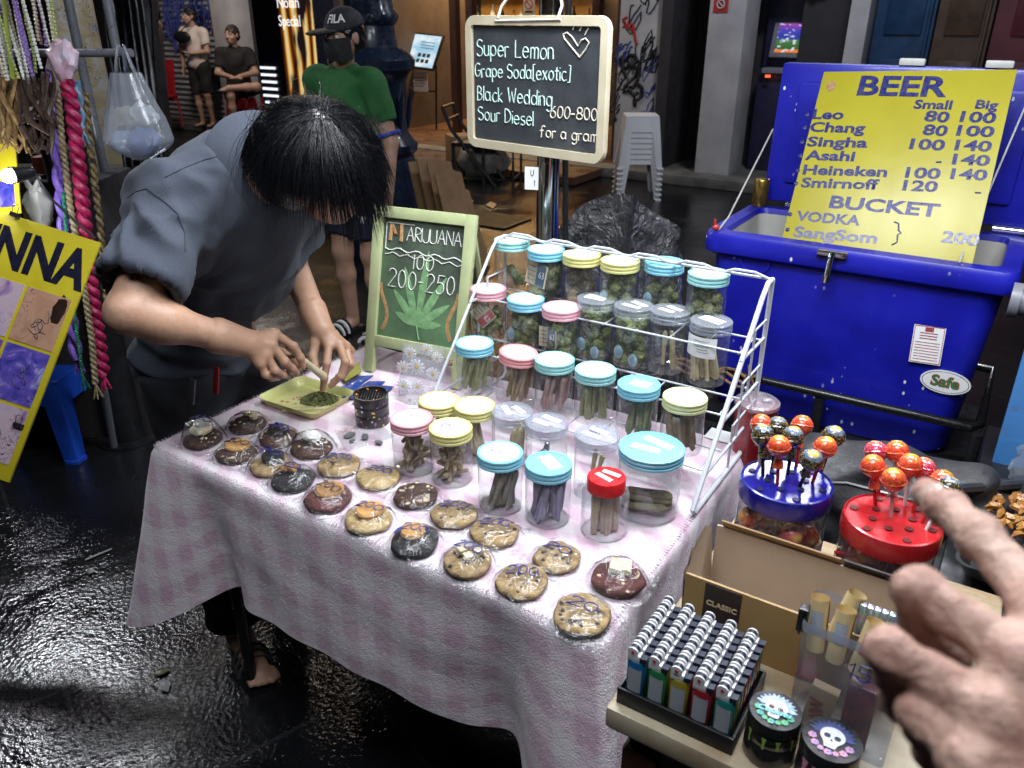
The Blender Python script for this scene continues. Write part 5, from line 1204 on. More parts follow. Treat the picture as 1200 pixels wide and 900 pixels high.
# ---------------- plastic stools
def stool_parts(th, mt, h=.46, top=.25, bot=.34):
    m = MB(); rings(m, [(top*.96, top*.96, .03, h-.012), (top, top, .03, h-.006), (top*.985, top*.985, .03, h), (top*.5, top*.5, .03, h-.001)], bottom=False, top=True)
    bt_ = lambda z: top+(bot-top)*(1-z/h)
    z1 = h-.015; z0 = h*.70
    for k in range(4):
        R_ = Matrix.Rotation(k*math.pi/2, 4, 'Z'); w1, w0 = bt_(z1), bt_(z0)
        m.add([(-w1/2+.01, -w1/2+.004, z1+.008), (w1/2-.01, -w1/2+.004, z1+.008), (w0/2-.02, -w0/2, z0), (-w0/2+.02, -w0/2, z0), (-w1/2+.01, -w1/2+.010, z1+.008), (w1/2-.01, -w1/2+.010, z1+.008), (w0/2-.02, -w0/2+.006, z0), (-w0/2+.02, -w0/2+.006, z0)], [[0, 1, 2, 3][::-1], [4, 5, 6, 7], [3, 2, 6, 7][::-1], [0, 4, 7, 3], [1, 2, 6, 5]], 0, R_)
    m.build('seat', mt, th, angle=35)
    for sx in (-1, 1):
        for sy in (-1, 1):
            m = MB(); g = []
            for z in (0, .012, .0125, h*.35, h*.7, h-.014):
                e = bt_(z)/2+(.010 if z <= .012 else 0); s = .055+.02*(z/h); row = [(-s, 0), (-s*.5, 0), (-.012, 0), (-.003, .003), (0, .012), (0, s*.5), (0, s)]
                inn = [(.0-.008, s), (-.008, s*.5), (-.012, .012), (-s*.5, .008), (-s, .008)]
                g.append([Vector((sx*(e+x), sy*(e-y), z)) for x, y in row+inn])
            m.grid(g, closed=True); n = len(g[0]); m.f += [list(range(n))[::-1]]; m.mi.append(0); m.build('leg', mt, th, angle=50)
p = onz(745, 230, 0); M_wst = mat('white_stool_plastic', (.70, .71, .74), .45, var=.12, vs=5)
r0 = thing('stacked_stool', 'x', 'stool', frame(Vector((p.x, p.y, 0))) @ Matrix.Rotation(.55, 4, 'Z'), 'white stools stacked by the graffiti pillar'); stool_parts(r0, M_wst, .46, .30, .40)
NS = 7; stl = [r0]+[dup(r0, Matrix.Translation((0, 0, .047*k)) @ r0.matrix_world) for k in range(1, NS)]
words = ['lowest of the stack', 'second from the bottom of the stack', 'third from the bottom of the stack', 'in the middle of the stack', 'third from the top of the stack', 'second from the top of the stack', 'topmost of the stack']
for o, w_ in zip(stl, words): o['label'] = 'white plastic stool by the graffiti pillar, '+w_

# ---------------- blue cooler on its cart, lid open
M_cool = None
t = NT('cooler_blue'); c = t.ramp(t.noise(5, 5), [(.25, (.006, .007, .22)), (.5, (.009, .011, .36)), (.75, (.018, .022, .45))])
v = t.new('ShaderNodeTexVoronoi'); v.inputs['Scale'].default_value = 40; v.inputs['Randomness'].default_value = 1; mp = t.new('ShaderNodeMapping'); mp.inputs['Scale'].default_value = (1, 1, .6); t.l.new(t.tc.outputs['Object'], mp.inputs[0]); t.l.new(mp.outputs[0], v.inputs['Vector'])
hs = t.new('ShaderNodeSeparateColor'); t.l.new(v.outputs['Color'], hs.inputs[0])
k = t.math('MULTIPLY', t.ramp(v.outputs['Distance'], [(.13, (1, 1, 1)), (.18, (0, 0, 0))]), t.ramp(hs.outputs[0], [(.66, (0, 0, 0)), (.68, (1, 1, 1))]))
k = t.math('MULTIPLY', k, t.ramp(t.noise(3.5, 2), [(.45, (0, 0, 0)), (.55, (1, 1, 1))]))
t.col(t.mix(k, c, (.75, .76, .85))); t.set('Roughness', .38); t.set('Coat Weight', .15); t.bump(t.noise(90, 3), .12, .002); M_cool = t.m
M_inner = mat('cooler_liner', (.48, .47, .44), .5, var=.12)
UC0, UC1, VC0, VC1, ZR, ZB = -.835, .035, 2.40, 2.88, .95, .36
co = thing('ice_cooler', 'big royal blue ice cooler with its lid propped open behind the yellow beer price sign', 'cooler', FRM @ Matrix.Translation(((UC0+UC1)/2, (VC0+VC1)/2, ZB)))
cu, cv = (UC0+UC1)/2, (VC0+VC1)/2; W, D = UC1-UC0, VC1-VC0
def loop(w_, d_, r, z): return [Vector((cu+x, cv+y, z)) for x, y in rrect(w_, d_, r)]
m = MB(FRM); g = [loop(W-.16, D-.10, .06, ZB), loop(W-.13, D-.09, .06, ZB+.02), loop(W-.06, D-.05, .05, ZR-.10), loop(W-.055, D-.05, .05, ZR-.075), loop(W-.005, D-.005, .04, ZR-.06), loop(W, D, .04, ZR-.05), loop(W, D, .04, ZR-.012), loop(W-.012, D-.012, .04, ZR)]
m.grid(g, closed=True); n = len(g[0]); m.f.append(list(range(n))[::-1]); m.mi.append(0)
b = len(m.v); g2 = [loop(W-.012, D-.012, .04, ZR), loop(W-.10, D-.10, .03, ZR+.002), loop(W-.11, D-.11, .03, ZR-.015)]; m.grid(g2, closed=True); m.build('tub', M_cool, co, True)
m = MB(FRM); g = [loop(W-.11, D-.11, .03, ZR-.016), loop(W-.2, D-.18, .03, ZB+.08)]; m.grid(g, closed=True); m.f.append([n+k for k in range(n)]); m.mi.append(0); m.build('liner', M_inner, co, True)
# lid, leaning back a little
lt = math.radians(4); LM = FRM @ Matrix.Translation((0, VC1+.01, ZR+.01)) @ Matrix.Rotation(-lt, 4, 'X')
ul0, ul1 = -.80, .03
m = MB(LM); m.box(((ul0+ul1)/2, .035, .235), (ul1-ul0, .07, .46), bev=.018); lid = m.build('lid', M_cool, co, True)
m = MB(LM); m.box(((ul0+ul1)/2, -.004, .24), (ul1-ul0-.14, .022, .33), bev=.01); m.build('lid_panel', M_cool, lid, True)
M_clip = mat('white_clip', (.6, .6, .58), .4)
for u in (-.40, -.16): m = MB(LM); m.box((u, .01, .475), (.075, .03, .022), bev=.006); m.build('lid_clip', M_clip, lid, True)
for u in (-.66, -.02): m = MB(FRM); m.cyl((u-.05, VC1+.0, ZR+.012), (u+.05, VC1+.0, ZR+.012), .012); m.build('hinge', M_chrome, co, True)
def fcool(px, py): 
    q = onpl(px, py, V*(VC0), V); return q.dot(U), q.z
u_, z_ = fcool(977, 292)
m = MB(FRM); m.box((u_, VC0-.006, ZR-.012), (.085, .02, .018), bev=.004); m.cyl((u_, VC0-.016, ZR-.005), (u_, VC0-.03, ZR-.07), .010, .011, 12); m.cyl((u_, VC0-.03, ZR-.068), (u_, VC0-.032, ZR-.09), .0145, .0145, 12); m.build('latch', M_chrome, co, True)
# side moulding ring and stickers on the tub face
zt_ = lambda z: VC0+.026+(ZR-.1-z)/(ZR-.1-ZB)*.024
def face_pt(px, py):
    for _ in range(6):
        v_ = zt_(z_) if _ else VC0+.03; q = onpl(px, py, V*v_, V); globals()['z_'] = q.z
    return q.dot(U), v_, q.z
m = MB(FRM); u1, v1, z1 = face_pt(1087, 403); m.M = FRM @ Matrix.Translation((u1, v1-.006, z1)) @ Matrix.Rotation(-.06, 4, 'Y') @ Matrix.Rotation(-.05, 4, 'X')
m.box((0, 0, 0), (.082, .002, .115)); st = m.build('paper_sticker', M_lab, co, True)
MM = m.M; m = MB(MM); m.box((0, -.0016, .045), (.022, .001, .012))
for k in range(3): m.box((0, -.0016, .034-.008*k), (.045, .001, .002))
for k in range(7): m.box((0, -.0016, .006-.0085*k), (.064, .001, .0011))
for s in (-1, 1): m.box((s*.038, -.0016, 0), (.0014, .001, .108)); m.box((0, -.0016, s*.054), (.076, .001, .0014))
m.build('print', mat('red_print', (.35, .06, .06), .6), st, True)
u1, v1, z1 = face_pt(1108, 447); MM = FRM @ Matrix.Translation((u1, v1-.006, z1)) @ Matrix.Rotation(math.pi/2, 4, 'X')
m = MB(MM); el = lambda a, b, n=40: [(a*math.cos(i/n*6.283), b*math.sin(i/n*6.283)) for i in range(n)]
m.prism(el(.066, .036), 0, .002); st = m.build('oval_sticker', M_lab, co, True)
m = MB(MM); m.tube([(x, y, .002) for x, y in el(.061, .0315)+el(.061, .0315)[:1]], .0009, 5); m.build('oval_line', M_bink, st, True)
m = MB(MM); m.text('Safe', .046, Matrix.Translation((0, -.014, .0022)), off=.0022, align='CENTER', sx=1.0); m.build('lettering_outline', mat('safe_red', (.42, .03, .03), .5), st, True)
m = MB(MM); m.text('Safe', .046, Matrix.Translation((0, -.014, .0032)), off=.0004, align='CENTER', sx=1.0); m.build('lettering', mat('safe_green', (.03, .25, .08), .5), st, True)
u1, v1, z1 = face_pt(886, 300)
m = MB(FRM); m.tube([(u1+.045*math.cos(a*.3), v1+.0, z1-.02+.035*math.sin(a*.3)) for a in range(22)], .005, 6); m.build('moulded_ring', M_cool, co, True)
# strings that hold the lid
M_str = mat('pale_string', (.5, .5, .47), .8)
for ub, ut in ((-.79, -.79), (-.115, -.06)):
    m = MB(FRM); m.tube([(ub, VC0+.02, ZR+.008), (ub-.0, VC0+.1, ZR+.03), (ut, VC1-.002, ZR+.26 if ub < -.5 else ZR+.42)], .0028, 6); m.build('stay_string', M_str, co, True)
# brass can and red peg on the rim
m = MB(); pz = uv(-.795, VC1-.03, ZR+.003); m.lathe([(0, 0), (.026, 0), (.027, .002), (.027, .088), (.025, .092), (.023, .09), (0, .088)], seg=24); o = m.build('brass_can', mat('brass', (.42, .27, .07), .3, .9, var=.2)); o.location = pz; tag(o, 'small brass coloured can standing on the cooler rim at the lid', 'can')
m = MB(); m.blob((0, 0, .01), (.012, .009, .010), 2, .2); m.cyl((-.004, 0, .012), (-.006, 0, .036), .005, .004, 8); o = m.build('cord_knot', mat('red_plastic', (.5, .04, .03), .4)); o.location = uv(-.80, VC0+.02, ZR+.002); tag(o, 'little red peg knotted at the left corner of the cooler rim', 'peg')

# beer sign
xb = (U+Zv*.045).normalized(); bc = uv(-.346, 2.47, .945); tc = uv(-.430, 2.78, 1.410)
SGH = (tc-bc).length; SGW = .522; SM = frame(bc, xb, tc-bc)
sg = thing('beer_price_sign', 'yellow plastic sign with blue beer and bucket prices leaning in the open cooler', 'sign', SM)
t = NT('sign_yellow'); c = t.ramp(t.noise(4, 5), [(.3, (.42, .375, .028)), (.7, (.34, .295, .02))]); xs = t.new('ShaderNodeSeparateXYZ'); t.l.new(t.tc.outputs['Object'], xs.inputs[0])
t.col(c); t.set('Roughness', .36); t.bump(t.math('ADD', t.noise(16, 4), t.math('MULTIPLY', t.math('SINE', t.math('MULTIPLY', xs.outputs[0], 75)), .25)), .25, .003)
m = MB(); m.box((0, SGH/2-.012, 0), (SGW, SGH+.024, .005), bev=.001); m.build('board', t.m, sg)
M_nv = mat('sign_navy', (.012, .015, .15), .3, c2=(.05, .05, .14), vs=55); sgi = SM.inverted(); SN = Vector(SM.col[2][:3])
def sp(px, py): return sgi @ onpl(px, py, bc+SN*.003, SN)
m = MB()
def stext(txt, px0, px1, pyb, pyt, mb=None):
    a = sp(px0, pyb[0]); b = sp(px1, pyb[1]); tp = sp(px0, pyb[0]-pyt); h = (tp-a).length/.72; ang = math.atan2(b.y-a.y, b.x-a.x)
    q = MB(); q.text(txt, h, Matrix.Identity(4), ext=.0006, off=.0); wd = max(v_.x for v_ in q.v)-min(v_.x for v_ in q.v); mn = min(v_.x for v_ in q.v)
    sx = (b-a).length/wd; L = Matrix.Translation((a.x, a.y, .003)) @ Matrix.Rotation(ang, 4, 'Z')
    q = MB(); q.text(txt, h, Matrix.Identity(4), ext=.0006, off=h*.03); (mb or m).add([Vector(((v_.x-mn)*sx, v_.y, v_.z)) for v_ in q.v], q.f, 0, L)
stext('BEER', 1005, 1106, (111, 113), 22); stext('Small', 1071, 1114, (127, 128), 10); stext('Big', 1143, 1168, (127, 128), 10)
rows = [('Leo', 952, 987, 139, '80', 1083, 1110, '100', 1125, 1165, 144), ('Chang', 949, 1012, 154, '80', 1081, 1108, '100', 1121, 1163, 161), ('Singha', 946, 1015, 171, '100', 1066, 1105, '140', 1119, 1160, 178), ('Asahi', 944, 1000, 187, '', 0, 0, '140', 1116, 1158, 195), ('Heineken', 941, 1038, 204, '100', 1061, 1100, '140', 1114, 1155, 212), ('Smirnoff', 939, 1028, 219, '120', 1058, 1097, '', 0, 0, 226)]
for nm, a, b, y, p1, c1, d1, p2, c2_, d2, y2 in rows:
    sl = (y2-y)/(d2-a if d2 else 180)*.8
    stext(nm, a, b, (y, y+(b-a)*sl), 11); w_ = sp(a-6, y-4); m.lathe([(0, 0), (.0065, 0), (.0065, .001), (0, .001)], (w_.x, w_.y, .0028), 14)
    if p1: yy = y+(c1-a)*sl; stext(p1, c1, d1, (yy, yy+2), 12)
    if p2: yy = y+(c2_-a)*sl; stext(p2, c2_, d2, (yy, yy+2), 12)
for px, py in ((1100, 190), (1146, 226)):
    w_ = sp(px, py); m.add(*bev_box((.014, .004, .001), 0), 0, Matrix.Translation((w_.x, w_.y, .0035)))
stext('BUCKET', 972, 1098, (243, 254), 14); stext('VODKA', 933, 1006, (258, 264), 11); stext('SangSom', 930, 1026, (277, 285), 12); stext('200', 1103, 1145, (283, 288), 13)
for px, py in ((926, 251), (923, 269)): w_ = sp(px, py); m.lathe([(0, 0), (.0065, 0), (.0065, .001), (0, .001)], (w_.x, w_.y, .0028), 14)
brp = [(1048, 260), (1053, 262), (1053, 270), (1056, 273), (1052, 275), (1051, 284), (1045, 287)]
m.tube([sp(*q) for q in brp], .0022, 5); m.build('lettering', M_nv, sg, angle=None)
a = sp(974, 101); m = MB(); m.prism([(x+a.x, y+a.y) for x, y in el(.013, .017, 20)], .0028, .0036); m.build('round_sticker', mat('brown_sticker', (.45, .25, .12), .6, var=.5, vs=90), sg)

# cart that carries the cooler
ct = thing('cooler_cart', 'black metal frame cart carrying the blue cooler', 'cart', FRM @ Matrix.Translation((cu, cv, 0)))
m = MB(FRM); zb = .50; u0_, u1_ = UC0+.02, UC1-.0
m.tube([(u0_, VC0-.01, zb), (u1_-.02, VC0-.01, zb), (u1_, VC0+.03, zb), (u1_, VC1, zb), (u0_, VC1, zb), (u0_, VC0-.01, zb)], .014, 10); m.build('rail', mat('black_pipe', (.014, .014, .016), .25, .3, var=.3), ct, True)
for u in (u0_, cu, u1_):
    m = MB(FRM); m.tube([(u, VC0-.012, zb-.014), (u, VC0-.012, .30)], .016, 8); m.tube([(u, VC0-.012, .30), (u, VC0-.012, 0.0)], .016, 8); m.build('leg', M_blk, ct, True)
m = MB(FRM); m.box((cu, cv, ZB-.026), (W+.02, D+.04, .045), bev=.005); m.build('shelf', M_blk, ct, True)
m = MB(FRM); 
for k in range(3): m.tube([(u0_+.16*math.cos(a*.1)*0+.035*a-.06, VC0-.03-.008*math.sin(a+k), zb+.012-.016*k+.012*math.sin(a*1.4+k)) for a in range(8)], .005, 6)
m.tube([(u0_+.19, VC0-.03, zb+.05), (u0_+.2, VC0-.045, zb+.02), (u0_+.22, VC0-.03, zb-.03), (u0_+.185, VC0-.04, zb), (u0_+.23, VC0-.035, zb+.03)], .006, 6)
o = m.build('knotted_rope', mat('striped_rope', (.35, .16, .06), .8, c2=(.12, .10, .05), vs=90), origin=uv(u0_, VC0-.03, zb)); tag(o, 'orange brown rope knotted round the cart rail under the cooler', 'rope')

# ---------------- blue peeling board with a clear bag, at the right edge
b0 = onpl(1163, 558, V*2.12, V); b1 = onpl(1182, 392, V*2.16, V)
BB = frame(b0, U, b1-b0); m = MB(BB); m.box((.3, .2, -.012), (.62, .42, .022), bev=.003)
t = NT('peeling_blue'); c = t.ramp(t.noise(7, 5, dist=.8), [(.56, (.035, .16, .42)), (.62, (.10, .08, .06))]); c = t.mix(t.ramp(t.noise(4, 4), [(.4, (0, 0, 0)), (.7, (1, 1, 1))]), c, t.mix(.5, c, (.10, .26, .5))); t.col(c); t.set('Roughness', .6); t.bump(t.noise(14, 5, dist=1), .5, .004)
o = m.build('peeling_board', t.m, origin=b0); tag(o, 'blue board with peeling paint right of the cooler', 'board')
q0 = BB @ Vector((.10, .075, .03)); m = MB(); m.blob(q0, (.09, .035, .075), 3, .35, 2, seed=3); o = m.build('knotted_bag', clear('soft_bag', (.85, .88, .92), .8, .12, .15, bump=.8, bs=30), origin=q0); tag(o, 'clear crumpled plastic bag hanging on the blue peeling board', 'bag')
m = MB(FRM); m.box((.40, 2.2, .28), (.7, .3, .52), bev=.01); o = m.build('dark_crate', M_blk, origin=uv(.4, 2.2, 0.02)); tag(o, 'dark crate standing below the blue peeling board', 'crate')
m = MB(); q0 = onpl(1190, 352, V*2.3, V); m.tube([q0, q0+U*.25], .035, 16); m.tube([q0-U*.012, q0+U*.01], .045, 16); o = m.build('grey_pipe', M_grey, origin=q0); tag(o, 'grey pipe end poking out right of the cooler rim', 'pipe')
# ---------------- wooden counter with the smoking goods
SZ = .84; SU0, SU1, SV0, SV1 = -.277, .10, .628, 1.10
M_stand = mat('worn_wood', (.34, .25, .14), .5, c2=(.22, .15, .08), vs=8, bump=.3, bs=35)
t = NT('stained_wood'); mp = t.new('ShaderNodeMapping'); mp.inputs['Scale'].default_value = (2, 22, 22); t.l.new(t.tc.outputs['Object'], mp.inputs[0])
c = t.ramp(t.noise(2.2, 6, .6, vec=mp.outputs[0]), [(.3, (.20, .13, .07)), (.7, (.40, .30, .18))]); c = t.mix(t.ramp(t.noise(9, 5), [(.45, (0, 0, 0)), (.62, (1, 1, 1))]), c, (.44, .38, .27)); t.col(c); t.set('Roughness', .45); t.bump(t.noise(40, 4), .2, .002); M_stand = t.m
cn = thing('wooden_counter', 'worn wooden counter holding lighters, grinders and lollipop jars', 'counter', FRM @ Matrix.Translation(((SU0+SU1)/2, (SV0+SV1)/2, 0)))
m = MB(FRM); m.box(((SU0+SU1)/2, (SV0+SV1)/2, SZ-.016), (SU1-SU0, SV1-SV0, .032), bev=.006); m.build('top', M_stand, cn, True)
m = MB(FRM); m.box(((SU0+SU1)/2, (SV0+SV1)/2, SZ-.10), (SU1-SU0-.05, SV1-SV0-.05, .13)); m.build('apron', M_wood, cn, True)
for u in (SU0+.04, SU1-.04):
    for v in (SV0+.04, SV1-.04): m = MB(FRM); m.box((u, v, .385), (.045, .045, .77), bev=.004); m.build('leg', M_wood, cn, True)
CZ = SZ+.001
# ---------------- tray of disposable lighters
TRM = FRM @ Matrix.Translation((-.2, .7, CZ))
m = MB(); m.box((0, 0, .002), (.138, .118, .004)); 
for sx, sy, wx, wy in ((0, -.0577, .138, .003), (0, .0577, .138, .003), (-.0675, 0, .003, .112), (.0675, 0, .003, .112)): m.box((sx, sy, .012), (wx, wy, .022), bev=.001)
o = m.build('lighter_tray', mat('black_card', (.012, .012, .015), .5)); o.matrix_world = TRM; tag(o, 'shallow black tray filled with disposable lighters', 'tray')
LC = [('blue', (.02, .20, .50)), ('green', (.04, .30, .10)), ('yellow', (.50, .42, .04)), ('red', (.45, .03, .05)), ('teal', (.02, .32, .28))]
def lighter_plastic(nm, c):
    t = NT('lighter_'+nm); t.col(c); t.set('Roughness', .12); t.set('Transmission Weight', .35); t.set('Coat Weight', .6); return t.m
M_hood = mat('lighter_hood', (.74, .74, .76), .35, .15, var=.06); M_lev = mat('lighter_lever', (.015, .02, .04), .35); M_dot = mat('red_dot', (.5, .02, .02), .4)
M_barc = None
t = NT('barcode_sticker'); w_ = t.new('ShaderNodeTexWave'); w_.inputs['Scale'].default_value = 190; w_.inputs['Distortion'].default_value = 4; w_.bands_direction = 'Z'; t.l.new(t.tc.outputs['Object'], w_.inputs[0]); t.col(t.ramp(w_.outputs['Fac'], [(.4, (.06, .07, .09)), (.5, (.62, .66, .72))])); t.set('Roughness', .4); M_barc = t.m
def oval(a, b, n=20): return [(a*math.cos(i/n*6.283), b*math.sin(i/n*6.283)) for i in range(n)]
protoL = []
for nm, c in LC:
    r = thing('disposable_lighter', 'x', 'lighter', Matrix.Identity(4), 'lighters standing in the black tray')
    m = MB(); rings_ = [[Vector((x*s, y*s, z)) for x, y in oval(.0112, .0056)] for s, z in ((.9, 0), (1, .002), (1, .058), (.96, .0595))]; m.grid(rings_, closed=True); m.f += [list(range(20))[::-1], [60+k for k in range(20)]]; m.mi += [0, 0]; m.build('body', lighter_plastic(nm, c), r)
    m = MB(); g = [[Vector((.0114*math.cos(a), .0058*math.sin(a), z)) for z in (.016, .05)] for a in [math.radians(-135+9*k) for k in range(11)]]; m.grid(g); m.build('sticker', M_barc, r)
    m = MB(); m.box((-.003, 0, .064), (.015, .0098, .010), bev=.0012)
    for y in (-.0040, .0040): m.cyl((-.004, y-.0009, .072), (-.004, y+.0009, .072), .0066, seg=18)
    m.build('hood', M_hood, r)
    m = MB(); m.cyl((-.004, -.0029, .0725), (-.004, .0029, .0725), .0056, seg=16); m.build('spark_wheel', M_lev, r)
    m = MB(); m.cyl((-.004, -.0053, .072), (-.004, -.0049, .072), .002, seg=10); m.build('wheel_pin', M_dot, r)
    m = MB(); m.add([(.003, -.0042, .0605), (.0115, -.0042, .0605), (.0125, -.0042, .068), (.003, -.0042, .0665), (.003, .0042, .0605), (.0115, .0042, .0605), (.0125, .0042, .068), (.003, .0042, .0665)], [[0, 1, 2, 3], [7, 6, 5, 4], [0, 4, 5, 1], [1, 5, 6, 2], [2, 6, 7, 3], [3, 7, 4, 0]]); m.build('lever', M_lev, r, angle=30)
    protoL.append(r)
q = random.Random(12); usedL = set(); ordn = ['front', 'second', 'third', 'fourth', 'fifth', 'sixth', 'seventh', 'rearmost']
coln = ['leftmost', 'second', 'middle', 'fourth', 'rightmost']
for cc in range(5):
    for rr_ in range(8):
        k = cc if rr_ == 0 else q.randrange(5)
        M_ = TRM @ Matrix.Translation((-.052+.026*cc, -.0475+.0136*rr_, .0045)) @ Matrix.Rotation(q.uniform(-.05, .05), 4, 'Z')
        lb = '%s lighter in the black tray, %s row of the %s column' % (LC[k][0], ordn[rr_], coln[cc])
        if k not in usedL: protoL[k].matrix_world = M_; protoL[k]['label'] = lb; usedL.add(k)
        else: dup(protoL[k], M_, lb)
# ---------------- two grinders with sugar skull lids
def skull_grinder(px, py, R, label, dripcol, petal, word):
    c = onz(px, py, CZ+.06); M_ = frame(Vector((c.x, c.y, CZ)), U, V); H = .06
    th = thing('skull_grinder', label, 'grinder', M_)
    m = MB(); m.lathe([(0, 0), (R*.97, 0), (R, .002), (R, .026), (R*.97, .027), (R*.97, .029), (R, .03), (R, H-.018), (R*.97, H-.017), (R*.97, H-.015), (R*1.01, H-.014), (R*1.01, H-.002), (R*.98, H), (0, H)], seg=48); m.build('body', mat('grinder_black_'+word, (.012, .012, .014), .3, coat=.4), th)
    Md = mat('drip_'+word, dripcol, .35); q = random.Random(int(px))
    for k in range(11):
        a = k/11*6.283+q.uniform(-.1, .1); ln = q.uniform(.010, .034); w_ = q.uniform(.08, .15); g = []
        for j in range(7):
            z = H-.0165-ln*j/6; ww = w_*(1-.55*min(1, j/3)) if j < 4 else w_*(.45+.25*math.sin((j-3)/3*2.6)); ww = max(.01, ww if j < 6 else .01)
            g.append([Vector((math.cos(a+b)*R*1.012, math.sin(a+b)*R*1.012, z)) for b in (-ww, -ww/2, 0, ww/2, ww)])
        m = MB(); m.grid(g); m.build('drip', Md, th)
    z = H+.0004; r2 = R*.9
    m = MB()
    for k in range(12):
        a = math.radians(15+150*k/11); p0 = Vector((math.cos(a)*r2*.35, math.sin(a)*r2*.35+r2*.1, z)); p1 = Vector((math.cos(a)*r2*.9, math.sin(a)*r2*.9, z))
        m.tube([p0, p0*.5+p1*.5, p1], [.001, .0034, .0006], 6, flat=.12, up=(0, 0, 1))
    m.build('feather_crown', mat('petal_'+word, petal, .5, var=.5, vs=200), th)
    m = MB(); sk = [(r2*.46*math.cos(a), r2*.12+r2*.42*math.sin(a)) for a in [math.radians(-30+240*i/16) for i in range(17)]]+[(-r2*.26, -r2*.28), (-r2*.2, -r2*.5), (r2*.2, -r2*.5), (r2*.26, -r2*.28)]
    m.prism(sk, z, z+.0008); m.build('skull', mat('skull_'+word, (.70, .72, .78), .4, var=.15, vs=150), th)
    m = MB(); 
    for s in (-1, 1): m.prism([(x+s*r2*.19, y+r2*.05) for x, y in oval(r2*.125, r2*.105, 16)], z+.0009, z+.0013)
    m.prism([(-r2*.05, -r2*.17), (r2*.05, -r2*.17), (0, -r2*.05)], z+.0009, z+.0013)
    for k in range(6): m.add(*bev_box((r2*.012, r2*.13, .0004), 0), 0, Matrix.Translation((-r2*.15+r2*.06*k, -r2*.4, z+.0011)))
    m.build('skull_features', mat('skull_dark_'+word, (.10, .015, .02) if word == 'green' else (.02, .02, .035), .4), th)
    m = MB()
    for k, (x, y, s) in enumerate(((-.68, -.2, .16), (.68, -.2, .16), (-.52, -.5, .15), (.52, -.5, .15), (0, -.72, .15), (-.28, -.66, .12), (.28, -.66, .12))):
        for j in range(6):
            a = j/6*6.283; m.prism([(r2*(x+.6*s*math.cos(a))+r2*s*.45*math.cos(i*.785), r2*(y+.6*s*math.sin(a))+r2*s*.45*math.sin(i*.785)) for i in range(8)], z-.0002+.0001*j, z+.0003+.0001*j)
    m.build('painted_flowers', mat('flower_'+word, (.10, .42, .12) if word == 'green' else (.55, .25, .32), .5, c2=(.06, .3, .4) if word == 'green' else (.3, .2, .5), vs=160), th)
    if word == 'green': m = MB(); m.text('Cookies', r2*.42, Matrix.Translation((0, -r2*.30, z+.0018)) @ Matrix.Rotation(.1, 4, 'Z'), ext=.0003, off=.0002, align='CENTER', shear=.25); m.build('lettering', mat('cyan_print', (.2, .62, .62), .4), th)
skull_grinder(909, 832, .0275, 'black grinder with green drips and a feathered skull lid beside the lighter tray', (.32, .52, .10), (.45, .58, .78), 'green')
skull_grinder(975, 866, .0295, 'black grinder with pink drips and a white skull lid at the front edge', (.62, .22, .38), (.04, .06, .22), 'pink')

# ---------------- open carton marked CLASSIC
M_kraft = mat('gold_brown_card', (.36, .22, .085), .5, c2=(.29, .17, .06), vs=8); M_kin = mat('carton_inside', (.46, .36, .27), .75, var=.1); M_kd = mat('carton_dark_print', (.035, .022, .018), .5)
BU0, BU1, BV0, BV1 = -.252, -.005, .795, .905; bxM = FRM @ Matrix.Translation(((BU0+BU1)/2, (BV0+BV1)/2, CZ)); BW, BDp = BU1-BU0, BV1-BV0
bo = thing('open_carton', 'open gold brown cardboard carton with a dark square reading CLASSIC on its front', 'carton', bxM)
def panel(name, mt, c, s, z0=0, z1=.1, taper=0):
    m = MB(); m.box(c, s); return m.build(name, mt, bo)
hf, hb = .092, .100
m = MB(); m.box((0, -BDp/2, hf/2), (BW, .003, hf)); fp = m.build('front_panel', M_kraft, bo)
m = MB(); m.box((0, -BDp/2+.0025, hf/2), (BW-.004, .0015, hf-.002)); m.build('inner_lining', M_kin, fp)
m = MB(); m.box((0, BDp/2, hb/2), (BW, .003, hb)); bp = m.build('back_panel', M_kin, bo)
m = MB(); m.add(*bev_box((BW*.62, .002, .022), 0), 0, Matrix.Translation((-BW*.16, BDp/2-.001, hb+.006)) @ Matrix.Rotation(.7, 4, 'X')); m.build('folded_flap', M_kraft, bp)
m = MB(); m.add(*bev_box((BW*.34, .002, .022), 0), 0, Matrix.Translation((BW*.33, BDp/2-.001, hb+.006)) @ Matrix.Rotation(.7, 4, 'X')); m.build('dark_flap', M_kd, bp)
g = [[Vector((-BW/2, -BDp/2+BDp*i/14, 0)) for i in range(15)], [Vector((-BW/2-.004-.006*(i/14), -BDp/2+BDp*i/14, hf+(hb-hf)*(i/14)**.5+.012*nz3((i*.9, 3, 1))+(.012 if 2 < i < 12 else 0))) for i in range(15)]]
m = MB(); m.grid(g); m.grid([[p+Vector((.0025, 0, 0)) for p in r] for r in g][::-1]); m.build('torn_side_panel', M_kin, bo)
m = MB(); m.box((BW/2, 0, hf/2), (.003, BDp, hf)); m.build('side_panel', M_kraft, bo)
m = MB(); m.box((0, 0, .002), (BW-.006, BDp-.006, .003)); m.build('floor', M_kin, bo)
m = MB(); m.box((-BW*.30, -BDp/2-.0022, hf*.67), (.046, .0012, .056)); lb_ = m.build('dark_label', M_kd, bo)
m = MB(); m.text('CLASSIC', .0105, Matrix.Translation((-BW*.30, -BDp/2-.003, hf*.67-.003)) @ Matrix.Rotation(math.pi/2, 4, 'X'), ext=.0003, off=.0003, align='CENTER'); m.build('lettering', mat('gold_print', (.6, .48, .28), .5), lb_)
m = MB(); m.box((BW*.17, -BDp/2-.002, hf/2), (.0012, .001, hf)); m.build('fold_line', M_kin, bo)
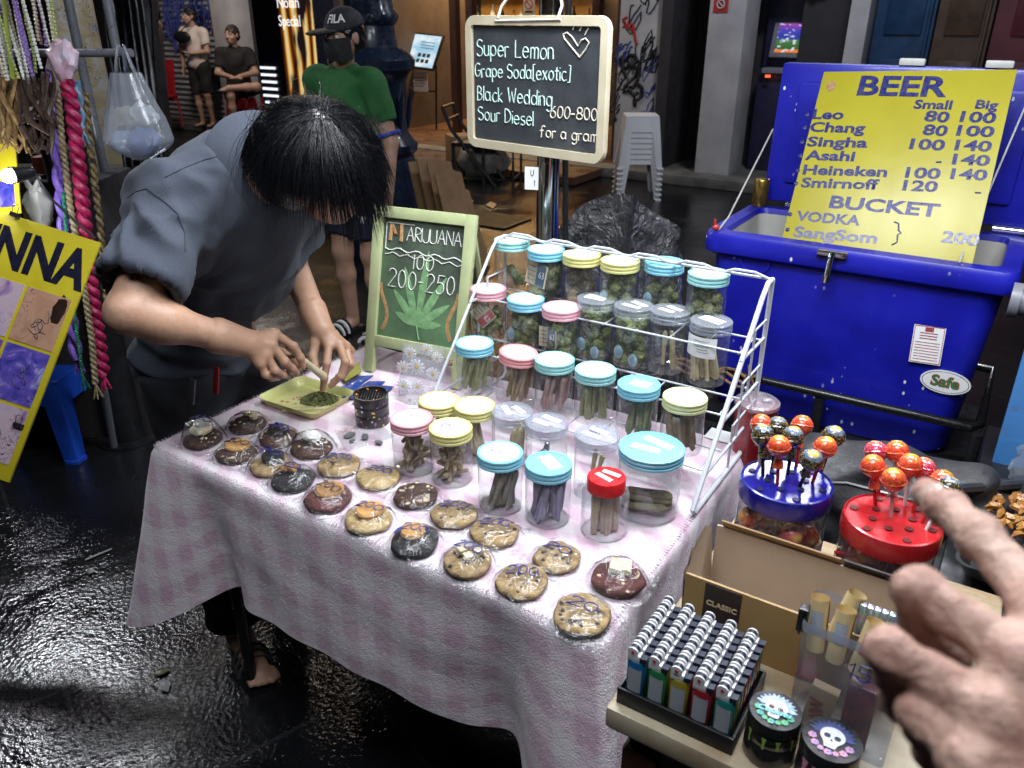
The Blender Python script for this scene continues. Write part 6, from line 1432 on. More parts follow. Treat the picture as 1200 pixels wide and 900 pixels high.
m = MB(); m.prism([(-.016, 0), (.014, 0), (.004, .036), (-.004, .036)], 0, .001, 0, Matrix.Translation((BW*.16, -BDp/2-.0022, .004)) @ Matrix.Rotation(math.pi/2, 4, 'X')); m.build('red_emblem', M_redink, bo)
for k in range(3):
    m = MB(); m.blob((-.02+.016*k, 0, .03), (.008, .008, .008), 2); m.cyl((-.02+.016*k, 0, .004), (-.02+.016*k, 0, .03), .007, seg=12); o = m.build('cone_tip', M_paper); o.matrix_world = bxM; tag(o, ('left', 'middle', 'right')[k]+' of three tan round tips inside the CLASSIC carton', 'cone')

# ---------------- clear pouch of rolling papers
PM = FRM @ Matrix.Translation((-.042, .742, CZ)); PW, PD, PH = .104, .062, .152
pz_ = thing('clear_pouch', 'clear plastic stand marked 150 holding rolled papers and packs in front of the carton', 'pouch', PM)
M_acr = clear('cloudy_pouch', (.82, .84, .88), 1.0, .10, .10, (.75, .78, .85), bump=.5, bs=25)
m = MB(); rings(m, [(PW, PD, .006, .001), (PW*1.0, PD, .008, PH*.5), (PW*1.06, PD*1.05, .01, PH)]); m.build('film', M_acr, pz_)
m = MB(); rings(m, [(PW*1.065, PD*1.06, .01, PH-.012), (PW*1.075, PD*1.07, .01, PH-.006), (PW*1.065, PD*1.06, .01, PH+.001)], bottom=False); m.build('zip_rim', clear('zip_band', (.7, .74, .85), 1.0, .15, .35, (.7, .74, .9)), pz_)
m = MB(); write(m, '150', .020, Matrix.Translation((-.002, -PD/2-.0016, .105)) @ Matrix.Rotation(math.pi/2, 4, 'X'), .0008, width=.045); m.build('price_ink', M_ink, pz_)
for x, z in ((-PW/2-.004, PH-.005), (PW/2+.004, PH-.002)):
    m = MB(); m.box((x, -.02, z), (.010, .012, .030), bev=.002); m.tube([(x, -.028, z-.015), (x-.002, -.034, z+.002), (x, -.028, z+.015)], .0012, 5); m.build('clip', M_blk, pz_)
q0 = PM @ Vector((-.022, -.018, .035)); m = MB(PM); m.box((-.022, -.018, .036), (.028, .012, .062), Matrix.Rotation(.1, 3, 'Y'), bev=.001); o = m.build('paper_pack', mat('pack_tan', (.42, .30, .17), .6), origin=q0); tag(o, 'tan rolling paper pack reading RAW inside the clear pouch', 'pack')
m = MB(PM); m.text('RAW', .019, Matrix.Translation((-.015, -.0248, .010)) @ Matrix.Rotation(math.pi/2, 4, 'X') @ Matrix.Rotation(math.pi/2+.1, 4, 'Z'), ext=.0003, off=.0005); bb = m.build('lettering', mat('raw_red', (.28, .03, .03), .5), o); bb.data.transform(Matrix.Translation(-q0))
q0 = PM @ Vector((.016, -.016, .04)); m = MB(PM); m.box((.016, -.016, .046), (.03, .014, .084), bev=.001); o = m.build('paper_pack', mat('pack_red', (.22, .03, .05), .4, c2=(.05, .01, .02), vs=40), origin=q0); tag(o, 'dark red pack beside the tan pack in the clear pouch', 'pack')
M_roll = mat('roll_paper', (.68, .52, .26), .6, var=.1)
for k, (x, y) in enumerate(((-.040, -.004), (-.018, -.012), (.006, -.018), (-.026, .016))):
    m = MB(); R = .0105; pts = []
    for j in range(40): a = j/40*4*math.pi; r = R*(1-.12*j/40*2); pts.append((math.cos(a)*r, math.sin(a)*r))
    g = [[Vector((a, b, z)) for a, b in pts] for z in (0, .062)]; m.grid(g); Lm = PM @ Matrix.Translation((x, y, .100+.002*k)) @ Matrix.Rotation(-.15, 4, 'X') @ Matrix.Rotation(.1*k-.1, 4, 'Y')
    o = m.build('rolled_paper', M_roll); o.matrix_world = Lm; tag(o, ('first', 'second', 'third', 'rearmost')[k]+' rolled tan paper booklet from the left in the clear pouch', 'paper roll', 'paper rolls in the pouch')
    m = MB(); g = [[Vector((math.cos(a)*R*1.03, math.sin(a)*R*1.03, z)) for a in [math.radians(-125+10*i) for i in range(8)]] for z in (.026, .05)]; m.grid(g); m.build('red_mark', M_barc if k != 2 else M_redink, o)
t = NT('holo_foil'); v = t.new('ShaderNodeTexVoronoi'); v.inputs['Scale'].default_value = 160; t.l.new(t.tc.outputs['Object'], v.inputs['Vector']); hsv = t.new('ShaderNodeHueSaturation'); t.l.new(t.mix(.45, v.outputs['Color'], (.45, .6, .95)), hsv.inputs['Color']); t.col(hsv.outputs[0]); t.set('Metallic', .7); t.set('Roughness', .25); M_holo = t.m
for k in range(9):
    m = MB(); m.box((0, 0, .02), (.0062, .007, .04), bev=.001); o = m.build('foil_pack', M_holo); o.matrix_world = PM @ Matrix.Translation((-.012+.0072*k, .019, .122)); tag(o, 'thin shiny holographic pack standing in the row at the back of the pouch', 'foil pack', 'holographic packs in the pouch')

# ---------------- lollipop jars
def wrap_mat(name, cols):
    t = NT(name); w_ = t.new('ShaderNodeTexNoise'); w_.inputs['Scale'].default_value = 90; w_.inputs['Detail'].default_value = 1.5; w_.inputs['Distortion'].default_value = 2.5; t.l.new(t.tc.outputs['Object'], w_.inputs['Vector'])
    xs = t.new('ShaderNodeSeparateXYZ'); t.l.new(t.tc.outputs['Object'], xs.inputs[0]); h = t.math('ADD', xs.outputs[2], t.math('MULTIPLY', t.math('SUBTRACT', t.noise(120, 2), .5), .008))
    mr = t.new('ShaderNodeMapRange', i_1=-.016, i_2=.017, i_3=0.0, i_4=1.0); t.l.new(h, mr.inputs[0])
    base = t.ramp(mr.outputs[0], [(0, cols[0]), (.74, cols[0]), (.78, cols[1]), (.86, cols[1]), (.94, cols[2]), (1, cols[2])], 'LINEAR')
    t.col(t.mix(t.ramp(w_.outputs['Fac'], [(.485, (0, 0, 0)), (.495, (1, 1, 1)), (.52, (1, 1, 1)), (.53, (0, 0, 0))]), base, cols[3])); t.set('Roughness', .2); t.set('Coat Weight', .6); t.bump(t.noise(160, 3), .4, .002); return t.m
WR = {'red': wrap_mat('wrapper_red', [(.65, .05, .03), (.62, .12, .03), (.80, .50, .04), (.80, .38, .08)]), 'cola': wrap_mat('wrapper_cola', [(.02, .02, .022), (.10, .16, .28), (.72, .55, .03), (.55, .42, .08)]), 'cherry': wrap_mat('wrapper_cherry', [(.5, .02, .08), (.6, .1, .1), (.8, .5, .05), (.75, .4, .3)])}
M_twist = clear('twist_film', (.9, .85, .85), 1, .1, .2)
ST = {'red': mat('stick_red', (.55, .02, .02), .4), 'black': mat('stick_black', (.015, .012, .015), .4), 'white': mat('stick_white', (.75, .68, .68), .4)}
def lolly(wr, stc):
    r = thing('lollipop', 'x', 'lollipop', Matrix.Identity(4)); m = MB(); m.blob((0, 0, 0), (.0152, .0152, .0152), 3, .05, 3); 
    m.lathe([(.0152, -.0012), (.0162, 0), (.0152, .0012)], seg=24); m.build('wrapped_head', WR[wr], r)
    m = MB(); m.lathe([(.008, -.011), (.0042, -.018), (.0055, -.024), (.0075, -.031)], seg=12, wob=lambda a, z: 1+.2*math.cos(a*4+z*300)); m.build('wrapper_twist', M_twist if stc == 'white' else WR[wr], r)
    m = MB(); m.cyl((0, 0, -.075), (0, 0, -.012), .0024, seg=10); m.build('stick', ST[stc], r); return r
PL = {}
def put_lolly(M_, wr, stc, label, group):
    k = (wr, stc)
    if k not in PL: PL[k] = lolly(wr, stc); PL[k].matrix_world = M_; r = PL[k]
    else: r = dup(PL[k], M_)
    r['label'] = label; r['group'] = group; return r
def lolly_jar(px, py, zl, R, nm, lidc, pops, label):
    c = onz(px, py, zl); H = zl-CZ; th = thing('lollipop_jar', label, 'jar', frame(Vector((c.x, c.y, CZ))))
    m = MB(); m.lathe([(0, .001), (R*.9, .001), (R*.97, .006), (R*.97, H-.035), (R*.93, H-.024)], seg=56); m.build('vessel', M_jar, th)
    m = MB(); m.lathe([(R*.985, .012), (R*.985, H*.45)], seg=56); t = NT('jar_band_'+nm); v = t.noise(30, 2); t.col(t.ramp(v, [(.45, lidc), (.6, (.7, .1, .08) if nm == 'red' else (.06, .06, .4))])); m.build('printed_band', t.m, th)
    m = MB(); m.lathe([(R*.97, H-.028), (R, H-.028), (R*1.01, H-.024), (R*1.01, H-.006), (R*.985, H-.001), (R*.95, H), (R*.93, H-.002), (R*.4, H-.0025), (0, H-.002)], seg=72); m.build('lid', mat('jar_lid_'+nm, lidc, .28, coat=.3, var=.1), th)
    m = MB(); q = random.Random(int(px))
    for k in range(12):
        a = k/12*6.283; r = R*(.42 if k % 2 else .78); m.lathe([(0, H-.0005), (.005, H-.0005), (.0052, H-.001)], (math.cos(a)*r, math.sin(a)*r, 0), 12)
    m.build('stick_holes', mat('hole_'+nm, tuple(x*.25 for x in lidc), .5), th)
    for i, (bx, by, hx, hy, wr, stc, lb) in enumerate(pops):
        b0 = onz(bx, by, zl-.002); dv = ray(hx, hy); dv.normalize()
        # head on the viewing ray at the stick's length above the hole
        o_ = C0-b0; bq = o_.dot(dv); disc = bq*bq-(o_.length_squared-.058**2); s = -bq-(math.sqrt(disc) if disc > 0 else 0); hd = C0+dv*s; zx = (hd-b0).normalized()
        if zx.z < .5: zx = (zx+Vector((0, 0, .5))).normalized()
        put_lolly(Matrix.Translation(b0+zx*.058) @ zx.to_track_quat('Z', 'Y').to_matrix().to_4x4(), wr, stc, lb, 'lollipops stuck in the '+nm+' lid')
    for k in range(7):
        a = q.uniform(0, 6.28); r = R*.6*math.sqrt(q.random()); zx = Vector((q.gauss(0, 1), q.gauss(0, 1), q.uniform(-.5, .8))).normalized()
        zx = zx if abs(zx.z) > .2 else Vector((zx.x, zx.y, .4)).normalized()
        put_lolly(frame(Vector((c.x+math.cos(a)*r*.6, c.y+math.sin(a)*r*.6, CZ+.075))) @ zx.to_track_quat('Z', 'Y').to_matrix().to_4x4() @ Matrix.Translation((0, 0, .03)), q.choice(['red', 'cherry']), q.choice(['red', 'white']), 'lollipop lying inside the jar with the '+nm+' lid', 'lollipops inside the '+nm+' lidded jar')
G = 'lollipop in the %s lid, '
lolly_jar(922, 562, .99, .0615, 'blue', (.012, .012, .26), [
 (894, 557, 894, 510, 'cola', 'black', 'dark wrapped lollipop in the blue lid, leftmost of the front ones'), (911, 567, 913, 523, 'red', 'red', 'red wrapped lollipop in the blue lid, front one with a red stick'), (923, 556, 929, 512, 'cola', 'black', 'dark wrapped lollipop in the blue lid, middle one with a black stick'), (937, 570, 951, 539, 'cola', 'black', 'dark wrapped lollipop in the blue lid, lowest and nearest on a black stick'), (952, 566, 967, 524, 'red', 'red', 'red wrapped lollipop in the blue lid, rightmost on a red stick'), (933, 546, 940, 497, 'red', 'red', 'red wrapped lollipop in the blue lid, highest at the right'), (905, 548, 912, 493, 'cola', 'black', 'dark wrapped lollipop in the blue lid, highest one at the back'), (890, 545, 892, 496, 'red', 'white', 'red wrapped lollipop in the blue lid, leftmost at the back'), (964, 548, 977, 511, 'cola', 'black', 'dark wrapped lollipop in the blue lid leaning far right')],
 'clear jar with a blue lid stuck full of lollipops beside the red lidded one')
lolly_jar(1046, 607, .985, .0595, 'red', (.48, .015, .02), [
 (1026, 592, 1023, 546, 'red', 'red', 'lollipop in the red lid, leftmost at the front'), (1044, 606, 1047, 562, 'red', 'white', 'lollipop in the red lid, lowest one in front of the pointing finger'), (1030, 580, 1026, 528, 'cherry', 'red', 'cherry red lollipop in the red lid, leftmost at the back'), (1050, 578, 1051, 529, 'red', 'white', 'lollipop in the red lid, highest of the back ones'), (1060, 592, 1067, 545, 'red', 'white', 'lollipop in the red lid partly behind the fingertip'), (1070, 600, 1085, 536, 'cherry', 'red', 'cherry red lollipop in the red lid right of the fingertip'), (1080, 612, 1111, 550, 'red', 'red', 'lollipop in the red lid leaning far right'), (1086, 620, 1115, 566, 'cola', 'white', 'dark yellow lollipop in the red lid, lowest at the far right')],
 'clear jar with a red lid stuck full of lollipops under the pointing finger')

# ---------------- dark shelf with rucksack and tumbler
m = MB(FRM); m.box((-.06, 1.50, .295), (.60, .46, .59), bev=.01); o = m.build('dark_box', M_blk, origin=uv(-.06, 1.5, 0)); tag(o, 'dark waist high box between the stall table and the cooler', 'box')
S = SDF((-.24, -.17, 0), (.30, .17, .34), .008)
S.cap((-.12, 0, .09), (.16, 0, .09), .10, .11, k=.04, flat=((0, 1, 0), .9)); S.cap((-.1, .01, .17), (.12, .01, .18), .085, k=.05); S.cap((.03, -.06, .07), (.16, -.06, .09), .07, k=.015); S.plane((0, 0, .004), (0, 0, -1))
S.disp(lambda X, Y, Z: .005*np.sin(X*45+3*np.sin(Z*40))+.004*np.sin(Z*70+X*30)); v, f = S.mesh()
bp_ = thing('rucksack', 'black fabric rucksack with a silver zip pull between the lollipop jars and the cooler', 'bag', FRM @ Matrix.Translation((-.10, 1.42, .592)))
mesh_obj('body', v, f, mat('black_nylon', (.014, .014, .017), .55, bump=.4, bs=150), bp_, world=False)
m = MB(); m.tube([(-.16, -.09, .19), (-.05, -.11, .235), (.1, -.105, .235), (.2, -.07, .17)], .004, 6); m.build('zip', mat('zip_black', (.02, .02, .022), .35), bp_)
m = MB(); m.box((.085, -.125, .205), (.05, .004, .014), Matrix.Rotation(-.5, 3, 'Y'), bev=.0015); m.build('zip_pull', M_chrome, bp_)
tp = at(888, 468, 1.66)
tm = thing('tumbler', 'red tumbler with a clear lid and straw behind the white wire rack', 'tumbler', (tp.x, tp.y, .592)); hh = tp.z-.592
m = MB(); m.lathe([(0, 0), (.033, 0), (.036, .004), (.044, hh-.01), (.042, hh-.008), (0, hh-.02)], seg=32); m.build('cup', mat('tumbler_red', (.35, .015, .02), .3, coat=.3), tm)
m = MB(); m.lathe([(.044, hh-.014), (.0465, hh-.012), (.0465, hh-.004), (.041, hh), (.036, hh-.006), (0, hh-.006)], seg=32); m.build('lid', M_clid, tm)
m = MB(); m.tube([(.004, 0, hh-.05), (-.028, -.0, hh+.028)], .0035, 8); m.build('straw', M_lab, tm); m = MB(); m.box((.02, 0, hh-.002), (.02, .014, .006), bev=.002); m.build('slider', M_clid, tm)
p0 = onz(850, 512, TOPZ+.002); m = MB(frame(Vector((p0.x, p0.y, TOPZ+.0022)), U, V)); m.box((-.01, 0, 0), (.06, .05, .0015)); o = m.build('paper_slip', M_lab, origin=p0); tag(o, 'blank white paper slip on the tablecloth by the rack foot', 'paper')

# ---------------- fried snack tray and black bar, right edge
p0 = onz(1195, 612, .84); fu_, fv_ = p0.dot(U), p0.dot(V)
ftr = thing('snack_tray', 'dark tray of fried golden snacks behind the pointing hand', 'tray', FRM @ Matrix.Translation((fu_+.16, fv_, .80)))
m = MB(); rings(m, [(.42, .26, .02, 0), (.46, .30, .02, .03), (.47, .31, .02, .03), (.44, .28, .02, .004)], top=True); m.build('dish', M_blk, ftr)
m = MB(FRM); m.box((fu_+.30, fv_+.15, .39), (.76, .36, .785), bev=.006); m.M = FRM; o = m.build('snack_stand', M_blk, origin=uv(fu_+.3, fv_+.15, 0)) if False else None
m = MB(); q = random.Random(6)
for k in range(420):
    x, y = q.uniform(-.2, .2), q.uniform(-.125, .125); z = .02+.05*max(0, 1-(x/.24)**2-(y/.16)**2)*q.random()**.3
    a = q.uniform(0, 6.28); pts = [Vector((x+.012*math.cos(a)*s, y+.012*math.sin(a)*s, z+.005*(1-s*s))) for s in (-1, -.4, .3, 1)]
    m.tube(pts, [.002, .006, .0055, .0015], 6)
o = m.build('fried_snacks', mat('fried_gold', (.42, .20, .04), .35, c2=(.20, .07, .015), vs=40, bump=.4, bs=200)); o.matrix_world = FRM @ Matrix.Translation((fu_+.16, fv_, .80)); tag(o, 'heap of golden brown fried snacks in the dark tray at the right edge', 'snacks', kind='stuff')
m = MB(FRM); m.box((fu_+.16, fv_, .39), (.5, .34, .80-.02), bev=.006); o = m.build('snack_stand', M_blk, origin=uv(fu_+.12, fv_, 0)); tag(o, 'dark stand under the tray of fried snacks', 'stand')
a = at(1118, 574, 1.32); b = at(1230, 566, 1.42); m = MB(); m.tube([a, b, b+(b-a)*2], .010, 8); m.tube([b+(b-a)*2, Vector((*(b+(b-a)*2).xy, 0))], .010, 8); m.tube([a, Vector((a.x, a.y, 0))], .010, 8); o = m.build('guard_rail', mat('grey_black_bar', (.05, .055, .065), .35, .5), origin=(a.x, a.y, 0)); tag(o, 'dark metal rail crossing in front of the fried snacks', 'rail')
# ---------------- left stall: rail, beads, braids, henna signs
M_pipe = mat('grey_pipe_paint', (.20, .21, .24), .35, .3, var=.2); M_drum = mat('dull_steel', (.07, .07, .08), .35, .8, var=.4, vs=5)
r0, r1 = at(20, 62, 2.62), at(152, 62, 2.55)
rt = thing('display_rail', 'grey metal clothes rail of the left stall with beads, braids and a plastic bag hanging from it', 'rail', (r1.x, r1.y, 0)); rt['label'] = 'grey metal rail at the left stall from which braids and a plastic bag hang'
m = MB(); m.tube([r0+(r0-r1)*.8, r1+(r1-r0)*.02], .013, 10); m.build('rail_bar', M_pipe, rt, True)
m = MB(); a = at(84, 20, 2.75); m.cyl((a.x, a.y, 0), (a.x, a.y, 2.2), .016, seg=12); m.build('upright', M_pipe, rt, True)
m = MB(); a = at(131, 30, 2.6); m.tube([(a.x, a.y, 2.1), (a.x, a.y, r1.z+.01)], .015, 10); m.build('hanger_tube', M_pipe, rt, True)
p = onz(153, 512, 0)
dr = thing('steel_drum_post', 'tall dull steel post on a round flange behind the vendor', 'post', (p.x, p.y, 0))
m = MB(); m.cyl((0, 0, .0), (0, 0, 1.15), .073, seg=36); m.build('shaft', M_drum, dr); m = MB(); m.lathe([(0, 0), (.125, 0), (.125, .012), (.075, .014)], seg=36); m.build('flange', M_drum, dr)
a, b = at(117, 430, 2.85), onz(134, 526, .0); m = MB(); m.cyl(b, a, .014, seg=12); o = m.build('slanted_tube', M_pipe, origin=b); tag(o, 'thin slanted steel tube standing beside the dull steel post', 'tube')
p = onz(62, 530, 0); stl_ = thing('plastic_stool', 'bright blue plastic stool behind the yellow henna sign', 'stool', frame(Vector((p.x, p.y+.08, 0))) @ Matrix.Rotation(.5, 4, 'Z')); stool_parts(stl_, mat('blue_stool_plastic', (.015, .08, .55), .4, var=.2), .33, .25, .31)
# dark goods table
p = at(20, 330, 3.3); m = MB(); m.box((p.x-.45, p.y+.5, .45), (1.3, .7, .9), bev=.01); o = m.build('goods_table', mat('dark_cloth', (.02, .016, .018), .9, var=.5, bump=.4, bs=20), origin=(p.x-.45, p.y+.5, 0)); tag(o, 'dark cloth covered goods table at the back of the left stall', 'table')
# dark curtain
m = MB(); g = []
for i in range(40):
    x = i/39; a = at(122+58*x, 5, 3.35); bq = at(150+52*x, 190, 3.45); row = []
    for j in range(12):
        f = j/11; q_ = a*(1-f)+bq*f; row.append(Vector((q_.x+.01*math.sin(i*.9+f*2), q_.y+.06*math.sin(i*1.05+f*1.5), q_.z+.25-(.25+.9)*f if False else q_.z*(1)-f*.0)))
    g.append([row[0]+Vector((0, 0, .9))]+row+[Vector((row[-1].x, row[-1].y, .3))])
m.grid(g); m.grid([[q_+Vector((0, .006, 0)) for q_ in r] for r in g][::-1]); o = m.build('tarpaulin', mat('black_tarp', (.012, .012, .016), .35, var=.5, vs=6, bump=.4, bs=18), angle=None); o.location = (0, 0, 0); tag(o, 'dark folded tarpaulin hanging between the bead stall and the shutter', 'tarpaulin')
# bead strands
def bead_mesh(mt, L, sd):
    q = random.Random(sd); pts = []; rs = []; n = int(L/.011)
    for i in range(n):
        z = -L*i/n; wx = .010*math.sin(i*.09+sd)+.004*math.sin(i*.3+sd); wy = .008*math.cos(i*.07+sd*2)
        for k, r in ((0, .002), (.25, .0052), (.75, .0052)): pts.append((wx, wy, z-.011*k)); rs.append(r*q.uniform(.85, 1.1))
    m = MB(); m.tube(pts, rs, 6); return m.build('bead_strand', mt)
BC = [('cream', (.62, .58, .42)), ('white', (.70, .70, .66)), ('lime', (.38, .45, .16)), ('purple', (.26, .16, .48)), ('pink', (.5, .25, .32))]
bm_ = {}
for k, (nm, c) in enumerate(BC): bm_[nm] = bead_mesh(mat('beads_'+nm, c, .35, var=.45, vs=140), .62, k)
q = random.Random(21); ub = set(); seqn = ['white', 'cream', 'lime', 'pink', 'cream', 'white', 'white', 'cream', 'purple', 'lime', 'white', 'cream', 'cream', 'purple', 'white', 'purple', 'purple', 'lime', 'white', 'cream', 'pink', 'white', 'purple', 'cream', 'lime', 'white']
for i, nm in enumerate(seqn):
    px = -4+i*2.9+q.uniform(-2, 2); t_ = 2.35+q.uniform(0, .2); e = at(px, 88+q.uniform(-14, 8) if px < 48 else 52+q.uniform(-6, 4), t_)
    Mx = Matrix.Translation((e.x, e.y, e.z+.62)) @ Matrix.Rotation(q.uniform(0, 6), 4, 'Z')
    o = bm_[nm] if nm not in ub else bm_[nm].copy()
    if nm in ub: sc.collection.objects.link(o)
    ub.add(nm); o.matrix_world = Mx; tag(o, nm+' bead strand in the curtain of necklaces above the brown hairpieces', 'beads', nm+' bead strands at the left stall')
m = MB(); e0, e1 = at(2, -20, 2.3), at(15, 92, 2.34); m.tube([e0, e0*.5+e1*.5, e1], .012, 8, flat=.3); o = m.build('ribbon', mat('olive_ribbon', (.22, .26, .03), .5), origin=e1); tag(o, 'flat olive green ribbon hanging in front of the bead strands', 'ribbon')
# hairpieces and braids
def hairmat(nm, c, c2): return mat(nm, c, .4, c2=c2, vs=60, bump=.5, bs=250)
def lock(p0, p1, r, seed, n=16, wob=.01):
    q = random.Random(seed); pts = []
    for i in range(n):
        f = i/(n-1); p_ = p0*(1-f)+p1*f; pts.append(p_+Vector((wob*math.sin(f*7+seed), wob*math.cos(f*5+seed*2), -.02*math.sin(f*3.14))))
    return pts, [r*(.5+.5*math.sin(min(1, f*1.6)*1.57))*(1-.7*max(0, f-.6)/.4) for f in [i/(n-1) for i in range(n)]]
for nm, c, c2, px0, n_, lb in (('tan_hair', (.28, .18, .08), (.14, .08, .03), 4, 12, 'tan dreadlock hairpiece hanging at the far left under the beads'), ('brown_hair', (.06, .035, .025), (.03, .018, .014), 34, 16, 'thick dark brown hairpiece hanging under the bead strands')):
    m = MB(); q = random.Random(n_)
    top_ = at(px0+4, 92, 2.42)
    for k in range(n_*3):
        e = at(px0+q.uniform(-10, 30), q.uniform(140, 182), 2.42+q.uniform(-.05, .06)); mid = top_+Vector((q.uniform(-.05, .06), q.uniform(-.03, .03), q.uniform(-.02, .02)))
        pts, rs = lock(mid, e, q.uniform(.006, .011), k); m.tube(pts, rs, 6)
    o = m.build('hairpiece', hairmat(nm, c, c2), origin=top_); tag(o, lb, 'hairpiece')
def braid(path, r, mt, lb, strands=2, pitch=.05, label_cat='braid', tail=True):
    P_ = [at(*p_) for p_ in path]; pts = []
    for a, b in zip(P_, P_[1:]):
        n = max(2, int((b-a).length/.006))
        for i in range(n): pts.append(a+(b-a)*(i/n))
    pts.append(P_[-1]); m = MB(); s = 0
    for k in range(strands):
        w_ = []; s = 0
        for i, p_ in enumerate(pts):
            if i: s += (p_-pts[i-1]).length
            a = s/pitch*2*math.pi+k*2*math.pi/strands; w_.append(p_+Vector((math.cos(a), math.sin(a), 0))*r*.55)
        m.tube(w_, r*.62, 8)
    if tail:
        e = pts[-1]; q = random.Random(3)
        for k in range(14): d = Vector((q.uniform(-.4, .4), q.uniform(-.4, .4), -1))*.05; m.tube([e, e+d], [r*.3, r*.1], 5)
    o = m.build('hair_braid', mt, origin=P_[0]); return tag(o, lb, label_cat)
braid([(70, 66, 2.5), (84, 120, 2.52), (95, 220, 2.58), (105, 320, 2.66), (116, 400, 2.72), (121, 440, 2.76)], .021, hairmat('magenta_hair', (.48, .02, .11), (.22, .008, .05)), 'long thick magenta twisted braid hanging from the left stall rail', 2, .075)
braid([(62, 80, 2.5), (66, 150, 2.53), (70, 215, 2.56), (76, 275, 2.6), (84, 380, 2.66), (90, 420, 2.7)], .019, hairmat('violet_hair', (.22, .12, .55), (.10, .05, .32)), 'shiny violet braid left of the magenta one', 2, .16)
braid([(66, 90, 2.49), (73, 170, 2.53), (82, 240, 2.57), (95, 310, 2.62), (108, 400, 2.68), (112, 450, 2.72)], .010, hairmat('sand_hair', (.36, .30, .18), (.2, .15, .08)), 'thin sand coloured twisted braid between the violet and magenta ones', 2, .04)
braid([(100, 110, 2.6), (108, 190, 2.64), (117, 260, 2.7), (122, 330, 2.76), (126, 360, 2.78)], .011, hairmat('gold_black_hair', (.28, .20, .08), (.03, .025, .02)), 'thin black and gold twisted braid right of the magenta one', 2, .06)
braid([(60, 115, 2.52), (66, 190, 2.55), (78, 300, 2.62), (84, 400, 2.68)], .007, hairmat('royal_hair', (.02, .02, .5), (.01, .01, .25)), 'thin royal blue braid behind the violet one', 2, .03)
braid([(74, 225, 2.55), (80, 300, 2.6), (90, 390, 2.66), (97, 440, 2.7)], .006, hairmat('green_tinsel', (.02, .25, .14), (.01, .08, .05)), 'green tinsel strand below the violet braid', 2, .02)
braid([(88, 95, 2.55), (93, 125, 2.57), (95, 150, 2.58)], .014, hairmat('sky_hair', (.16, .32, .48), (.1, .2, .3)), 'short pale blue hair tuft beside the magenta braid', 2, .1)
m = MB(); e = at(73, 70, 2.48); m.blob(e, (.045, .035, .06), 3, .4, 2.2); o = m.build('ribbon_knot', mat('pink_white_knot', (.6, .35, .45), .4, c2=(.55, .5, .6), vs=25, bump=.5), origin=e); tag(o, 'pink and white knot tying the braids to the rail', 'knot')
# plastic carrier bag
M_bag = clear('milky_bag', (.72, .76, .82), 1.0, .16, .22, (.72, .77, .86), bump=.7, bs=18)
tp_ = at(142, 58, 2.5); bt_ = at(150, 192, 2.55); bH = tp_.z-bt_.z
bg_ = thing('carrier_bag', 'translucent white plastic carrier bag full of goods hanging from the left stall rail', 'bag', (tp_.x+.01, tp_.y-.02, bt_.z)); m = MB(); g = []
for j in range(30):
    f = j/29; z = bH*.80*f; row = []
    w_ = .112*(math.sin(min(1, f*3.2+.12)*1.57))*(1-.62*max(0, f-.25)/.75)+.004
    for i in range(64):
        a = i/64*6.2832; pl = 1+.06*f*math.sin(a*11+f*2)+.05*nz3((math.cos(a)*2, math.sin(a)*2, f*5)); row.append(Vector((math.cos(a)*w_*pl, math.sin(a)*w_*.6*pl, z)))
    g.append(row)
m.grid(g, closed=True)
for s in (-1, 1):
    pts = [Vector((s*.030, 0, bH*.79)), Vector((s*.022, -.005, bH*.9)), Vector((s*.010, 0, bH+.012)), Vector((s*.004, .02, bH+.0)), Vector((s*.012, .03, bH*.8))]
    m.tube(pts, [.014, .010, .008, .008, .012], 8, flat=.35)
m.build('film', M_bag, bg_, angle=None)
for k, (x, y, z, s, c, nm) in enumerate(((.02, -.01, .06, .055, (.12, .18, .45), 'blue'), (-.04, .0, .05, .05, (.35, .45, .6), 'pale blue'), (.03, .0, .14, .045, (.7, .7, .68), 'white'), (-.03, .01, .135, .04, (.55, .5, .38), 'beige'))):
    m = MB(); m.blob((0, 0, 0), (s, s*.6, s*.8), 3, .35, 2, seed=k); o = m.build('wrapped_bundle', mat('bundle_'+nm.replace(' ', '_'), c, .35, var=.4, bump=.5, bs=40)); o.location = (tp_.x+.01+x, tp_.y-.02+y, bt_.z+z); tag(o, nm+' bundle inside the hanging plastic carrier bag', 'bundle')
# henna sign: flat printed board leaning, turned clockwise
A_, B_ = at(14, 256, 2.3), at(116, 288, 2.28); D_ = at(2, 540, 2.22)
HX = (B_-A_).normalized(); HY = (B_-D_); HY = (HY-HX*HY.dot(HX)).normalized(); HM = frame(B_, HX, HY); Hh = (B_-D_).dot(HY); HW = .50
hs_ = thing('henna_sign', 'yellow henna sign with black letters and tattoo photos leaning at the left edge', 'sign', HM)
M_hy = mat('henna_yellow', (.58, .48, .02), .4, var=.12, vs=10)
m = MB(); m.box((-HW/2, -Hh/2-.02, -.004), (HW, Hh+.06, .008), bev=.001); m.build('board', M_hy, hs_)
hi = HM.inverted(); HN = Vector(HM.col[2][:3])
def hp_(px, py): return hi @ onpl(px, py, B_, HN)
a = hp_(85, 337); b = hp_(18, 318); tp2 = hp_(92, 292); lh = tp2.y-a.y
m = MB(); m.text('HENNA', lh/.70, Matrix.Translation((a.x+.022, a.y, .0006)), ext=.0004, off=.006, align='RIGHT', sx=.82); m.build('lettering', M_bink, hs_)
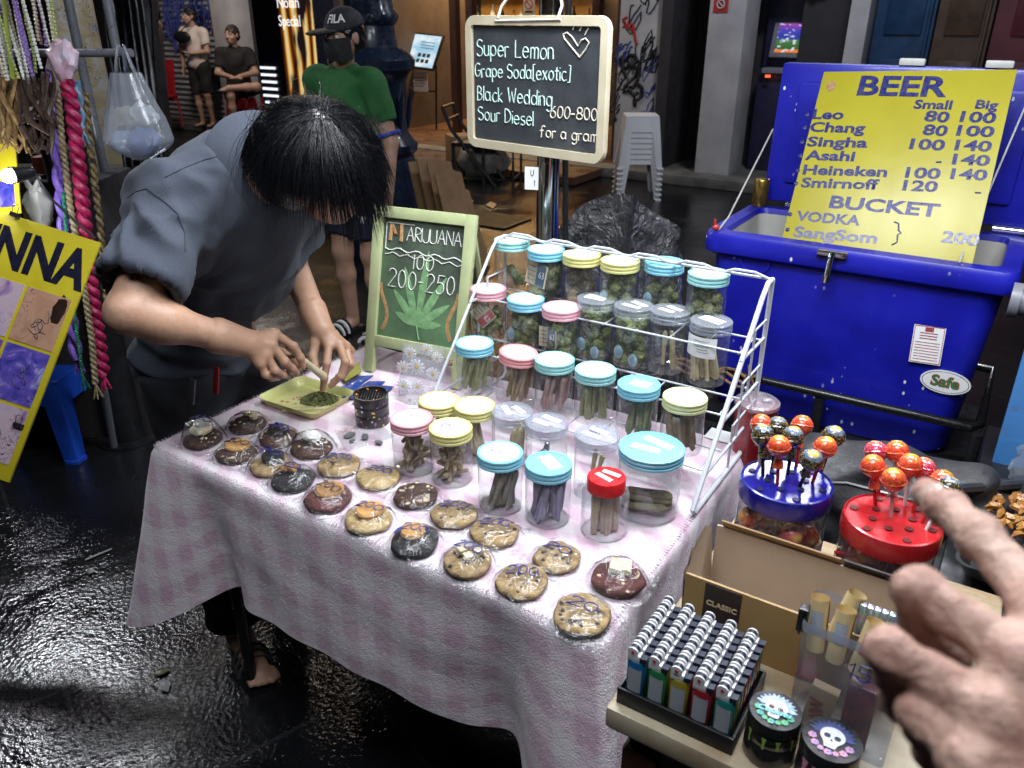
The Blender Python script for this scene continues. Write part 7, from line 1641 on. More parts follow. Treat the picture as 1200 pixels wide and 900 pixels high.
def tile_mat(nm, a_, b_, c_, sc_): 
    t = NT(nm); n_ = t.noise(sc_, 4, .6, dist=1.0); base = t.ramp(n_, [(.35, a_), (.55, b_), (.72, c_)]); w_ = t.new('ShaderNodeTexNoise'); w_.inputs['Scale'].default_value = sc_*2.2; w_.inputs['Distortion'].default_value = 3; t.l.new(t.tc.outputs['Object'], w_.inputs['Vector'])
    k_ = t.ramp(w_.outputs['Fac'], [(.48, (0, 0, 0)), (.495, (1, 1, 1)), (.505, (1, 1, 1)), (.52, (0, 0, 0))]); mk_ = t.ramp(t.noise(sc_*.5, 2), [(.5, (0, 0, 0)), (.56, (1, 1, 1))]); t.col(t.mix(t.math('MULTIPLY', k_, mk_), base, (.04, .02, .10))); t.set('Roughness', .25); t.set('Coat Weight', .4); return t.m
TM_ = [tile_mat('photo_skin', (.45, .24, .15), (.55, .32, .22), (.40, .20, .12), 9), tile_mat('photo_violet', (.06, .02, .2), (.2, .08, .4), (.5, .4, .6), 12), tile_mat('photo_lilac', (.5, .38, .55), (.6, .45, .5), (.25, .12, .4), 11), tile_mat('photo_blue', (.03, .04, .3), (.15, .1, .5), (.45, .5, .7), 14)]
y = a.y-.03; cw = .135; k = 0; rows_ = 3; rh = (Hh-(-y)-.0)/rows_
rh = (Hh+y)/rows_*1.02
for j in range(rows_):
    for i in range(3):
        m = MB(); cx_ = -.018-cw*(i+.5)-.012*i; cy_ = y-rh*(j+.5); m.box((cx_, cy_, .001), (cw, rh-.010, .003)); tl_ = m.build('tattoo_photo', TM_[0] if (i, j) == (0, 0) else TM_[(1, 2, 3)[(i+j*2) % 3]], hs_)
        q = random.Random(i+j*5); m = MB()
        for s in range(3 if (i, j) == (0, 0) else 2):
            x0 = cx_+q.uniform(-.02, .02); y0 = cy_+q.uniform(-.02, .03); m.tube([(x0+.012*math.sin(u_*.9+s*2)*(1+u_*.1), y0-.006*u_+.012*math.cos(u_*1.3+s), .0028) for u_ in range(9)], .0012, 5)
        m.build('tattoo', M_bink, tl_)
        if (i, j) == (0, 0): m = MB(); m.blob((cx_+cw*.33, cy_+rh*.22, .0018), (cw*.16, rh*.26, .0016), 3, .3, 2); m.build('dark_hair', M_chip, tl_)
M_bclip = mat('clip_black', (.02, .02, .022), .3)
for px, py, lb in ((20, 252, 'black binder clip gripping the top edge of the henna sign'), (24, 498, 'black binder clip gripping the lower edge of the henna sign')):
    p = onpl(px, py, B_, HN)+HN*.008; m = MB(frame(p, HX, HY)); m.prism([(-.013, -.009), (.013, -.009), (.013, .004), (-.013, .004)], -.006, .006); 
    for s in (-1, 1): m.tube([(s*.008, .004, .005), (s*.010, .022, .009), (s*.002, .028, .010), (-s*.002, .028, .010)], .0011, 5)
    o = m.build('binder_clip', M_bclip, origin=p); tag(o, lb, 'clip')
# second yellow board with a clip lamp
a = at(-40, 170, 2.5); b = at(18, 166, 2.48); d = at(16, 250, 2.5); M2 = frame(b, (b-a), (b-d)); h2 = (b-d).length
y2 = thing('yellow_board', 'small yellow photo board behind the clip lamp at the left edge', 'sign', M2); m = MB(); m.box((-.1, -h2/2, 0), (.2, h2, .006), bev=.001); m.build('board', M_hy, y2); m = MB(); m.box((-.09, -h2*.72, .0035), (.15, h2*.36, .002)); m.build('tattoo_photo', TM_[3], y2)
cl = at(28, 203, 2.4); cl2 = at(6, 207, 2.36); cm = thing('clip_lamp', 'lit black clip lamp pointing at the yellow boards on the left edge', 'lamp', Matrix.Translation(cl))
dl = (cl2-cl).normalized(); m = MB(); m.tube([cl-dl*.03, cl-dl*.015, cl+dl*.01, cl+dl*.035], [.012, .02, .021, .026], 14); m.build('housing', M_bclip, cm, True)
m = MB(); m.blob(cl+dl*.045, .022, 2); m.build('bulb', emitmat('bulb_glow', (.92, .96, 1.0), 18), cm, True)
m = MB(); m.tube([cl-dl*.03, at(48, 215, 2.42), at(62, 235, 2.45), at(100, 270, 2.5), at(112, 280, 2.5)], .004, 6); m.build('cord', M_bclip, cm, True)
lamp('clip_lamp_light', 'POINT', tuple(cl+dl*.09-Vector((0, .03, 0))), 3.0, (.92, .96, 1.0), .03)
# white bag and pink box below the rail
e = at(45, 245, 2.62); m = MB(); m.blob(e, (.045, .035, .075), 3, .3, 2); m.tube([e+Vector((-.01, 0, .07)), e+Vector((-.025, 0, .11))], [.012, .004], 6); m.tube([e+Vector((.01, 0, .07)), e+Vector((.03, 0, .105))], [.012, .004], 6); o = m.build('knotted_bag', mat('grey_white_bag', (.42, .42, .40), .5, var=.3, bump=.5, bs=25), origin=e); tag(o, 'grey white knotted bag behind the top of the henna sign', 'bag')
e = at(64, 192, 2.9); m = MB(); m.box(e, (.12, .08, .06), bev=.004); o = m.build('pink_box', mat('faded_pink', (.35, .10, .10), .6), origin=e-Vector((0, 0, .03))); tag(o, 'faded pink box on the left stall behind the braids', 'box')
m = MB(); m.box((e.x-.1, e.y+.02, (e.z-.04)/2), (.6, .3, e.z-.04), bev=.01); o = m.build('stall_cabinet', bpy.data.materials['dark_cloth'], origin=(e.x, e.y, 0)); tag(o, 'dark cabinet behind the braids at the left stall', 'cabinet')
a = at(100, 30, 4.2); m = MB(); m.box((a.x-.05, a.y, 1.2), (.22, .02, 1.6)); o = m.build('notice_strip', tile_mat('paper_notices', (.55, .55, .55), (.5, .4, .22), (.25, .3, .45), 8), origin=(a.x, a.y, .4)); tag(o, 'tall strip of pasted paper notices behind the bead stall', 'notice')
# red stools and chair near the shutter
M_redp = mat('red_plastic_seat', (.32, .012, .02), .45, var=.3)
p = at(286, 142, 10.9); s1 = thing('plastic_stool', 'red plastic stool under the seated man', 'stool', frame(Vector((p.x, p.y, .1))) @ Matrix.Rotation(.3, 4, 'Z'), 'red stools by the shutter'); stool_parts(s1, M_redp, .44, .28, .36)
dup(s1, frame(Vector((p.x+.42, p.y+.2, .1))), 'empty red plastic stool between the seated man and the navy totem')
p = onz(200, 148, .1); cr = thing('folding_chair', 'red folding chair leaning by the roller shutter at the tarpaulin', 'chair', frame(Vector((p.x, p.y, .1)), Vector((.9, -.4, 0)), Vector((.4, .9, 0))))
m = MB(); m.add(*bev_box((.34, .03, .55), .01), 0, Matrix.Translation((0, .05, .62)) @ Matrix.Rotation(-.15, 4, 'X')); m.build('backrest', M_redp, cr); m = MB(); m.box((0, -.12, .42), (.36, .34, .03), bev=.01); m.build('seat', M_redp, cr)
for x in (-.15, .15):
    for y in (-.26, .08): m = MB(); m.tube([(x, y, 0), (x, y*.8, .42)], .014, 6); m.build('leg', M_redp, cr)
# ---------------- people
def skin(nm, c): 
    t = NT(nm); n_ = t.noise(14, 6, .65); t.col(t.mix(t.ramp(t.noise(120, 3), [(.45, (0, 0, 0)), (.75, (.5, .5, .5))]), t.ramp(n_, [(.3, c), (.55, tuple(x*.85 for x in c)), (.75, (c[0]*.80, c[1]*.66, c[2]*.62))]), tuple(x*.7 for x in c))); t.set('Roughness', .48); t.set('Subsurface Weight', .12); t.set('Subsurface Radius', (.02, .008, .004)); t.set('Subsurface Scale', .3); t.bump(t.math('ADD', t.noise(260, 3), t.math('MULTIPLY', t.noise(45, 4), 1.0)), .30, .0015); return t.m
M_hairb = mat('black_hair', (.009, .0095, .013), .30, spec=.5, var=.3, vs=60); M_brow = M_hairb
M_eye = mat('eye_white', (.6, .58, .55), .3, var=.05); M_iris = mat('iris', (.02, .012, .01), .2)
A3 = lambda v: np.array(v, float)
def head_prims(S, c, R, s=1.0, k=.012):
    c = Vector(c); T = lambda x, y, z: A3(c+R @ Vector((x*s, y*s, z*s)))
    S.ell(T(0, -.012, .028), (.076*s, .094*s, .088*s), R, k=k); S.ell(T(0, .028, -.035), (.062*s, .066*s, .078*s), R, k=.02*s); S.ell(T(0, .055, -.088), (.034*s, .03*s, .024*s), R, k=.02*s)
    for sx in (-1, 1):
        S.ell(T(.034*sx, .088, .008), (.020*s, .014*s, .013*s), R, k=.008*s, op='sub'); S.ell(T(.046*sx, .058, -.03), (.022*s, .022*s, .02*s), R, k=.015*s)
        S.ell(T(.078*sx, -.008, -.008), (.010*s, .020*s, .032*s), R, k=.006*s); S.cap(T(.018*sx, .09, .026), T(.05*sx, .076, .026), .008*s, k=.008*s)
        S.ell(T(.012*sx, .102, -.030), (.010*s, .010*s, .008*s), R, k=.006*s)
    S.cap(T(0, .088, .018), T(0, .112, -.026), .009*s, .012*s, k=.01*s)
    S.cap(T(-.02, .090, -.058), T(.02, .090, -.058), .007*s, k=.006*s); S.cap(T(-.016, .089, -.070), T(.016, .089, -.070), .008*s, k=.006*s); S.cap(T(-.018, .100, -.064), T(.018, .100, -.064), .0022*s, k=.003*s, op='sub')
def eyes(th, c, R, s=1.0):
    for sx in (-1, 1):
        p = Vector(c)+R @ Vector((.034*sx*s, .077*s, .008*s)); m = MB(); m.blob(p, .0125*s, 2); e = m.build('eye', M_eye, th, world=True)
        m = MB(); m.blob(p+R @ Vector((0, .0085*s, 0)), .0055*s, 2); m.build('iris', M_iris, e, world=True)
        m = MB(); m.tube([Vector(c)+R @ Vector((x*sx*s, (.094-.25*(x-.02)**1.0*.35)*s, z*s)) for x, z in ((.016, .034), (.032, .039), (.050, .034))], [.0025*s, .0038*s, .0015*s], 6); m.build('eyebrow', M_brow, th, world=True)
def chain(S, pts, rs, k=.006, flat=None):
    for (a, b), (r0, r1) in zip(zip(pts, pts[1:]), zip(rs, rs[1:])): S.cap(a, b, r0, r1, k=k, flat=flat)
def hand(S, wrist, mcps, fingers, thumb, r=.0085, k=.006):
    w_ = A3(wrist)
    for i, m_ in enumerate(mcps): S.cap(w_*.75+A3(m_)*.25, m_, r*2.0, r*1.25, k=.012)
    for a, b in zip(mcps, mcps[1:]): S.cap(a, b, r*1.1, k=.008)
    for i, (m_, f) in enumerate(zip(mcps, fingers)):
        sc_ = (1, 1.03, .97, .84)[i] if len(fingers) == 4 else 1
        n_ = len(f); rr_ = [r*1.12*sc_]+[r*(1.06-.13*j)*sc_ for j in range(n_)]; chain(S, [m_]+list(f), rr_, k=.0035)
        for j, p in enumerate(f[:-1]): S.ell(A3(p), (r*1.1*sc_,)*3, k=.003)
    chain(S, [w_*.6+A3(thumb[0])*.4]+list(thumb), [r*1.7, r*1.5, r*1.15, r*1.1, r*.8][:len(thumb)+1], k=.007)
def ridge(p, s): return 1-2*abs(nz3((p[0]*s[0], p[1]*s[1], p[2]*s[2])))
def add_mesh(name, S, mt, th, world=True, angle=None, extra=None, wr=None):
    v, f = S.mesh()
    if wr is not None:
        nn = np.zeros_like(v); a, b = v[f[:, 2]]-v[f[:, 0]], v[f[:, 3]]-v[f[:, 1]]; cr = np.cross(a, b)
        for k in range(4): np.add.at(nn, f[:, k], cr)
        nn /= np.maximum(np.linalg.norm(nn, axis=1), 1e-12)[:, None]; v = v+nn*np.array([wr(p) for p in v])[:, None]
    v = list(map(Vector, v)); f = [list(map(int, q_)) for q_ in f]
    if extra is not None:
        v2, f2 = extra.mesh(); b = len(v); v += list(map(Vector, v2)); f += [[int(i)+b for i in q_] for q_ in f2]
    return mesh_obj(name, v, f, mt, th, world=world, angle=angle), v, f

# ======== the vendor bending over the tray
vd = thing('person', 'vendor in a grey blue polo shirt bending over the table with black hair falling forward, rolling a joint', 'person', frame(uv(-1.62, 1.14, 0), U, V)); vd['label'] = 'vendor with black hair in a grey blue polo shirt bending over the rolling tray'
pel, neck = uv(-1.67, 1.15, .84), uv(-1.345, 1.12, 1.275); shR, shL = uv(-1.40, .955, 1.225), uv(-1.41, 1.305, 1.245)
hc = at(370, 194, 1.52); elR = at(150, 366, 1.44); wrR = at(288, 402, 1.58); elL = at(338, 300, 1.95); wrL = at(376, 386, 1.85)
cz_ = Vector((.30, -.42, .86)).normalized(); fy_ = Vector((.72, .12, -.40)); fy_ = (fy_-cz_*fy_.dot(cz_)).normalized(); HR = Matrix((fy_.cross(cz_), fy_, cz_)).transposed()
M_skv = skin('vendor_skin', (.50, .29, .19))
S = SDF((-1.35, 1.1, 0), (-.15, 2.4, 1.55), .0068)
S.cap(pel, neck, .085, .09, k=.04); S.cap(neck, hc, .058, .055, k=.03); head_prims(S, hc, HR, 1.0)
chain(S, [neck, shR, elR, wrR], [.062, .058, .038, .026], .02); chain(S, [neck, shL, elL, wrL], [.062, .058, .038, .026], .02)
S.ell(A3(elR*.72+wrR*.28), (.038, .038, .038), k=.03)
hipR, hipL, knR, knL, anR, anL = uv(-1.68, 1.06, .82), uv(-1.68, 1.24, .82), uv(-1.57, 1.02, .46), uv(-1.6, 1.27, .46), uv(-1.53, 1.0, .08), uv(-1.66, 1.28, .08)
toR, toL = onz(306, 790, .022), uv(-1.48, 1.29, .022)
for h_, k_, a_, t_ in ((hipR, knR, anR, toR), (hipL, knL, anL, toL)):
    chain(S, [pel, h_, k_, a_], [.06, .055, .056, .036], .02); hl = Vector((a_.x, a_.y, .04))
    S.cap(hl, t_, .036, .028, k=.02, flat=((0, 0, 1), .75)); d_ = (t_-hl).normalized(); sd = Vector((-d_.y, d_.x, 0))
    for j in range(5): S.cap(A3(t_+sd*(.030-.015*j)), A3(t_+sd*(.033-.0165*j)+d_*(.035-.005*abs(j-1))), .010, .009, k=.004)
H2 = SDF((-.72, 1.25, .70), (-.20, 1.95, 1.06), .0028)
W_ = lambda L_: [A3(at(*q_)) for q_ in L_]
hand(H2, wrR, W_([(322, 391, 1.615), (318, 404, 1.60), (312, 416, 1.595), (305, 426, 1.59)]), [W_([(344, 406, 1.635), (352, 419, 1.65), (355, 430, 1.665)]), W_([(334, 424, 1.615), (342, 432, 1.64), (348, 437, 1.66)]), W_([(322, 434, 1.605), (331, 439, 1.63), (337, 441, 1.655)]), W_([(311, 439, 1.60), (319, 443, 1.62), (326, 443, 1.64)])], W_([(312, 408, 1.65), (334, 414, 1.685), (350, 427, 1.68)]))
H2.cap(A3(wrR*.75+elR*.25), wrR, .036, .029, k=.01)
hand(H2, wrL, W_([(385, 406, 1.83), (397, 403, 1.84), (405, 406, 1.86), (410, 411, 1.88)]), [W_([(383, 426, 1.805), (380, 444, 1.815), (378, 456, 1.83)]), W_([(405, 424, 1.815), (399, 441, 1.82), (388, 452, 1.83)]), W_([(410, 427, 1.845), (401, 440, 1.85), (390, 447, 1.85)]), W_([(412, 428, 1.875), (404, 437, 1.88), (395, 441, 1.88)])], W_([(370, 401, 1.84), (366, 418, 1.83), (371, 434, 1.825)]))
H2.cap(A3(wrL*.75+elL*.25), wrL, .034, .029, k=.01)
add_mesh('body', S, M_skv, vd, extra=H2); eyes(vd, hc, HR)
# polo shirt
M_polo = None
t = NT('grey_blue_pique'); n_ = t.noise(6, 5); c = t.ramp(n_, [(.3, (.062, .072, .095)), (.7, (.044, .052, .072))]); c = t.mix(t.math('MULTIPLY', t.ramp(t.noise(420, 2), [(.3, (0, 0, 0)), (.7, (1, 1, 1))]), .5), c, t.mix(.5, c, (.14, .15, .18))); t.col(c); t.set('Roughness', .95); t.set('Sheen Weight', .08); t.set('Specular IOR Level', .1); t.bump(t.math('ADD', t.noise(520, 2), t.math('MULTIPLY', t.noise(22, 4), 1.5)), .35, .003); M_polo = t.m
S = SDF((-1.3, 1.1, .6), (-.2, 2.4, 1.5), .006)
ua = (neck-pel).normalized(); side = V; fr = ua.cross(-side).normalized(); RT = Matrix((fr, side, ua)).transposed()
mid = pel*.45+neck*.55; up_ = pel*.12+neck*.88
S.ell(pel+Vector((0, 0, .0)), (.13, .175, .16), RT, k=.04); S.cap(pel-U*.02, pel-Vector((0, 0, .13))-U*.01, .140, .140, k=.05, flat=(tuple(U), .78)); S.ell(mid, (.135, .180, .20), RT, k=.06); S.ell(up_-ua*.02, (.115, .195, .13), RT, k=.05); S.ell(up_-ua*.07+Vector((0, 0, .03))-U*.03-V*.03, (.105, .185, .17), RT, k=.06)
S.cap(shR, shL, .078, .078, k=.05); S.cap(neck-ua*.02, neck*.92+hc*.08, .084, .068, k=.03)
nd = (hc-neck).normalized(); S.cap(neck+nd*.075, hc+nd*.05, .074, .11, k=.012, op='sub'); S.cap(neck+nd*.06-V*.05, hc-V*.08, .045, .07, k=.012, op='sub')
for sh_, el_ in ((shR, elR), (shL, elL)):
    hem = sh_*.30+el_*.70; S.cap(sh_, hem, .074, .077, k=.045); d_ = (el_-sh_).normalized()
    S.cap(A3(hem+d_*.028), A3(hem+d_*.2), .066, .08, k=.006, op='sub'); S.cap(A3(hem+d_*.095), A3(hem+d_*.3), .105, .12, k=.004, op='sub')
def folds(X, Y, Z):
    d = (X-shR.x)*.3+(Y-shR.y)*.5+(Z-shR.z)
    rg = lambda p: .5-np.abs(np.sin(p))
    a = .010*rg(17*Z+9*X+1.6*np.sin(9*Y+6*Z))*np.exp(-((Z-.86)/.13)**2)
    b = .009*rg(24*(X*.6+Z*.9-Y*.3)+1.5*np.sin(12*Y))*np.exp(-(((X-elR.x-.02)**2+(Y-elR.y-.1)**2+(Z-elR.z-.09)**2)/.010))
    ax = (shR*.8+pel*.2); e = .012*rg(21*(Z-ax.z)*.8+16*(X-ax.x)+1.2*np.sin(14*Z))*np.exp(-(((X-ax.x)**2+(Y-ax.y)**2+(Z-ax.z)**2)/.018))
    c_ = .008*rg(7*(X-Y)+11*Z+1.8*np.sin(8*Z+5*X)); return a+b+c_+e
S.plane(A3(pel+Vector((0, 0, -.105))), A3(-ua*.25+Vector((0, 0, -1))), k=.008)
SIi = Matrix((fr, side, ua)).to_3x3(); AXR = (elR-shR).normalized(); AXL = (elL-shL).normalized()
def shirt_wr(p):
    p = Vector(p); l = SIi @ (p-pel); w_ = Vector((nz3(l*5), nz3(l*5+Vector((7, 1, 3))), nz3(l*5+Vector((2, 9, 4)))))*.05; q_ = l+w_
    lowm = min(1, max(0, (.36-l.z)/.2)); h = .011*(ridge(q_, (5, 4, 15))-.35)*lowm*(0.45+max(0, nz3(l*4+Vector((5, 5, 5)))+.35))
    h += .007*(ridge(q_+Vector((3, 3, 3)), (6, 7, 5))-.4)+.0025*nz3(q_*22)
    for s_, e_, ax_ in ((shR, elR, AXR), (shL, elL, AXL)):
        d_ = p-s_; a_ = d_.dot(ax_); r_ = (d_-ax_*a_).length
        if -.04 < a_ < .26 and r_ < .14:
            an = math.atan2((d_-ax_*a_).dot(Zv), (d_-ax_*a_).dot(U)); h += .008*(ridge((an*1.0+w_.x*8, a_*11+an*1.3+w_.y*8, 3.3), (1, 1, 1))-.35)*math.exp(-((a_-.12)/.09)**2)
        c_ = s_+ax_*.02; h += .010*(ridge(q_*1.0+Vector((1, 8, 2)), (13, 9, 9))-.3)*math.exp(-((p-c_).length/.11)**2)
    return h*2.3
so, sv, sf = add_mesh('polo_shirt', S, M_polo, vd, wr=shirt_wr); sv = [WM[so.name] @ v_.co for v_ in so.data.vertices]
from mathutils.bvhtree import BVHTree
bvh = BVHTree.FromPolygons(sv, sf)
def on_shirt(px, py):
    d_ = ray(px, py).normalized(); h_ = bvh.ray_cast(C0, d_); return h_[0]-d_*.0008 if h_[0] is not None else None
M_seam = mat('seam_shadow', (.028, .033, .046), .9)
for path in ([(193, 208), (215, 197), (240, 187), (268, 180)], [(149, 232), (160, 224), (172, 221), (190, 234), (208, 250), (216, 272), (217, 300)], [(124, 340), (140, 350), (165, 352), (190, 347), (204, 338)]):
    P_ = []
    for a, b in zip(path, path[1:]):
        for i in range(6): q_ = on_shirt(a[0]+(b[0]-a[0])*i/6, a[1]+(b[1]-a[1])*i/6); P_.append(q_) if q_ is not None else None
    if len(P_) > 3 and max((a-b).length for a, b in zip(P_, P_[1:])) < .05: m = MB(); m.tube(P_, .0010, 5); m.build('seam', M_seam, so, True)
# collar round the neck
m = MB(); nd = (hc-neck).normalized(); ca = nd.orthogonal(); ca = (V-nd*V.dot(nd)).normalized(); cb_ = nd.cross(ca); g = []
for i in range(41):
    a = math.radians(-158+316*i/40); d_ = cb_*math.cos(a)+ca*math.sin(a); fl_ = abs(i-20)/20
    if i == 0: sgn = 1
    base = neck+nd*.022; row = []
    for r_, h_ in ((.068, .030), (.074, .040), (.088, .036), (.108+.012*fl_, .010), (.120+.015*fl_, -.016-.018*fl_)): row.append(base+d_*r_+nd*h_)
    g.append(row)
m.grid(g); m.grid([[q_-nd*.003 for q_ in r] for r in g][::-1]); m.build('collar', M_polo, so, True, angle=None)
# trousers, apron tags, sandals
M_blktr = mat('black_denim', (.016, .017, .024), .85, var=.4, vs=10, bump=.3, bs=200)
S = SDF((-1.4, 1.2, .1), (-.5, 2.4, .95), .008)
S.ell(pel-Vector((0, 0, .10)), (.118, .155, .12), Matrix((U, V, Zv)).transposed(), k=.04)
for h_, k_, a_ in ((hipR, knR, anR), (hipL, knL, anL)): chain(S, [h_, k_, a_*.95+k_*.05], [.095, .082, .075], .04)
S.plane(A3(pel-Vector((0, 0, .06))), (0, 0, 1))
S.disp(lambda X, Y, Z: .004*np.sin(60*Z+20*X+3*np.sin(20*Y))); add_mesh('trousers', S, M_blktr, vd)
for h_, a_, t_ in ((knR, anR, toR), (knL, anL, toL)):
    hl = Vector((a_.x, a_.y, .04)); d_ = (t_-hl).normalized(); sd = Vector((-d_.y, d_.x, 0)); m = MB(); g0 = []
    L_ = (t_-hl).length+.06; M_s = frame(Vector((hl.x, hl.y, .0))-d_*.035, d_, sd); m.M = M_s
    m.prism([(L_*x, .045*y) for x, y in ((0, -.6), (.15, -.85), (.6, -.85), (.85, -1.0), (.97, -.7), (1.0, 0), (.97, .7), (.85, 1.0), (.6, .85), (.15, .85), (0, .6))], .001, .014); sl = m.build('sandal', M_blk, vd, True)
    m = MB(M_s)
    for f_ in (.48, .58, .68): m.tube([(L_*f_, .046*math.cos(a), .012+.058*math.sin(a)*(1.25-f_*.6)) for a in np.linspace(0, math.pi, 11)], .006, 6, flat=.4)
    m.build('strap', mat('grey_strap', (.10, .10, .10), .6) if 'grey_strap' not in bpy.data.materials else bpy.data.materials['grey_strap'], sl, True)
def tag_at(px0, py0, px1, py1, w_, mt, nm, t_):
    a, b = at(px0, py0, t_), at(px1, py1, t_); m = MB(frame(a, U*.5+Vector((.5, -.5, 0)), b-a)); m.box((0, (b-a).length/2, 0), (w_, (b-a).length, .004), bev=.001); return m.build(nm, mt, vd, True), m.M, (b-a).length
tag_at(226, 444, 230, 474, .024, mat('grey_webbing', (.14, .15, .17), .8), 'belt_loop', 1.80)
rd, RM_, l_ = tag_at(254, 430, 260, 462, .020, mat('red_fob', (.28, .02, .03), .5), 'key_fob', 1.80)
m = MB(RM_); m.text('IDA', .016, Matrix.Translation((-.004, .006, .0028)) @ Matrix.Rotation(-1.57, 4, 'Z') @ Matrix.Translation((-.026, -.004, 0)), ext=.0003, off=.0004); m.build('lettering', M_lab, rd, True)
# hair: dark cap plus long strands falling with gravity
S = SDF(A3(hc)-.17, A3(hc)+.17, .005); T_ = lambda x, y, z: A3(hc+HR @ Vector((x, y, z)))
S.ell(T_(0, -.016, .034), (.084, .099, .092), HR, k=.01); S.ell(T_(0, -.045, -.03), (.078, .07, .075), HR, k=.03); S.ell(T_(0, .10, -.05), (.070, .07, .085), HR, k=.02, op='sub'); S.ell(T_(.085, .035, -.055), (.05, .065, .075), HR, k=.01, op='sub')
hcap, _, _ = add_mesh('hair', S, M_hairb, vd)
q = random.Random(77); hv = []; hf_ = []; ec = hc+HR @ Vector((0, -.012, .030)); er = Vector((.087, .103, .096)); HRi = HR.transposed(); G_ = Vector((0, 0, -1))
whorl = (HRi @ (cz_*.93+Vector((.20, -.28, .12)))).normalized()
def strand(dl, L_, r, lift, gcl):
    n_ = 13; p = ec+HR @ Vector((dl.x*er.x, dl.y*er.y, dl.z*er.z)); wj = (whorl+Vector((q.gauss(0, .07), q.gauss(0, .07), q.gauss(0, .05)))).normalized(); tg = (dl-wj*dl.dot(wj)); tg = (tg-dl*tg.dot(dl)).normalized() if tg.length > .02 else Vector((q.uniform(-1, 1), q.uniform(-1, 1), 0)).normalized()
    d_ = (HR @ tg).normalized(); pts = []
    for i in range(n_):
        pts.append(p.copy()); d_ = (d_+Vector((math.sin(i*.8+dl.x*6)*.025, math.cos(i*.7+dl.y*6)*.025, 0))+G_*(.05+.019*i)+gcl*.016+Vector((.012, -.004, 0))).normalized(); p = p+d_*(L_/n_)
        l_ = HRi @ (p-ec); e_ = Vector((l_.x/er.x, l_.y/er.y, l_.z/er.z)); le = e_.length; mn = 1.0+lift
        if le < mn: e_ = e_*(mn/le); p = ec+HR @ Vector((e_.x*er.x, e_.y*er.y, e_.z*er.z))
    b = len(hv); sd = d_.cross(Vector((.3, .5, .8))).normalized(); n2 = d_.cross(sd)
    for i, p_ in enumerate(pts):
        rr_ = r*(1-.92*(i/(n_-1))**2)
        for k in range(3): a = k*2.094; hv.append(p_+sd*(math.cos(a)*rr_)+n2*(math.sin(a)*rr_))
    for i in range(n_-1):
        for k in range(3): hf_.append([b+i*3+k, b+i*3+(k+1) % 3, b+i*3+3+(k+1) % 3, b+i*3+3+k])
for k in range(9500):
    dl = Vector((q.gauss(0, 1), q.gauss(0, 1), q.gauss(0, 1)+.5)).normalized()
    if dl.z < -.35 or (dl.y > .45 and dl.z < .30): continue
    front = max(0, dl.y); L_ = q.uniform(.10, .15)+.06*front+.02*abs(dl.x); L_ *= .30 if (dl.x > .15 and dl.z < .45 and dl.y < .55) else .72 if (dl.y < .35 and dl.z < .40) else 1.0; cl_ = int(math.atan2(dl.x, dl.y)*9)
    rc = random.Random(cl_*31+int(dl.z*6)); gcl = Vector((rc.uniform(-1, 1), rc.uniform(-1, 1), rc.uniform(-.5, .5)))
    strand(dl, L_, q.uniform(.0004, .0009), abs(q.gauss(0, .018)), gcl)
for k in range(110):
    dl = Vector((q.gauss(0, 1), q.gauss(0, 1)+.3, abs(q.gauss(0, 1)))).normalized(); strand(dl, q.uniform(.10, .19), .0005, .12+abs(q.gauss(0, .08)), Vector((q.uniform(-3, 3), q.uniform(-3, 3), q.uniform(-1, 2))))
so_ = mesh_obj('hair_strands', hv, hf_, M_hairb, hcap, world=True); so_['kind'] = 'stuff'
# paper cone held between the hands
a, b = at(336, 407, 1.64), at(379, 441, 1.80); m = MB(); m.tube([a, a*.5+b*.5, b], [.0045, .007, .0095], 12); o = m.build('paper_cone', M_paper, origin=a); tag(o, 'cream paper cone held between the vendor\'s hands', 'cone')

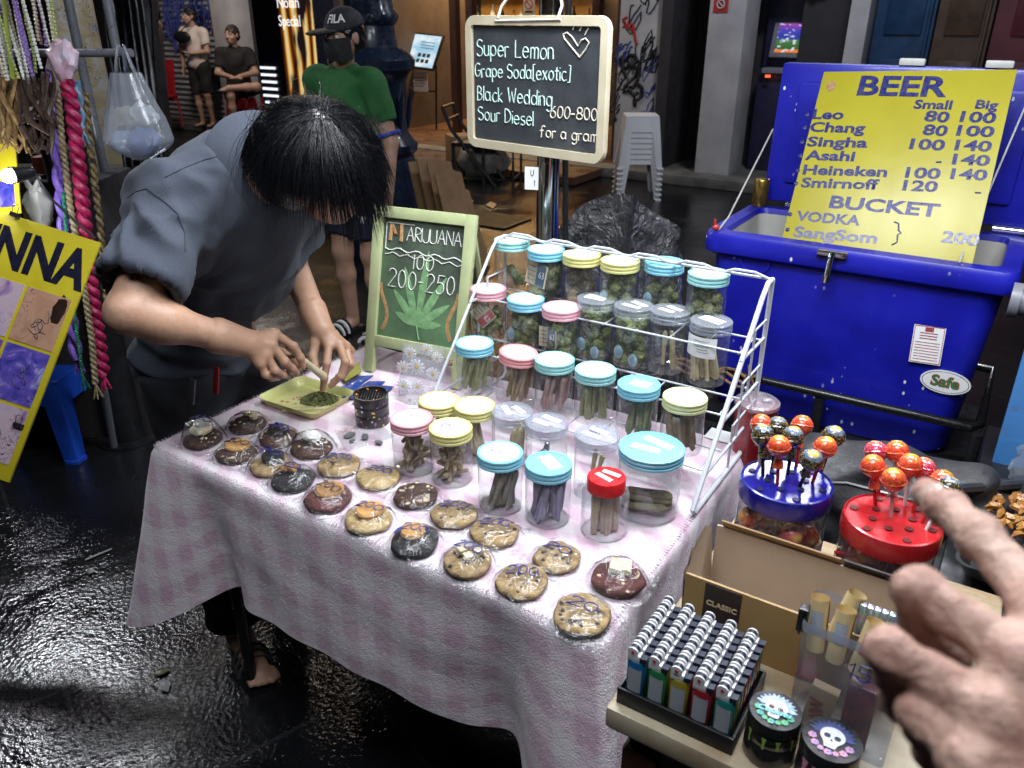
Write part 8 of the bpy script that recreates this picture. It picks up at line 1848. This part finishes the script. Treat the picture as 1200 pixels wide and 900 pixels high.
# ======== helper for the other people (local: x to the person's right, y forward, z up)
def person(label, M_, hgt, J, shirt, bottoms, skn, hairc='black', tucked=False, vox=.009, hem=.40, sleeve=.6, sit=False):
    th = thing('person', label, 'person', M_); s = hgt/1.75; P_ = {k: A3(v)*s for k, v in J.items()}
    R = Euler((J.get('tilt', (0, 0, 0))[0], 0, J.get('turn', (0, 0, 0))[0])).to_matrix()
    S = SDF((-.6*s, -.5*s, -.02), (.6*s, .75*s, 1.82*s), vox)
    S.cap(P_['pel'], P_['chest'], .125*s, .12*s, k=.05); S.cap(P_['chest'], P_['neck'], .10*s, .055*s, k=.04); S.cap(P_['neck'], P_['head'], .052*s, k=.02); head_prims(S, P_['head'], R, s)
    for q_ in 'RL':
        chain(S, [P_['chest'], P_['sh'+q_], P_['el'+q_], P_['wr'+q_]], [.1*s, .055*s, .042*s, .027*s], .02); w_, h_ = P_['wr'+q_], P_['ha'+q_]; d_ = (h_-w_)/np.linalg.norm(h_-w_); sd = np.cross(d_, [0, 0, 1]) if abs(d_[2]) < .8 else np.array([0, 1.0, 0]); sd = sd/np.linalg.norm(sd)
        S.cap(w_, w_+d_*.06*s, .03*s, .032*s, k=.015, flat=(np.cross(d_, sd), .6))
        for j in range(4): b_ = w_+d_*.075*s+sd*(.024-.016*j)*s; S.cap(b_, b_+d_*(.07-.008*abs(j-1.3))*s-np.cross(d_, sd)*.012*s, .0105*s, .009*s, k=.004)
        S.cap(w_+d_*.02*s+sd*.02*s, w_+d_*.07*s+sd*.05*s, .013*s, .010*s, k=.008)
        chain(S, [P_['pel'], P_['hi'+q_], P_['kn'+q_], P_['an'+q_]], [.12*s, .085*s, .056*s, .036*s], .03); cm_ = P_['kn'+q_]*.65+P_['an'+q_]*.35; S.ell(cm_, (.052*s,)*3, k=.03)
        S.cap(P_['an'+q_]-[0, 0, .035*s] if not J.get('cross'+q_) else P_['an'+q_], P_['to'+q_], .035*s, .026*s, k=.02)
    S.plane((0, 0, .001), (0, 0, -1)); add_mesh('body', S, skn, th, world=False)
    wm = WM[th.name]; hcW = wm @ Vector(P_['head']); RW = wm.to_3x3() @ R; eyes(th, hcW, RW, s)
    S = SDF((-.6*s, -.5*s, .3*s), (.6*s, .6*s, 1.6*s), vox*.9)
    S.cap(P_['pel']+[0, 0, .02], P_['chest'], .158*s, .160*s, k=.06, flat=((0, 1, 0), .90)); S.cap(P_['shR'], P_['shL'], .070*s, k=.05); S.cap(P_['chest'], P_['neck'], .125*s, .066*s, k=.04)
    for q_ in 'RL':
        e_ = P_['sh'+q_]*(1-sleeve)+P_['el'+q_]*sleeve; S.cap(P_['sh'+q_], e_, .068*s, .068*s, k=.04); d_ = (P_['el'+q_]-P_['sh'+q_]); d_ = d_/np.linalg.norm(d_); S.cap(e_+d_*.03*s, e_+d_*.2*s, .057*s, .07*s, k=.006, op='sub'); S.cap(e_+d_*.085*s, e_+d_*.25*s, .09*s, k=.004, op='sub')
    S.cap(P_['neck']+[0, 0, .055*s], P_['neck']+[0, 0, .2*s], .06*s, .08*s, k=.01, op='sub')
    S.disp(lambda X, Y, Z: .006*np.sin(24*Z+9*X+3*np.sin(8*Y+7*X))); S.plane(P_['pel']-[0, 0, .06*s], (0, 0, -1)); sh_, _, _ = add_mesh('shirt', S, shirt, th, world=False)
    S = SDF((-.6*s, -.5*s, .05*s), (.6*s, .75*s, 1.2*s), vox*.9)
    S.cap(P_['pel'], P_['pel']+[0, 0, .05*s], .145*s, k=.05, flat=((0, 1, 0), .8))
    for q_ in 'RL':
        k_ = P_['hi'+q_]*(1-hem*2)+P_['kn'+q_]*hem*2 if hem < .5 else P_['kn'+q_]; d_ = (P_['kn'+q_]-P_['hi'+q_]); d_ = d_/np.linalg.norm(d_); S.cap(P_['hi'+q_], k_, .105*s, .088*s, k=.05); S.cap(k_+d_*.05*s, k_+d_*.2*s, .072*s, .09*s, k=.006, op='sub'); S.cap(k_+d_*.10*s, k_+d_*.25*s, .12*s, k=.004, op='sub')
    S.disp(lambda X, Y, Z: .005*np.sin(30*Z+16*X+2*np.sin(20*Y))); S.plane(P_['pel']+[0, 0, .10*s], (0, 0, 1)); sho, _, _ = add_mesh('shorts', S, bottoms, th, world=False)
    S = SDF(P_['head']-.16*s, P_['head']+.16*s, .006); T_ = lambda x, y, z: P_['head']+A3(R @ Vector((x*s, y*s, z*s)))
    S.ell(T_(0, -.016, .036), (.082*s, .098*s, .092*s), R, k=.01); S.ell(T_(0, -.05, -.02), (.074*s, .062*s, .06*s), R, k=.02); S.ell(T_(0, .095, -.035), (.078*s, .085*s, .080*s), R, k=.012, op='sub'); S.disp(lambda X, Y, Z: .002*np.sin(140*X+90*Z)+.002*np.sin(120*Y-110*Z)); add_mesh('hair', S, M_hairb if hairc == 'black' else mat('brown_crop', (.035, .022, .016), .5, var=.4), th, world=False)
    return th, P_, R, s
def J_stand(**kw):
    J = dict(pel=(0, 0, .95), chest=(0, 0, 1.30), neck=(0, .0, 1.47), head=(0, .03, 1.635), shR=(.175, 0, 1.41), shL=(-.175, 0, 1.41), elR=(.235, -.02, 1.13), elL=(-.235, -.02, 1.13), wrR=(.25, .06, .88), wrL=(-.25, .06, .88), haR=(.25, .08, .78), haL=(-.25, .08, .78), hiR=(.09, 0, .92), hiL=(-.09, 0, .92), knR=(.10, .02, .50), knL=(-.10, .02, .50), anR=(.10, -.02, .085), anL=(-.10, -.02, .085), toR=(.12, .13, .028), toL=(-.12, .13, .028)); J.update(kw); return J
def face_frame(p, fd): fd = Vector((fd[0], fd[1], 0)).normalized(); return frame(Vector(p), Vector((fd.y, -fd.x, 0)), fd)
M_sk2 = skin('warm_skin', (.46, .27, .19)); M_sk3 = skin('pale_skin', (.52, .32, .24))
# ======== man in green polo, cap and mask
gp_ = at(418, 250, 3.95); GB = Vector((gp_.x, gp_.y+.02, 0)); GB = Vector((at(418, 250, 3.95).x-.02, 4.02, 0))
Mg = face_frame(GB, (-.45, -.9))
Jg = J_stand(turn=(-.25,), tilt=(-.12,), head=(-.06, .05, 1.63), elL=(-.25, -.02, 1.12), wrL=(-.27, .05, .87), haL=(-.27, .07, .77), anL=(-.12, .0, .085), toL=(-.14, .16, .03))
M_grn = mat('green_polo', (.02, .125, .03), .85, c2=(.014, .09, .022), vs=8, bump=.3, bs=300); M_nvs = mat('navy_shorts', (.012, .016, .045), .8, var=.4)
th, P_, R, s = person('man in a green polo shirt, black cap and black mask behind the marijuana board', Mg, 1.585, Jg, M_grn, M_nvs, M_sk2, vox=.008, hem=.36)
hd = P_['head']; T_ = lambda x, y, z: hd+A3(R @ Vector((x*s, y*s, z*s)))
S = SDF(hd-.24, hd+.24, .005); S.ell(T_(0, -.012, .045), (.091*s, .108*s, .095*s), R, k=.01); S.plane(T_(0, 0, .04), A3(R @ Vector((0, -.12, -1)))); S.ell(T_(0, .13, .040), (.074*s, .090*s, .014*s), Euler((-.25, 0, 0)).to_matrix() @ R if False else R, k=.008)
cap_, _, _ = add_mesh('cap', S, mat('black_cap', (.012, .012, .018), .75, bump=.3, bs=300), th, world=False)
gW = WM[th.name]
def cap_text(txt, size, a_deg, z, mt, nm, off=.0005, dz=0):
    m = MB(); m.text(txt, size, Matrix.Identity(4), ext=.0006, off=off, align='CENTER', sx=1.05); vs = []
    for v_ in m.v:
        a = math.radians(a_deg)-v_.x/(.097*s); zz = z+v_.y/s; k_ = math.sqrt(max(.05, 1-((zz-.045)/.095)**2)); rx, ry = .0915*k_+.001, .1085*k_+.001
        vs.append(Vector(T_(-math.sin(-a)*rx*1.0, -.012+math.cos(a)*ry, zz))+Vector(A3(R @ Vector((math.sin(a), math.cos(a), 0))))*(.0012+v_.z))
    m.v = vs; 
    for f_ in m.f: pass
    return m.build(nm, mt, cap_, angle=None)
cap_text('FILA', .046, -30, .074, M_lab, 'lettering', .0008)
# mask, ear loop, cuffs and logo
m = MB(); g = []
for i in range(13):
    a = math.radians(-80+160*i/12); row = []
    for j in range(7):
        z = -.100+.105*j/6; rr_ = .101+.014*math.cos(a)*math.sin(min(1, j/6*1.1)*2.6); row.append(Vector(T_(math.sin(a)*.078, .010+math.cos(a)*rr_, z+.004*math.sin(j*2.1))))
    g.append(row)
m.grid(g); m.grid([[q_*1 for q_ in r] for r in g][::-1]); mk = m.build('face_mask', mat('black_mask', (.012, .012, .015), .8), th, angle=None)
for q_ in 'RL':
    e_ = P_['sh'+q_]*.4+P_['el'+q_]*.6; d_ = (P_['el'+q_]-P_['sh'+q_]); d_ = d_/np.linalg.norm(d_); m = MB(); sd = Vector(d_).orthogonal().normalized(); s2 = Vector(d_).cross(sd); c_ = Vector(e_+d_*.078*s)
    m.tube([c_+(sd*math.cos(a)+s2*math.sin(a))*.062*s for a in np.linspace(0, 6.2832, 25)], .009, 6); m.build('blue_cuff', mat('blue_cuff', (.01, .04, .35), .8) if 'blue_cuff' not in bpy.data.materials else bpy.data.materials['blue_cuff'], th)
p_ = Vector(P_['hiL']*.42+P_['knL']*.58); m = MB(frame(p_+Vector((-.02, .094*s, .04)), Vector((-1, .15, 0)), Zv)); m.text('W', .05, Matrix.Translation((-.02, -.02, 0)), ext=.0008, off=.001, sx=.9); m.build('logo', M_lab, th)
for q_ in 'RL':
    a_, t_ = Vector(P_['an'+q_]), Vector(P_['to'+q_]); d_ = (t_-a_); d_.z = 0; d_.normalize(); sd = Vector((-d_.y, d_.x, 0)); Mx = frame(Vector((a_.x, a_.y, .0))-d_*.05, d_, sd); m = MB(Mx)
    m.prism([(.26*x, .05*y) for x, y in ((0, -.6), (.15, -.85), (.6, -.85), (.85, -1.0), (1.0, -.3), (1.0, .3), (.85, 1.0), (.6, .85), (.15, .85), (0, .6))], .0005, .02); sl = m.build('slipper', M_blk, th)
    for k in range(6): m = MB(Mx); m.tube([(.12+.018*k, .05*math.cos(a), .016+(.062-.005*k)*math.sin(a)) for a in np.linspace(0, math.pi, 11)], .010, 6, flat=.5); m.build('strap_stripe', M_lab if k % 2 else M_blk, sl)
# ======== standing man by the shutter
pA = onz(244, 146, .1); fdA = (-.35, -1)
Ja = J_stand(turn=(-.6,), elR=(.26, .02, 1.15), wrR=(.27, .03, .9), haR=(.28, .04, .8), elL=(-.24, .04, 1.14), wrL=(-.06, .20, 1.12), haL=(.03, .21, 1.13))
th, P_, R, s = person('standing man in a pale T-shirt and black shorts with a crossbody bag', face_frame(at(244, 149, 11.5), fdA), 1.56, Ja, mat('pale_tshirt', (.66, .58, .54), .9, var=.12), mat('black_shorts', (.012, .012, .014), .85), M_sk3, vox=.012, hem=.46)
m = MB(); m.blob((.06, .17, 1.20), (.14, .045, .075), 3, .05); m.build('crossbody_bag', M_blk, th); m = MB(); m.tube([(.12, .16, 1.24), (.0, .150, 1.33), (-.12, .09, 1.44), (-.13, 0, 1.475), (-.08, -.1, 1.40), (.1, -.135, 1.2), (.19, .05, 1.18), (.15, .16, 1.2)], .014, 6, flat=.4); m.build('bag_strap', M_blk, th)
for q_ in 'RL':
    a_, t_ = Vector(P_['an'+q_]), Vector(P_['to'+q_]); m = MB(); m.blob(((a_.x+t_.x)/2, (a_.y+t_.y)/2, .018), (.045, .14, .017), 2); m.build('sandal', M_blk, th)
# ======== seated man on the red stool
pB = bpy.data.objects['plastic_stool.001'].matrix_world.translation.copy() if 'plastic_stool.001' in bpy.data.objects else onz(286, 142, .1)
pB = Vector((s1.matrix_world.translation)); Jb = J_stand(pel=(0, -.02, .545), chest=(0, .02, .90), neck=(0, .04, 1.06), head=(0, .07, 1.22), shR=(.175, .02, 1.0), shL=(-.175, .02, 1.0), elR=(.24, .10, .76), wrR=(.06, .30, .72), haR=(-.03, .34, .70), elL=(-.24, .12, .76), wrL=(-.04, .33, .73), haL=(.04, .38, .71), hiR=(.09, .02, .53), hiL=(-.09, .02, .53), knR=(.10, .42, .50), knL=(-.24, .36, .60), anR=(.10, .38, .085), anL=(.10, .46, .60), toR=(.11, .54, .03), toL=(.22, .48, .56), turn=(-.6,), crossL=(1, 0, 0))
th, P_, R, s = person('man in a black T-shirt sitting cross legged on a red stool', face_frame(pB, (.25, -1)), 1.75, Jb, mat('black_tshirt', (.015, .014, .016), .9), bpy.data.materials['black_shorts'], M_sk3, 'brown', vox=.012, hem=.44)
m = MB(); m.blob((.11, .47, .018), (.045, .14, .017), 2); m.blob((.2, .47, .56), (.07, .04, .035), 2); m.build('sandal', M_blk, th)

# ======== the pointing hand of the person holding the camera
def ruddy():
    t = NT('ruddy_skin'); n_ = t.noise(34, 5, .6, dist=.6); t.col(t.ramp(n_, [(.3, (.28, .13, .10)), (.55, (.44, .27, .21)), (.8, (.52, .36, .29))])); t.set('Roughness', .62); t.set('Subsurface Weight', .02); t.set('Subsurface Radius', (.02, .008, .004)); t.set('Subsurface Scale', .2)
    t.bump(t.math('ADD', t.noise(60, 4, .6, dist=1.5), t.math('MULTIPLY', t.noise(300, 3), .4)), .7, .004); return t.m
arm = thing('person', 'blurred pointing left hand of the person taking the photo, at the right edge', 'person', Matrix.Translation(at(1330, 1010, .24)))
S = SDF(A3(Vector((.05, .12, 1.27))), A3(Vector((.46, .46, 1.58))), .0022)
wr = at(1330, 1000, .25)
hand(S, wr, W_([(1222, 712, .29), (1198, 775, .275), (1168, 838, .268), (1138, 895, .265)]), [W_([(1150, 630, .325), (1108, 596, .352), (1084, 577, .372)]), W_([(1076, 692, .30), (1080, 745, .325), (1120, 775, .335)]), W_([(1044, 764, .288), (1058, 820, .312), (1105, 840, .325)]), W_([(1078, 838, .280), (1090, 880, .298), (1128, 890, .308)])], W_([(1290, 800, .30), (1262, 700, .33), (1235, 640, .35)]), r=.0077, k=.005)
for px, py, t_ in ((1222, 712, .29), (1198, 775, .275), (1168, 838, .268), (1138, 895, .265)): S.cap(A3(at(px, py, t_-.006)), A3(wr*.4+at(px, py, t_-.006)*.6), .0075, .004, k=.005)
S.cap(wr, at(1500, 1250, .21), .030, .036, k=.02)
add_mesh('body', S, ruddy(), arm, wr=lambda p: .0011*(ridge(p, (70, 70, 70))-.3)+.0009*nz3((p[0]*190, p[1]*190, p[2]*190)))
ni = at(1091, 577, .362); nq = (at(1084, 577, .372)-at(1108, 596, .352)).normalized(); vw = (C0-ni).normalized(); m = MB(frame(ni+vw*.0058, nq, vw.cross(nq))); m.blob((0, 0, 0), (.0068, .0055, .0016), 3); m.build('fingernail', mat('nail', (.55, .40, .35), .25, coat=.4, var=.06), arm, True)
m = MB(); a, b = at(1480, 1220, .21), at(1750, 1600, .17); m.tube([a, a*.7+b*.3, b], [.048, .052, .058], 20); m.build('sleeve', mat('dark_sleeve', (.03, .03, .04), .9), arm, True)
p = A3(at(1086, 573, .366));
